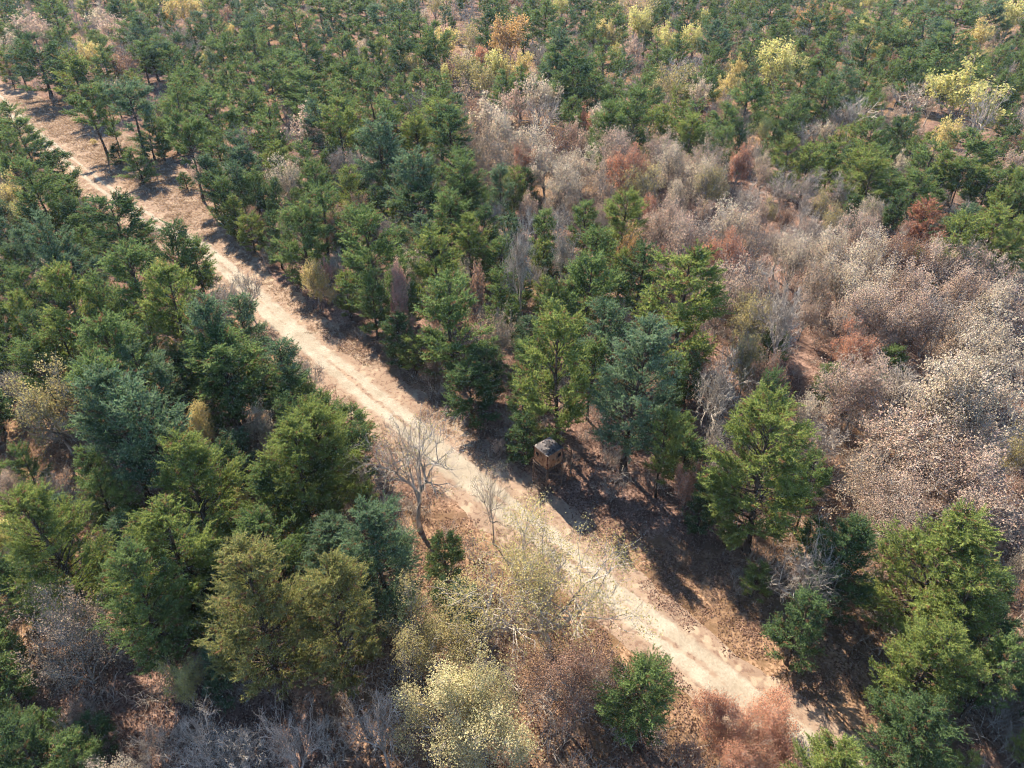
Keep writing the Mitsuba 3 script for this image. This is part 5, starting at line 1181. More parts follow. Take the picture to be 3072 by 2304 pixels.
('g','g',-152.2,321.0,6.0,3.5,180,9,'grey leafless upright tree upper left of the golden upper left tree, nearest one'),
('g','g',-174.9,268.7,5.6,3.0,285,7,'grey leafless upright tree below the top left corner'),
('g','g',74.3,277.8,5.6,3.1,40,7,'grey leafless upright tree upper right of the cream olive round tree, nearest one'),
('g','g',67.5,287.9,5.7,3.2,202,4,'grey leafless spreading tree above the cream olive round tree'),
('g','g',99.7,274.3,5.6,3.0,127,7,'grey leafless upright tree upper right of the cream olive round tree, fourth out'),
('g','g',-144.3,273.9,5.6,3.0,347,4,'grey leafless spreading tree left of the golden upper left tree, third out'),
('g','g',199.7,317.8,5.9,3.4,255,0,'grey leafless spreading tree upper left of the top right corner'),
('g','g',-128.8,291.2,5.6,3.1,285,4,'grey leafless spreading tree upper left of the golden upper left tree'),
('g','g',3.8,294.8,5.6,3.0,65,9,'grey leafless upright tree right of the top edge midpoint'),
('g','g',-141.1,299.2,5.6,3.0,92,0,'grey leafless spreading tree left of the golden upper left tree, nearest one'),
('g','g',-27.5,319.0,5.8,3.2,75,9,'grey leafless upright tree left of the top edge midpoint'),
('g','g',-108.5,312.8,5.6,3.0,302,0,'grey leafless spreading tree right of the golden upper left tree, second out'),
('g','g',4.7,318.5,5.6,3.0,52,9,'grey leafless upright tree upper right of the top edge midpoint'),
('p','b',-68.1,131.6,12.5,7.3,172,7,'broad blue-green pine with spreading crown beside the grassy clearing'),
('p','d',-13.1,93.5,8.3,4.8,122,7,'dark green flat topped pine above the pink red trackside tree'),
('p','m',-76.4,134.2,11.0,6.1,257,4,'mid green flat topped pine upper left of the grassy clearing'),
('p','m',-50.2,111.1,12.5,5.1,140,7,"pine with a long bare leaning trunk at the clearing's right end"),
('p','m',23.1,39.9,8.0,2.3,242,9,'mid green flat topped pine lower right of the lone yellow-green cedar'),
('p','b',-36.6,224.3,11.8,8.2,30,4,'tall blue-green flat topped pine left of the golden orange treetop'),
('p','m',-48.9,235.2,11.0,7.7,115,2,'mid green flat topped pine upper left of the big dark cedar, third out'),
('p','d',-43.0,100.9,8.0,3.7,222,7,'dark green flat topped pine lower right of the leaning clearing pine'),
('p','b',-86.0,189.2,9.1,6.0,100,0,'blue-green flat topped pine lower left of the golden upper left tree'),
('p','m',-90.1,186.9,9.0,5.9,185,9,'mid green flat topped pine lower left of the golden upper left tree, second out'),
('p','m',-89.5,191.2,8.7,5.8,322,4,'mid green flat topped pine lower left of the golden upper left tree, nearest one'),
('p','m',-82.7,185.2,8.5,5.6,237,7,'mid green flat topped pine below the golden upper left tree'),
('p','m',-60.2,250.2,10.2,7.2,337,7,'mid green flat topped pine right of the golden upper left tree'),
('p','d',22.3,250.2,10.2,7.2,302,0,'dark green flat topped pine upper left of the top middle yellow tree'),
('p','d',52.8,92.4,8.0,3.1,280,0,'dark green flat topped pine left of the rust red cedar'),
('p','y',66.5,107.6,8.0,3.4,87,7,'bright yellow-green flat topped pine above the rust red cedar'),
('p','m',68.8,106.6,8.0,3.4,225,2,'mid green flat topped pine upper right of the rust red cedar'),
('p','m',-42.7,219.4,9.1,6.3,260,4,'mid green flat topped pine upper left of the big dark cedar, second out'),
('p','m',-36.7,212.5,8.8,6.0,37,0,'mid green flat topped pine upper left of the big dark cedar, nearest one'),
('p','y',69.9,104.5,8.0,3.2,2,9,'bright yellow-green flat topped pine upper left of the small sandy gap at right'),
('p','y',-22.8,299.0,9.0,5.1,287,4,'bright yellow-green flat topped pine left of the top edge midpoint, nearest one'),
('p','b',-186.7,298.9,9.0,5.0,287,2,'blue-green flat topped pine upper right of the top left corner'),
('p','b',26.0,281.2,9.0,4.7,187,4,'blue-green flat topped pine upper left of the top middle yellow tree'),
('p','m',-137.9,312.1,9.0,5.0,330,7,'mid green flat topped pine upper left of the golden upper left tree'),
('p','d',182.9,275.2,8.9,4.5,212,4,'dark green flat topped pine right of the top right corner'),
('p','y',112.3,268.8,8.3,4.2,50,9,'bright yellow-green flat topped pine upper left of the big lime tree'),
('p','y',-36.7,187.1,8.0,3.0,210,4,'bright yellow-green flat topped pine upper left of the big dark cedar'),
('p','y',-120.3,265.9,8.1,4.1,275,9,'bright yellow-green flat topped pine left of the golden upper left tree'),
('p','d',197.4,310.8,8.6,4.3,72,7,'dark green flat topped pine above the top right corner'),
('p','d',3.4,205.9,8.0,3.0,182,7,'dark green flat topped pine lower right of the golden orange treetop'),
('p','m',-15.9,313.8,8.4,4.2,255,2,'mid green flat topped pine left of the top edge midpoint'),
('p','y',-32.5,320.0,8.5,4.3,197,4,'bright yellow-green flat topped pine left of the top edge midpoint, second out'),
('p','b',-20.8,248.1,8.0,3.2,320,0,'blue-green flat topped pine left of the golden orange treetop'),
('p','m',-176.2,278.7,8.0,3.5,112,9,'mid green flat topped pine lower right of the top left corner'),
('p','m',5.1,290.3,8.0,3.4,97,4,'mid green flat topped pine right of the top edge midpoint'),
('s','k',-1.1,49.5,1.8,1.7,87,0,'low pinkish brown leaved shrub left of the camouflage blind'),
('s','Y',-69.5,145.9,2.0,2.6,212,2,'low golden yellow shrub upper left of the leaning clearing pine'),
('s','Y',-81.9,140.4,1.3,1.5,350,9,'low golden yellow shrub upper left of the grassy clearing'),
]
MASSES = [
 ('distant_cedar_trees', 'dense mass of small cedars filling the distant forest', [
('r','m',-59.0,92.3,5.4,3.5,160,2),
('t','b',79.8,100.0,9.0,3.7,302,2),
('c','m',76.0,102.4,8.8,3.8,215,9),
('r','y',-10.3,62.2,4.6,2.7,210,9),
('c','b',-40.4,102.7,8.8,3.8,2,0),
('r','m',-96.8,140.6,7.0,4.9,127,4),
('c','m',58.1,188.2,10.6,6.2,140,0),
('c','b',-11.7,86.2,7.7,3.3,77,2),
('r','m',76.9,93.8,6.2,3.5,45,4),
('c','d',15.5,186.9,10.5,6.1,237,0),
('c','m',51.8,114.5,7.9,4.1,290,2),
('c','m',35.6,185.6,10.5,6.1,35,4),
('c','d',63.0,184.7,10.4,6.0,105,4),
('c','y',-66.2,76.5,7.0,3.0,302,9),
('r','y',78.2,97.2,6.3,3.6,235,4),
('c','y',0.3,104.3,7.4,3.8,215,7),
('t','b',-46.1,105.7,9.0,3.8,297,7),
('r','m',-25.6,59.8,4.4,2.5,250,4),
('c','d',-53.5,60.2,5.9,2.5,117,4),
('c','d',-59.5,74.8,6.8,2.9,110,2),
('c','d',-31.1,87.2,7.6,3.2,332,0),
('c','m',-59.6,172.3,9.8,5.6,342,2),
('c','m',-41.3,98.5,8.3,3.5,157,0),
('t','b',-1.9,99.9,9.0,3.6,335,7),
('r','d',-80.1,121.6,6.2,4.2,42,7),
('c','m',-37.8,101.4,8.5,3.6,150,9),
('c','d',-6.6,200.2,10.6,6.3,240,7),
('r','b',-58.7,95.5,6.0,3.5,2,7),
('c','m',-62.1,164.8,9.5,5.3,205,7),
('c','m',-39.4,164.8,9.5,5.3,110,7),
('c','d',51.9,164.8,9.5,5.3,232,4),
('c','m',30.5,163.7,9.4,5.3,212,7),
('c','m',-19.8,161.9,9.3,5.2,352,9),
('r','m',-68.8,103.9,6.4,3.7,112,4),
('c','m',41.6,161.2,9.3,5.2,317,2),
('c','b',14.3,53.1,5.3,2.3,140,2),
('r','d',66.1,82.2,5.4,3.1,27,9),
('c','y',-19.4,74.2,6.0,2.8,187,7),
('c','m',104.1,158.5,9.2,5.1,230,9),
('c','m',-86.2,190.6,10.2,6.0,282,9),
('r','d',59.0,109.0,5.7,3.8,192,2),
('c','m',-21.2,186.0,10.0,5.8,90,9),
('c','y',56.0,123.9,7.9,4.1,237,4),
('c','m',48.1,183.4,9.9,5.7,192,9),
('r','m',-9.1,174.4,7.5,5.5,97,4),
('c','m',-52.0,148.8,8.7,4.8,107,7),
('c','m',-96.3,180.4,9.7,5.6,270,7),
('c','m',80.7,119.1,7.6,4.0,172,4),
('r','d',-42.9,68.6,4.6,2.6,40,9),
('c','d',-151.6,240.4,11.5,7.2,0,0),
('c','d',-35.1,241.8,11.6,7.2,82,2),
('c','d',-45.1,243.2,11.6,7.3,305,7),
('r','m',-65.9,102.8,6.2,3.5,32,2),
('c','y',66.4,87.6,7.3,3.1,230,0),
('r','y',3.9,83.1,5.3,3.0,305,9),
('c','m',11.2,141.8,8.4,4.5,200,4),
('c','b',-77.6,225.3,10.9,6.7,40,7),
('c','m',10.9,139.0,8.2,4.4,337,0),
('r','m',0.7,75.5,4.9,2.8,107,0),
('c','d',-61.3,94.4,7.6,3.2,295,9),
('c','m',49.9,132.9,7.9,4.2,270,4),
('c','m',-123.7,213.4,10.4,6.3,190,4),
('c','m',73.1,213.4,10.4,6.3,222,2),
('c','m',22.3,212.3,10.3,6.2,47,7),
('c','m',-21.5,90.8,7.3,3.1,162,9),
('r','m',62.7,119.7,6.7,3.8,265,2),
('c','m',-106.2,199.1,9.8,5.8,112,2),
('c','m',42.1,196.1,9.6,5.7,120,2),
('c','m',74.0,196.1,9.6,5.7,327,9),
('c','m',-55.3,85.0,6.8,2.9,240,2),
('r','d',69.5,130.8,7.1,4.1,37,4),
('r','m',-31.2,35.6,3.0,1.7,150,7),
('r','m',-90.6,129.1,7.0,4.0,165,9),
('c','d',-90.4,192.7,9.5,5.6,60,4),
('r','m',58.5,104.2,5.9,3.4,180,0),
('c','d',17.3,107.8,6.7,3.4,300,4),
('r','y',-36.2,92.0,5.3,3.1,167,2),
('r','d',98.4,133.0,7.1,4.1,80,2),
('r','d',-101.7,137.9,7.2,4.1,95,9),
('r','d',-89.5,117.4,6.3,3.6,352,2),
('c','m',-68.8,230.2,10.2,6.3,10,7),
('r','d',-62.7,73.1,4.4,2.5,180,4),
('c','y',32.3,145.8,9.0,4.2,305,4),
('c','d',56.6,144.6,7.7,4.2,132,9),
('c','y',13.4,79.4,6.1,2.6,215,4),
('c','d',2.4,107.1,6.4,3.3,77,0),
('c','b',-67.8,88.5,6.6,2.8,247,0),
('c','d',-35.4,99.3,7.1,3.0,47,9),
('c','m',30.5,131.8,8.8,3.7,7,7),
('c','y',-80.0,102.1,7.2,3.1,280,9),
('r','b',59.8,92.7,5.0,2.9,22,7),
('c','d',90.8,118.6,8.0,3.4,315,9),
('c','y',-60.3,67.4,5.3,2.2,60,2),
('r','m',-84.8,108.0,5.6,3.2,277,0),
('c','m',74.2,99.2,7.0,3.0,332,2),
('c','d',-74.2,236.9,9.8,6.1,200,0),
('c','d',-55.6,243.9,10.0,6.3,252,9),
('r','m',119.4,167.2,7.9,4.5,322,7),
('c','m',-144.2,229.0,9.5,5.9,165,0),
('r','m',-63.7,135.7,6.6,3.8,140,4),
('c','b',74.2,95.7,6.7,2.8,305,0),
('c','y',-39.4,95.6,6.7,2.8,245,0),
('r','d',50.3,100.0,5.2,3.0,250,7),
('c','d',-21.5,85.5,6.1,2.6,117,0),
('c','m',65.1,225.2,9.4,5.8,225,9),
('c','m',90.0,124.3,8.1,3.5,147,7),
('c','m',-0.0,68.0,5.2,2.2,217,7),
('r','m',63.2,102.6,5.2,3.0,137,9),
('c','d',-100.7,217.9,9.1,5.5,72,7),
('c','b',-52.0,217.9,9.1,5.5,345,2),
('c','d',39.4,170.3,7.8,4.4,265,4),
('c','y',3.6,73.6,5.4,2.3,245,4),
('t','m',-12.5,105.2,9.0,3.0,27,2),
('c','m',-121.0,209.4,8.8,5.3,27,4),
('c','b',-119.2,184.3,9.0,4.7,60,9),
('r','b',5.1,81.0,4.3,2.5,307,9),
('c','m',-19.1,107.5,5.9,3.0,315,2),
('t','m',-66.6,135.1,9.0,3.6,245,2),
('r','y',109.6,164.3,7.4,4.2,0,7),
('y','d',-71.7,129.4,3.8,3.5,310,2),
('c','m',-63.1,81.1,5.7,2.4,315,4),
('r','m',-58.3,87.9,4.5,2.6,272,4),
('c','m',121.8,175.5,9.0,4.4,175,7),
('c','d',56.1,117.7,7.5,3.2,342,9),
('c','d',103.1,139.2,8.4,3.6,177,9),
('c','d',-89.3,219.8,8.6,5.2,92,4),
('c','d',-29.2,174.2,7.5,4.3,162,4),
('r','m',-20.8,96.6,4.7,2.7,185,2),
('r','m',142.0,205.0,8.6,4.9,322,9),
('c','d',-10.9,95.9,6.2,2.6,242,4),
('c','d',-129.6,205.2,9.0,4.9,240,9),
('c','d',90.4,130.2,6.3,3.3,35,9),
('c','m',108.1,160.1,9.0,3.9,160,9),
('r','d',-59.9,137.6,6.1,3.5,325,9),
('c','d',126.0,179.4,9.0,4.3,270,4),
('r','y',-33.2,198.8,8.2,4.7,240,7),
('c','d',74.4,135.3,7.9,3.4,100,0),
('c','b',-71.9,95.8,6.0,2.6,307,7),
('c','y',-30.0,141.1,8.1,3.5,5,9),
('r','d',-87.6,204.7,8.3,4.7,260,7),
('r','m',-69.5,175.9,5.7,4.2,120,9),
('c','m',50.5,147.7,8.4,3.6,232,7),
('r','d',71.1,87.8,4.2,2.4,327,9),
('c','m',131.5,201.8,9.0,4.6,42,0),
('r','b',-11.3,151.5,6.3,3.6,342,4),
('c','b',-81.5,108.0,6.4,2.7,67,9),
('c','y',-64.6,95.5,5.8,2.5,137,2),
('c','d',-20.1,101.3,6.1,2.6,67,2),
('t','d',-33.7,97.5,8.4,2.5,32,0),
('r','d',-48.3,87.1,4.0,2.3,325,2),
('c','m',83.0,170.3,6.9,3.9,217,7),
('c','m',125.5,189.2,9.0,4.2,92,4),
('r','d',-35.8,196.1,7.6,4.3,127,0),
('c','y',63.3,132.9,7.3,3.1,130,4),
('c','d',8.1,206.8,7.5,4.5,100,4),
('r','b',-68.2,91.8,4.1,2.3,357,7),
('r','d',-23.9,110.4,4.7,2.7,275,9),
('r','y',-64.5,100.3,4.4,2.5,7,0),
('t','m',-64.1,130.7,4.5,3.1,2,0),
('c','y',-139.4,204.1,9.0,4.4,90,0),
('c','d',-109.8,149.7,8.0,3.4,190,9),
('c','m',-31.6,100.7,5.8,2.5,352,0),
('r','y',-124.2,187.1,7.2,4.1,155,0),
('r','d',-47.5,224.2,8.4,4.8,45,2),
('c','y',-86.9,116.6,6.5,2.8,160,0),
('r','d',46.4,169.0,6.6,3.8,110,7),
('c','m',-96.6,133.0,7.2,3.1,7,4),
('c','d',41.3,230.2,9.0,4.9,217,2),
('c','b',66.8,216.0,9.0,4.6,230,7),
('r','b',-27.3,109.6,4.6,2.6,107,4),
('r','m',81.5,102.3,4.3,2.5,267,7),
('c','m',-16.8,165.2,8.5,3.6,265,9),
('c','d',-68.8,210.9,7.4,4.5,142,7),
('c','m',-82.1,245.5,9.0,5.1,357,4),
('c','y',-92.4,126.7,6.8,2.9,25,0),
('r','m',125.7,184.6,6.9,3.9,145,7),
('r','b',71.5,133.1,5.3,3.0,207,2),
('c','m',69.2,123.6,6.6,2.8,42,7),
('c','m',121.3,190.9,9.0,4.0,45,9),
('c','y',-17.1,96.7,5.4,2.3,315,0),
('c','m',44.6,124.2,6.6,2.8,35,4),
('c','m',87.3,173.3,8.6,3.7,52,2),
('c','y',-116.5,216.3,9.0,4.4,355,4),
('r','m',85.9,248.9,8.7,4.9,207,7),
('t','m',-74.5,135.6,12.0,2.9,35,0),
('r','m',-4.0,259.3,8.9,5.1,177,9),
('c','m',14.8,129.5,6.6,2.8,55,2),
('r','y',-0.4,97.0,3.9,2.2,217,0),
('c','b',-110.8,186.3,8.9,3.8,317,9),
('c','m',95.7,141.0,7.0,3.0,227,4),
('c','m',53.3,123.6,6.3,2.7,10,4),
('r','y',75.0,129.8,4.9,2.8,52,4),
('r','b',-101.7,169.9,6.1,3.5,65,2),
('c','d',-77.2,186.7,8.9,3.8,25,2),
('r','b',-95.3,239.6,8.2,4.7,230,4),
('r','b',126.1,195.6,6.9,3.9,262,0),
('r','m',142.1,225.7,7.7,4.4,200,7),
('r','m',-42.7,119.5,4.5,2.6,315,2),
('c','d',83.5,140.0,5.4,2.9,185,7),
('c','m',23.9,240.8,9.0,4.7,117,7),
('c','m',84.3,108.8,5.6,2.4,227,2),
('c','m',15.1,161.2,5.9,3.3,62,9),
('t','m',88.3,120.3,8.7,2.5,125,4),
('r','y',156.4,234.5,7.9,4.5,205,2),
('y','d',-54.9,116.7,3.0,2.5,277,2),
('r','m',-53.6,139.7,5.1,2.9,320,2),
('r','m',-111.4,248.4,8.3,4.7,277,2),
('r','b',-92.1,121.5,4.5,2.6,275,2),
('r','b',124.1,259.5,8.5,4.9,57,4),
('r','d',-75.7,266.6,8.7,5.0,117,4),
('c','b',27.6,188.5,8.6,3.6,300,0),
('r','m',-87.2,175.3,6.0,3.4,140,9),
('c','m',91.7,190.0,8.6,3.7,355,9),
('r','m',-27.7,130.3,4.7,2.7,337,4),
('r','d',166.9,255.3,8.3,4.7,45,7),
('r','m',-107.2,180.8,6.1,3.5,102,4),
('c','m',177.9,268.4,9.0,4.9,75,0),
('r','d',-160.7,278.4,8.9,5.1,180,2),
('c','m',-31.5,118.9,5.8,2.4,207,4),
('r','m',-129.2,268.3,8.5,4.9,122,9),
('c','m',-31.7,176.8,7.9,3.4,122,7),
('c','d',-88.0,122.6,5.9,2.5,262,4),
('c','d',37.0,280.1,9.0,5.1,192,0),
('c','b',-71.4,148.3,6.8,2.9,135,0),
('r','m',-85.4,160.1,5.4,3.1,5,0),
('r','b',104.5,240.6,7.7,4.4,92,7),
('r','m',101.2,188.2,6.2,3.5,35,0),
('r','y',116.3,287.9,9.0,5.1,302,4),
('c','m',65.9,269.9,9.0,4.8,272,7),
('r','m',-103.4,145.2,4.9,2.8,122,0),
('c','m',112.6,258.0,9.0,4.6,312,4),
('c','y',85.0,115.0,5.5,2.3,132,2),
('r','m',-50.2,118.3,4.2,2.4,15,0),
('c','m',-144.5,270.5,9.0,4.7,160,0),
('r','m',96.1,228.0,7.1,4.0,125,2),
('c','b',-71.1,152.2,6.6,2.8,50,4),
('r','b',78.5,252.8,7.7,4.4,105,7),
('r','d',37.1,217.2,6.7,3.8,175,0),
('c','m',37.3,159.3,6.9,2.9,15,9),
('c','y',81.5,284.0,9.0,4.8,152,4),
('t','d',7.4,264.7,9.0,4.5,225,2),
('r','m',-148.5,225.4,6.9,3.9,335,2),
('t','m',-162.2,251.6,9.0,4.3,172,2),
('c','y',66.1,203.3,8.4,3.6,77,0),
('c','d',-63.0,304.0,9.0,5.1,355,0),
('r','m',94.9,296.7,8.7,5.0,207,9),
('c','y',-85.6,169.7,7.1,3.0,332,9),
('c','d',-100.8,233.3,9.0,4.0,257,4),
('r','d',21.5,235.5,7.0,4.0,50,0),
('c','b',-85.3,165.5,7.0,3.0,195,7),
('c','m',74.6,262.7,9.0,4.4,142,0),
('c','d',132.2,193.8,7.9,3.4,72,0),
('r','y',190.2,300.4,8.7,5.0,25,4),
('c','m',-98.5,296.5,9.0,4.9,37,7),
('c','d',108.8,151.2,6.4,2.7,232,0),
('r','m',-10.0,292.9,8.5,4.8,130,7),
('t','m',3.9,312.0,9.0,5.1,22,0),
('c','m',-40.2,302.4,9.0,5.0,52,4),
('c','d',-143.6,309.3,9.0,5.1,97,7),
('r','m',-62.0,211.3,6.3,3.6,317,7),
('t','d',40.6,128.8,8.0,2.4,70,9),
('c','d',149.9,227.0,9.0,3.8,125,0),
('c','m',-177.3,308.8,9.0,5.0,105,0),
('c','b',-186.4,293.8,9.0,4.8,330,0),
('c','m',72.4,280.5,9.0,4.6,155,4),
('r','d',99.0,292.0,8.3,4.8,325,0),
('c','m',10.3,304.5,9.0,4.9,347,9),
('c','d',134.5,310.4,9.0,5.0,200,0),
('r','d',-86.1,291.4,8.3,4.7,332,7),
('c','m',-106.4,317.5,9.0,5.1,0,4),
('r','m',-99.6,132.3,4.2,2.4,120,0),
('r','d',118.8,303.7,8.5,4.9,137,4),
('r','m',-128.2,278.2,7.8,4.5,290,9),
('c','b',-75.0,190.1,7.5,3.2,222,9),
('c','y',174.8,293.7,9.0,4.7,302,7),
('r','m',8.0,313.5,8.7,5.0,62,4),
('r','m',-78.3,285.7,7.9,4.5,215,4),
('c','d',147.8,321.1,9.0,5.0,27,0),
('r','m',59.0,276.6,7.7,4.4,330,7),
('c','d',-166.7,320.2,9.0,5.0,82,9),
('r','m',65.6,295.7,8.1,4.6,247,4),
('r','m',-88.4,269.0,7.4,4.2,192,9),
('c','b',-23.7,288.9,9.0,4.5,115,9),
('c','d',-12.6,311.7,9.0,4.8,237,7),
('c','m',-160.1,319.5,9.0,4.9,307,2),
('c','d',-70.1,320.8,9.0,4.9,122,0),
('c','m',144.7,284.9,9.0,4.4,5,7),
('c','y',27.5,259.1,9.0,4.0,87,7),
('c','d',-91.8,307.3,9.0,4.7,70,4),
('c','m',130.6,315.5,9.0,4.8,327,0),
('c','b',120.1,283.1,9.0,4.3,182,9),
('r','m',70.3,310.8,8.3,4.7,242,7),
('c','d',-199.3,314.2,9.0,4.8,350,2),
('r','m',-133.4,203.9,5.7,3.3,345,7),
('r','m',181.0,318.7,8.5,4.8,100,9),
('r','m',-61.5,319.3,8.5,4.8,62,7),
('c','m',204.0,318.9,9.0,4.8,2,4),
('r','y',77.4,214.1,5.9,3.4,230,9),
('r','d',167.7,306.9,8.1,4.6,265,0),
('t','y',165.3,310.2,9.0,4.7,272,9),
('c','y',-5.2,305.5,9.0,4.6,352,9),
('c','b',32.0,279.5,9.0,4.2,90,9),
('r','m',-94.0,291.7,7.7,4.4,167,4),
('r','m',90.5,231.0,6.3,3.6,227,7),
('c','b',-33.1,270.1,9.0,4.1,177,2),
('c','d',-191.7,292.3,9.0,4.4,262,9),
('t','y',-98.9,309.5,9.0,4.6,327,7),
('r','y',1.7,308.3,8.1,4.6,225,9),
('r','m',-17.6,298.3,7.8,4.5,162,0),
('c','m',128.4,319.5,9.0,4.8,157,2),
('c','d',-6.5,285.9,9.0,4.3,22,4),
('c','d',-7.6,310.9,9.0,4.6,137,0),
('r','d',-179.9,305.6,7.9,4.5,295,4),
('t','d',143.3,220.9,9.0,3.4,312,7),
('r','m',-31.4,245.9,6.5,3.7,30,9),
('c','d',155.4,287.9,9.0,4.3,320,9),
('c','d',79.6,301.5,9.0,4.5,67,0),
('c','d',188.1,285.5,9.0,4.2,215,2),
('r','d',21.6,285.1,7.4,4.2,267,0),
('c','m',181.6,282.1,9.0,4.2,222,2),
('c','b',-185.7,311.4,9.0,4.6,260,4),
('t','m',194.3,317.2,9.0,4.6,155,7),
('r','m',112.7,317.8,8.2,4.7,340,4),
('c','m',146.1,307.8,9.0,4.5,115,2),
('c','y',84.3,279.8,9.0,4.1,95,4),
('r','d',-127.3,294.1,7.6,4.3,35,2),
('c','d',-87.6,317.8,9.0,4.6,280,4),
('r','y',58.4,171.7,4.7,2.7,220,2),
('r','m',-45.6,315.0,8.0,4.6,312,2),
('r','d',91.2,254.8,6.6,3.8,257,7),
('c','m',115.2,314.1,9.0,4.6,247,2),
('c','y',-164.6,292.6,9.0,4.3,22,9),
('r','b',55.0,273.6,7.0,4.0,237,2),
('r','m',0.3,315.6,8.0,4.5,85,7),
('t','y',-201.5,309.3,9.0,4.5,337,9),
('t','b',-78.5,242.5,9.0,3.6,292,9),
('c','d',-61.0,271.2,9.0,3.9,25,9),
('t','d',60.0,318.4,9.0,4.6,297,0),
('c','m',58.2,243.0,8.4,3.6,60,0),
('r','m',52.0,280.8,7.1,4.1,17,4),
('c','b',-168.6,272.8,9.0,3.9,162,4),
('c','y',-160.8,244.5,8.4,3.6,135,2),
('r','m',83.3,300.8,7.5,4.3,320,4),
('c','d',-150.8,220.3,7.6,3.2,185,7),
('c','d',54.3,304.0,9.0,4.3,197,0),
('c','m',131.3,281.3,9.0,4.0,40,0),
('c','d',61.7,271.1,9.0,3.9,212,9),
('c','y',-131.8,295.5,9.0,4.2,37,2),
('c','d',-156.2,319.5,9.0,4.5,290,7),
('c','d',-86.2,297.5,9.0,4.2,347,2),
('r','y',-106.1,282.5,7.0,4.0,237,4),
('t','b',-159.7,313.1,9.0,4.4,150,2),
('r','m',158.3,297.9,7.3,4.2,212,2),
('c','m',-100.4,274.2,9.0,3.9,147,9),
('c','m',155.5,302.5,9.0,4.2,67,4),
('r','m',-132.1,199.4,5.1,2.9,317,2),
('c','d',186.5,303.9,9.0,4.2,297,7),
('r','d',132.0,242.5,6.1,3.5,235,7),
('c','d',78.1,313.3,9.0,4.3,192,4),
('r','m',-116.1,253.2,6.3,3.6,37,9),
('c','d',98.5,320.7,9.0,4.4,182,0),
('t','d',133.6,293.6,9.0,4.1,65,0),
('r','m',-102.4,314.2,7.6,4.3,345,4),
('c','y',-122.1,311.7,9.0,4.3,322,4),
('c','y',119.6,314.5,9.0,4.3,207,0),
('c','m',-2.0,263.9,8.6,3.7,215,7),
('c','m',-120.9,317.3,9.0,4.3,205,7),
('r','m',141.4,317.8,7.6,4.3,205,4),
('r','y',-70.3,279.7,6.8,3.9,30,4),
('c','m',82.6,320.0,9.0,4.3,215,0),
('c','y',-37.0,286.9,9.0,3.9,65,7),
('c','m',33.0,273.6,8.8,3.8,97,2),
('r','d',-173.8,293.3,7.0,4.0,140,2),
('r','b',-63.1,218.9,5.4,3.1,222,0),
('t','d',160.6,319.9,9.0,4.3,310,9),
('r','m',-144.5,318.0,7.5,4.3,102,7),
('c','b',18.1,303.5,9.0,4.1,285,2),
('c','m',14.4,279.7,8.9,3.8,115,7),
('r','d',68.8,260.4,6.3,3.6,90,2),
('c','y',-192.7,314.3,9.0,4.2,267,9),
('c','y',144.6,276.0,8.8,3.7,270,2),
('c','y',-116.2,315.3,9.0,4.2,150,4),
('c','m',-93.6,301.0,9.0,4.0,337,7),
('r','m',83.4,235.5,5.7,3.2,72,9),
('c','d',6.4,276.4,8.7,3.7,17,9),
('r','y',-56.8,226.9,5.5,3.1,165,7),
('r','d',-107.7,298.2,7.0,4.0,242,2),
('c','d',-154.3,260.1,8.3,3.5,305,7),
('c','m',61.3,311.4,9.0,4.1,162,2),
('c','y',-112.6,298.3,9.0,4.0,345,9),
('r','m',69.3,247.8,5.9,3.3,250,2),
('r','d',-156.4,300.0,7.0,4.0,327,4),
('c','y',-48.4,278.9,8.7,3.7,202,7),
('r','m',38.2,315.8,7.2,4.1,250,9),
('c','d',177.0,315.4,9.0,4.1,285,9),
('r','d',-176.2,317.5,7.2,4.1,45,0),
('t','m',-27.5,313.8,9.0,4.1,262,7),
('r','b',119.8,310.7,7.1,4.1,140,0),
('r','m',108.7,308.4,7.0,4.0,30,0),
('c','d',-185.3,317.6,9.0,4.1,347,7),
('t','m',69.2,295.8,9.0,3.8,100,4),
('c','d',54.6,319.4,9.0,4.1,55,4),
('t','m',-137.8,317.3,9.0,4.1,0,2),
('r','m',-79.7,306.3,6.9,3.9,347,4),
('c','y',-130.5,316.2,9.0,4.0,5,4),
('r','d',162.4,279.5,6.3,3.6,245,9),
('r','m',66.6,246.0,5.6,3.2,37,0),
('c','m',-54.2,293.8,8.8,3.7,132,7),
('c','m',163.7,314.7,9.0,4.0,225,4),
('c','d',47.3,266.1,8.0,3.4,47,4),
('r','m',51.9,268.2,6.0,3.4,57,2),
('r','m',157.0,318.8,7.0,4.0,137,2),
('t','m',30.1,313.3,9.0,3.9,70,2),
('c','m',200.0,306.7,9.0,3.9,340,7),
('c','d',-3.2,312.8,9.0,3.9,277,9),
('c','d',-134.9,321.1,9.0,4.0,145,2),
('r','b',-102.2,294.3,6.4,3.7,232,4),
('t','y',151.9,319.2,9.0,3.9,175,4),
('c','d',-18.2,238.7,7.1,3.0,47,7),
('t','m',20.9,317.3,9.0,3.9,12,4),
('c','d',-57.8,319.1,9.0,3.9,195,2),
('c','m',-112.9,321.0,9.0,3.9,202,2),
('r','m',14.4,318.0,6.8,3.9,57,9),
('c','d',171.1,281.9,8.2,3.5,0,0),
('r','b',-187.7,287.2,6.2,3.5,267,2),
('c','y',-45.4,289.6,8.3,3.5,257,0),
('r','y',135.2,320.5,6.8,3.9,350,0),
('r','d',-49.3,312.2,6.6,3.8,175,9),
('c','d',140.7,260.4,7.5,3.2,17,2),
('c','m',101.5,317.0,9.0,3.8,315,4),
('r','m',-34.7,262.1,5.6,3.2,235,2),
('c','m',-146.8,295.1,8.4,3.6,72,2),
('c','m',185.0,284.2,8.1,3.4,130,7),
('r','y',-90.6,320.5,6.7,3.8,250,0),
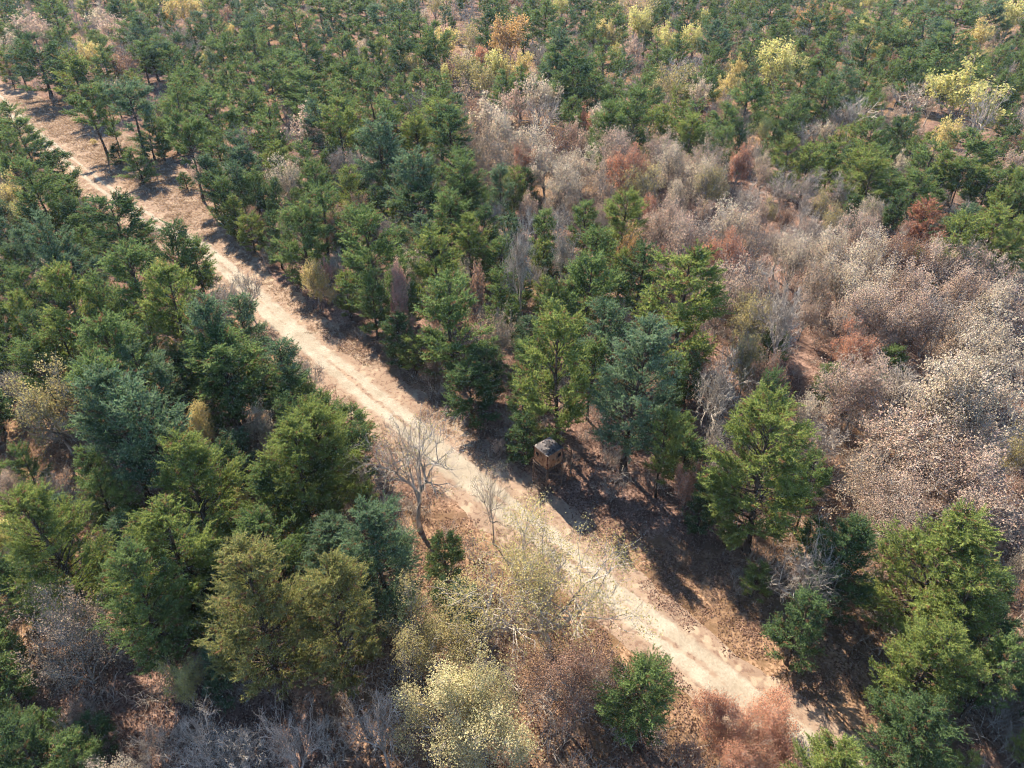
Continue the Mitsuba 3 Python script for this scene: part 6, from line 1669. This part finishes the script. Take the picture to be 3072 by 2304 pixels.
('t','d',-35.7,318.9,9.0,3.8,107,7),
('c','b',105.0,293.8,8.3,3.5,270,7),
('r','m',-196.3,317.8,6.6,3.8,55,4),
('c','d',54.7,292.7,8.2,3.5,292,7),
('c','b',-93.7,274.1,7.7,3.3,70,7),
('c','d',95.5,282.2,7.9,3.4,162,7),
('c','m',-78.8,321.3,8.9,3.8,20,7),
('c','m',22.7,310.9,8.6,3.7,255,4),
('c','m',79.3,265.8,7.5,3.2,167,0),
('c','m',-133.6,305.3,8.4,3.6,352,4),
('r','b',157.5,271.0,5.6,3.2,325,4),
('c','m',105.4,307.2,8.4,3.6,12,0),
('r','m',-71.5,307.2,6.3,3.6,235,0),
('r','d',-57.8,292.6,6.0,3.4,332,4),
('r','m',76.9,278.8,5.8,3.3,350,9),
('t','m',108.4,318.9,9.0,3.7,290,0),
('c','m',-20.9,318.1,8.6,3.7,237,0),
('c','y',-182.7,302.6,8.2,3.5,5,2),
('t','m',-82.9,316.0,9.0,3.6,297,9),
('c','m',-181.4,320.8,8.6,3.7,165,0),
('t','d',-160.3,298.5,9.0,3.4,172,7),
('r','d',50.8,271.1,5.5,3.1,287,0),
('c','m',-172.8,315.6,8.4,3.6,75,2),
('c','d',-65.0,300.0,8.0,3.4,307,0),
('r','d',-97.6,279.1,5.6,3.2,97,0),
('r','m',148.0,279.4,5.5,3.2,62,2),
('c','m',55.1,282.8,7.5,3.2,40,2),
('r','b',-83.0,278.3,5.5,3.2,317,0),
('r','d',-54.0,301.7,5.9,3.4,20,4),
('c','d',146.8,301.7,7.9,3.4,322,0),
('c','b',-87.5,278.3,7.3,3.1,180,7),
('r','y',-175.9,300.8,5.8,3.3,280,4),
('r','b',86.3,293.4,5.7,3.3,62,0),
('t','d',150.9,287.8,9.0,3.2,202,2),
('c','m',90.1,293.7,7.6,3.2,282,7),
('c','m',12.0,282.8,7.4,3.1,52,0),
('r','m',35.5,317.8,6.0,3.5,350,7),
('c','m',-149.0,302.9,7.7,3.3,65,4),
('r','b',109.5,299.9,5.7,3.3,352,0),
('c','b',89.9,285.5,7.3,3.1,42,9),
('c','m',27.3,320.6,8.0,3.4,60,4),
('c','b',24.8,313.8,7.9,3.4,25,7),
('r','m',-123.0,287.7,5.3,3.1,50,2),
('c','m',-82.9,312.4,7.7,3.3,202,0),
('c','m',-112.7,315.5,7.8,3.3,77,7),
('r','m',-48.2,320.7,5.8,3.3,225,7),
('c','m',-19.8,304.1,7.4,3.2,252,9),
('c','m',128.9,299.1,7.3,3.1,165,7),
('r','d',-18.9,287.9,5.2,3.0,205,0),
('c','d',161.5,294.2,7.1,3.0,90,0),
('r','m',93.2,316.6,5.7,3.3,147,2),
('c','y',-144.6,299.4,7.2,3.1,275,4),
('r','m',-119.0,319.6,5.7,3.3,155,0),
('c','b',-202.2,312.4,7.4,3.2,247,7),
('c','b',53.2,297.1,7.1,3.0,12,9),
('c','d',-59.2,313.9,7.5,3.2,10,0),
('r','m',-115.3,312.0,5.5,3.1,102,0),
('t','m',-75.3,301.1,9.0,3.0,95,0),
('c','y',-204.0,317.3,7.4,3.1,302,2),
('c','y',178.2,306.5,7.1,3.0,312,9),
('c','b',188.8,310.0,7.1,3.0,197,7),
('r','m',-35.0,315.5,5.4,3.1,297,4),
('t','d',-30.1,315.6,9.0,3.1,115,0),
('r','m',-70.4,310.9,5.3,3.0,292,7),
('r','d',-157.0,310.1,5.2,3.0,270,9)]),]


def plant(row, key, parts=True):
    k, c, x, y, h, w, rot, var = row
    z = float(height(x, y)) - .06
    dist = math.hypot(math.hypot(x, y), CAM_H)
    lod = 0 if dist < 66 else (1 if dist < 135 else 2)
    if lod < 2 and w < 3.4: lod = max(lod, 1 if w > 2.0 else 2)
    if k in 'crpty':
        names = ('trunk', 'branches', 'foliage')
        gs = cedar_groups(k, var % (7 if lod == 0 else 4), lod, c)
        sx, sz = w / 4.6, h / 10
    else:
        form = 'oak'; leafy = 1.0; bark = 'oak_bark'
        if k == 'g': leafy = 0; form = 'vase' if var % 2 else 'oak'; bark = 'pale_bark'; 
        if k == 'g' and c == 'v': leafy = .05
        if k == 's' or c == 'w' or (k in 'dg' and h < 5): form = 'bush'
        if c == 'v' and k == 'd': leafy, bark = (.51, 'pale_bark') if w > 8 else (.8, 'oak_bark')
        if c in 'YOlprV': leafy = 1.5
        if c == 'w': leafy = .5
        if c in 'tk' : leafy = .8
        names = ('trunk', 'limbs', 'leaves')
        gs = broad_groups(form, var % (4 if lod < 2 else 3), lod, c, leafy, bark)
        sx, sz = w / 7.0, h / 10
    m = T().translate([x, y, z]).rotate([0, 0, 1], rot).scale([sx, sx, sz])
    for nme, g in zip(names, gs):
        instance(f'{key}__{nme}', g, m)

KIND = {**{k: ('cedar_tree', 'cedar tree', 'cedar trees of the forest') for k in 'crty'}, 'p': ('pine_tree', 'pine tree', 'flat topped pines'),
        'd': ('broadleaf_tree', 'tree', 'leafy autumn trees'), 'g': ('bare_tree', 'bare tree', 'leafless grey trees'), 's': ('shrub', 'shrub', 'low shrubs')}
for row in TREES:
    *geom, label = row
    name, cat, grp = KIND[row[0]]
    key = numbered(name)
    plant(geom, key)
    labels[key] = {'label': label, 'category': cat, 'group': grp}
for name, label, rows in MASSES:
    n_ = 0
    for row in rows:
        n_ += 1; before = set(scene)
        tmp = f'{name}__{n_:03d}'
        plant(row, tmp)
        for j, q in enumerate([s for s in scene if s.startswith(tmp + '__')]):
            scene[f'{name}__{n_:03d}{j}'] = scene.pop(q)
    labels[name] = {'label': label, 'kind': 'stuff'}
# ------------------------------------------------------------------ hunting blind on its timber tower
def camo(a, b, c, s):
    def fn(p, n, uv):
        q = fbm(p.x * s, p.y * s, p.z * s * .35, 3)
        w = fbm(p.x * s * 2.3 + 5, p.y * s * 2.3, p.z * s * .9, 3)
        return mix(mix(a, b, smoothstep(.42, .58, q)), c, smoothstep(.56, .66, w))
    return {'type': 'twosided', 'bsdf': {'type': 'diffuse', 'reflectance': proc(fn)}}
scene['camo_wall'] = camo((.26, .15, .09), (.36, .225, .14), (.12, .07, .045), 3.0)
scene['camo_roof'] = camo((.085, .078, .075), (.22, .20, .19), (.035, .033, .035), 3.2)
scene['dark_mesh'] = {'type': 'twosided', 'bsdf': {'type': 'diffuse', 'reflectance': rgb(.03, .025, .025)}}
scene['seam_cloth'] = {'type': 'twosided', 'bsdf': {'type': 'diffuse', 'reflectance': rgb(.13, .055, .04)}}
def wood_fn(p, n, uv):
    return mix((.07, .048, .036), (.24, .175, .135), fbm(p.x * 6, p.y * 6, p.z * 2, 3))
scene['old_timber'] = {'type': 'twosided', 'bsdf': {'type': 'diffuse', 'reflectance': proc(wood_fn)}}
FC = np.array([2.95, 44.3]); EA = np.array([-.62, .785]); EB = np.array([.785, .62]); SD = 1.74
def W(a, b, z): return np.array([*(FC + EA * a + EB * b), z])
def beam(p, q, w, d=None):
    """A timber from p to q with a rectangular section and slightly eased edges."""
    d = d or w
    p, q = np.array(p, float), np.array(q, float); L_ = np.linalg.norm(q - p); t = (q - p) / L_
    ref = np.array([0, 0, 1.]) if abs(t[2]) < .9 else np.array([*EA, 0])
    a = np.cross(t, ref); a /= np.linalg.norm(a); b = np.cross(t, a)
    e = min(w, d) * .14
    sec = [(w / 2, d / 2 - e), (w / 2 - e, d / 2), (-w / 2 + e, d / 2), (-w / 2, d / 2 - e), (-w / 2, -d / 2 + e), (-w / 2 + e, -d / 2), (w / 2 - e, -d / 2), (w / 2, -d / 2 + e)]
    return trimesh.convex.convex_hull(np.array([c + a * x + b * y for c in (p, q) for x, y in sec]))
PZ, WH, RH = 2.75, 1.58, .64
tower = 'timber_tower'
def part(holder, name, mesh, bsdf, smooth=False):
    k = f'{holder}__{name}'; i = 0
    while k in scene: i += 1; k = f'{holder}__{name}_{i:03d}'
    scene[k] = mikit.ply(mesh, bsdf, smooth=smooth); return k
for a, b in ((0, 0), (SD, 0), (0, SD), (SD, SD)):
    part(tower, 'leg', beam(W(a, b, -.2), W(a, b, PZ - .11), .10), 'old_timber')
for b in (SD + 1.0,):
    for a in (0, SD):
        k = part(tower, 'porch_post', beam(W(a, b, -.2), W(a, b, PZ + .95), .09), 'old_timber')
for a in (0, SD):
    part(tower, 'joist', beam(W(a, -.08, PZ - .08), W(a, SD + 1.06, PZ - .08), .05, .14), 'old_timber')
for q in range(16):
    b = -.06 + q * (SD + 1.1) / 15.5
    part(tower, 'plank', beam(W(-.10, b, PZ + .002), W(SD + .10, b + .004 * (q % 3 - 1), PZ + .002 + .003 * (q % 2)), .135, .03), 'old_timber')
for q in range(6):
    z = .35 + q * .42
    part(tower, 'rung', beam(W(-.07, -.075, z), W(SD + .07, -.075, z + .012 * (q % 3 - 1)), .05, .07), 'old_timber')
part(tower, 'brace', beam(W(-.075, .02, PZ - .25), W(-.075, SD, 1.35), .04, .08), 'old_timber')
part(tower, 'brace', beam(W(-.075, SD + .02, 1.35), W(-.075, SD + 1.0, PZ + .2), .04, .08), 'old_timber')
part(tower, 'brace', beam(W(-.12, .05, .75), W(-.12, SD - .35, 1.75), .04, .07), 'old_timber')
for a in (0, SD):
    part(tower, 'rail', beam(W(a, SD + .12, PZ + .9), W(a, SD + .95, PZ + .9), .05, .08), 'old_timber')
part(tower, 'rail', beam(W(.05, SD + 1.0, PZ + .9), W(SD - .05, SD + 1.0, PZ + .9), .05, .08), 'old_timber')
part(tower, 'rail', beam(W(.05, SD + 1.0, PZ + .45), W(SD - .05, SD + 1.0, PZ + .45), .05, .08), 'old_timber')
labels[tower] = {'label': 'weathered timber tower with wide rungs and a small railed porch carrying the blind', 'category': 'tower'}
blind = 'hunting_blind'
z0, z1 = PZ + .03, PZ + .03 + WH
C4 = [(.03, .03), (SD - .03, .03), (SD - .03, SD - .03), (.03, SD - .03)]
def facet(p, q, r, s, hub, nsub=6):
    """A cloth panel between four corners, pushed out towards its hub."""
    u, v = np.meshgrid(np.linspace(0, 1, nsub + 1), np.linspace(0, 1, nsub + 1), indexing='ij')
    P = (1 - u)[..., None] * ((1 - v)[..., None] * p + v[..., None] * s) + u[..., None] * ((1 - v)[..., None] * q + v[..., None] * r)
    c = (p + q + r + s) / 4
    k = (1 - np.maximum(abs(2 * u - 1), abs(2 * v - 1)))
    P = P + k[..., None] * (hub - c)
    n_ = nsub + 1; i = np.arange(n_ * n_).reshape(n_, n_)
    return P.reshape(-1, 3), np.stack([i[:-1, :-1], i[1:, :-1], i[1:, 1:], i[:-1, 1:]], -1).reshape(-1, 4)
mid_ = (SD / 2, SD / 2)
walls_out = [(0, -1), (1, 0), (0, 1), (-1, 0)]
for q in range(4):
    (a0, b0), (a1, b1) = C4[q], C4[(q + 1) % 4]
    oa, ob = walls_out[q]
    p, r_ = W(a0, b0, z0), W(a1, b1, z0); s, t_ = W(a0, b0, z1), W(a1, b1, z1)
    out = np.array([*(EA * oa + EB * ob), 0])
    hub = (p + r_ + s + t_) / 4 + out * .19
    key = part(blind, 'wall', facet(p, r_, t_, s, hub), 'camo_wall', smooth=50)
    # window flaps of dark mesh, a little in front of the cloth
    for du, dv, ww, hh in ((-.24, .2, .24, .26),) if q in (1, 3) else ((.2, .18, .22, .2),):
        cc = (p + r_ + s + t_) / 4; ux = unit(r_ - p); L_ = np.linalg.norm(r_ - p)
        def on(x, y): return cc + ux * x * L_ + np.array([0, 0, 1.]) * y * WH + out * (.19 * (1 - max(abs(2 * x), abs(2 * y))) + .012)
        cs = [on(du - ww / 2, dv - hh / 2), on(du + ww / 2, dv - hh / 2), on(du + ww / 2, dv + hh / 2), on(du - ww / 2, dv + hh / 2)]
        m_ = trimesh.convex.convex_hull(np.array([c + out * e for c in cs for e in (0, .012)]))
        part(blind, 'wall__window' if q == 0 else f'wall_{q:03d}__window', m_, 'dark_mesh')
for q in range(4):
    a0, b0 = C4[q]
    part(blind, 'corner_seam', beam(W(a0, b0, z0), W(a0, b0, z1), .07), 'seam_cloth')
apex = W(SD / 2, SD / 2, z1 + RH)
n_ = 7; V = []
u, v = np.meshgrid(np.linspace(0, 1, n_), np.linspace(0, 1, n_), indexing='ij')
aa, bb = -.03 + u * (SD + .06), -.03 + v * (SD + .06)
k = 1 - np.maximum(abs(2 * u - 1), abs(2 * v - 1))
sag = .05 * np.sin(np.pi * u) * np.sin(np.pi * v)
V = np.stack([FC[0] + EA[0] * aa + EB[0] * bb, FC[1] + EA[1] * aa + EB[1] * bb, z1 + .01 + RH * k ** .5 + sag], -1).reshape(-1, 3)
i = np.arange(n_ * n_).reshape(n_, n_)
F = np.stack([i[:-1, :-1], i[1:, :-1], i[1:, 1:], i[:-1, 1:]], -1).reshape(-1, 4)[:, ::-1]
part(blind, 'roof', (V, F), 'camo_roof', smooth=35)
part(blind, 'roof__hub', trimesh.creation.icosphere(1, .045).apply_translation(apex + [0, 0, .08]), 'seam_cloth', True)
labels[blind] = {'label': 'camouflage cloth hunting blind with a grey domed roof standing on the timber tower', 'category': 'hunting blind'}

# ------------------------------------------------------------------ ground cover: litter, grass, undergrowth
rng = np.random.default_rng(31)
def litter_tile(seed, n=520, size=3.0):
    r = np.random.default_rng(seed)
    c = np.c_[r.uniform(-size / 2, size / 2, (n, 2)), r.uniform(.02, .09, n)]
    d = unit(np.c_[r.normal(0, 1, (n, 2)), r.normal(0, .35, n)]); e = unit(np.cross(d, unit(np.c_[r.normal(0, .45, (n, 2)), np.ones(n)])))
    s = r.uniform(.08, .17, n)[:, None]
    v = np.stack([c - d * s * .5, c + e * s * .32, c + d * s * .5, c - e * s * .32], 1).reshape(-1, 3)
    q = np.arange(n)[:, None] * 4
    f = np.stack([np.concatenate([q, q + 1, q + 2], 1), np.concatenate([q, q + 2, q + 3], 1)], 1).reshape(-1, 3)
    lo, hi = np.array([.10, .055, .043]), np.array([.42, .29, .235])
    col = lo + (hi - lo) * (r.random((n, 1)) ** 1.5)
    return (v, f), np.repeat(col, 4, 0)
for s in range(3):
    m_, col = litter_tile(s)
    scene[f'shape_litter_{s}'] = {'type': 'shapegroup', 'shape': mikit.ply(m_, 'broad_leaf', color=col)}
def grass_tile(seed, n=420, size=2.2):
    r = np.random.default_rng(90 + seed)
    cl = r.uniform(-size / 2, size / 2, (40, 2))
    c = np.c_[cl[r.integers(0, 40, n)] + r.normal(0, .10, (n, 2)), np.zeros(n)]
    d = unit(np.c_[r.normal(0, .7, (n, 2)), np.ones(n)]); e = unit(np.cross(d, r.normal(0, 1, (n, 3))))
    L_ = r.uniform(.12, .42, n)[:, None]
    v = np.stack([c - e * .013, c + e * .013, c + d * L_], 1).reshape(-1, 3)
    lo, hi = np.array([.20, .13, .095]), np.array([.42, .325, .235])
    return (v, np.arange(3 * n).reshape(-1, 3)), np.repeat(lo + (hi - lo) * r.random((n, 1)), 3, 0)
for s in range(3):
    m_, col = grass_tile(s)
    scene[f'shape_grass_{s}'] = {'type': 'shapegroup', 'shape': mikit.ply(m_, 'broad_leaf', color=col)}
def in_view(x, y, pad=4.0, far=1e9):
    fw = y * math.cos(_p) + CAM_H * math.sin(_p)
    return abs(x) < fw * .72 + pad and 12 < y < far
tree_r = cKDTree(np.array([(q[2], q[3]) for q in TREES]))
j = 0
for y in np.arange(14, 92, 2.6):
    for x in np.arange(-75, 75, 2.6):
        if not in_view(x, y): continue
        px, py = x + rng.uniform(-.8, .8), y + rng.uniform(-.8, .8)
        d = ROADLINE.distance(Point(px, py))
        if d < 3.6 and py > 36 or d < 2.0: continue
        if d < 2.9 and rng.random() < .4: continue
        if y > 62 and rng.random() < .35: continue
        j += 1
        instance(f'leaf_litter__{j:03d}', f'shape_litter_{rng.integers(3)}', T().translate([px, py, float(height(px, py))]).rotate([0, 0, 1], float(rng.uniform(0, 360))))
labels['leaf_litter'] = {'label': 'fallen brown oak leaves scattered over the forest floor', 'kind': 'stuff'}
j = 0
minx, miny, maxx, maxy = verge.bounds
from shapely.prepared import prep
pv = prep(verge.buffer(-.5))
for y in np.arange(max(miny, 34), min(maxy, 175), 1.9):
    for x in np.arange(minx, maxx, 1.9):
        px, py = x + rng.uniform(-.6, .6), y + rng.uniform(-.6, .6)
        if not in_view(px, py) or not pv.contains(Point(px, py)) or ROADLINE.distance(Point(px, py)) < 2.3: continue
        j += 1
        instance(f'dry_grass__{j:03d}', f'shape_grass_{rng.integers(3)}', T().translate([px, py, .012]).rotate([0, 0, 1], float(rng.uniform(0, 360))))
labels['dry_grass'] = {'label': 'short dry tan grass tufts beside the track', 'kind': 'stuff'}
def scrub_tile(seed, n=26):
    r = np.random.default_rng(300 + seed); tb = Tubes(); lv = []
    for _ in range(n):
        b = np.r_[r.normal(0, .45, 2), 0]; d = unit(np.r_[r.normal(0, .5, 2), 1.])
        L_ = r.uniform(.6, 1.9); e = b + d * L_ * .5; g = e + unit(d + r.normal(0, .35, 3)) * L_ * .5
        tb.cones(np.array([b, e]), np.array([e, g]), np.array([.014, .010]), np.array([.010, .006]))
        for _k in range(3):
            s_ = b + d * L_ * r.uniform(.2, .5); tb.cones(s_[None], (s_ + unit(d + r.normal(0, .7, 3)) * L_ * .45)[None], .008, .005)
        lv.append(g)
    return tb.mesh()
for s in range(3):
    scene[f'shape_scrub_{s}'] = {'type': 'shapegroup', 'shape': mikit.ply(scrub_tile(s), 'pale_bark')}
j = 0
for _ in range(9000):
    y = rng.uniform(16, 130) if rng.random() < .58 else rng.uniform(130, 290); x = rng.uniform(-1, 1) * (y * .8 + 26) * .74
    if ROADLINE.distance(Point(x, y)) < 5.2 or any(o.contains(Point(x, y)) for o in OPENS) or (abs(x - 3.3) < 2.6 and abs(y - 45.3) < 2.6): continue
    if rng.random() < .62: continue
    j += 1; s_ = float(rng.uniform(.6, 1.5))
    instance(f'undergrowth__{j:03d}', f'shape_scrub_{rng.integers(3)}', T().translate([x, y, float(height(x, y)) - .03]).rotate([0, 0, 1], float(rng.uniform(0, 360))).scale(s_))
labels['undergrowth'] = {'label': 'thin leafless brush filling the gaps under the trees', 'kind': 'stuff'}
# ------------------------------------------------------------------ haze
scene['haze_edge'] = {'type': 'null'}
scene['haze'] = {'type': 'cube', 'to_world': T().translate([0, 900, 23.5]).scale([1700, 1500, 28.0]), 'bsdf': {'type': 'ref', 'id': 'haze_edge'}, 'interior': {'type': 'ref', 'id': 'haze_air'}}
labels['haze'] = {'label': 'thin pale air haze over the forest', 'kind': 'stuff'}
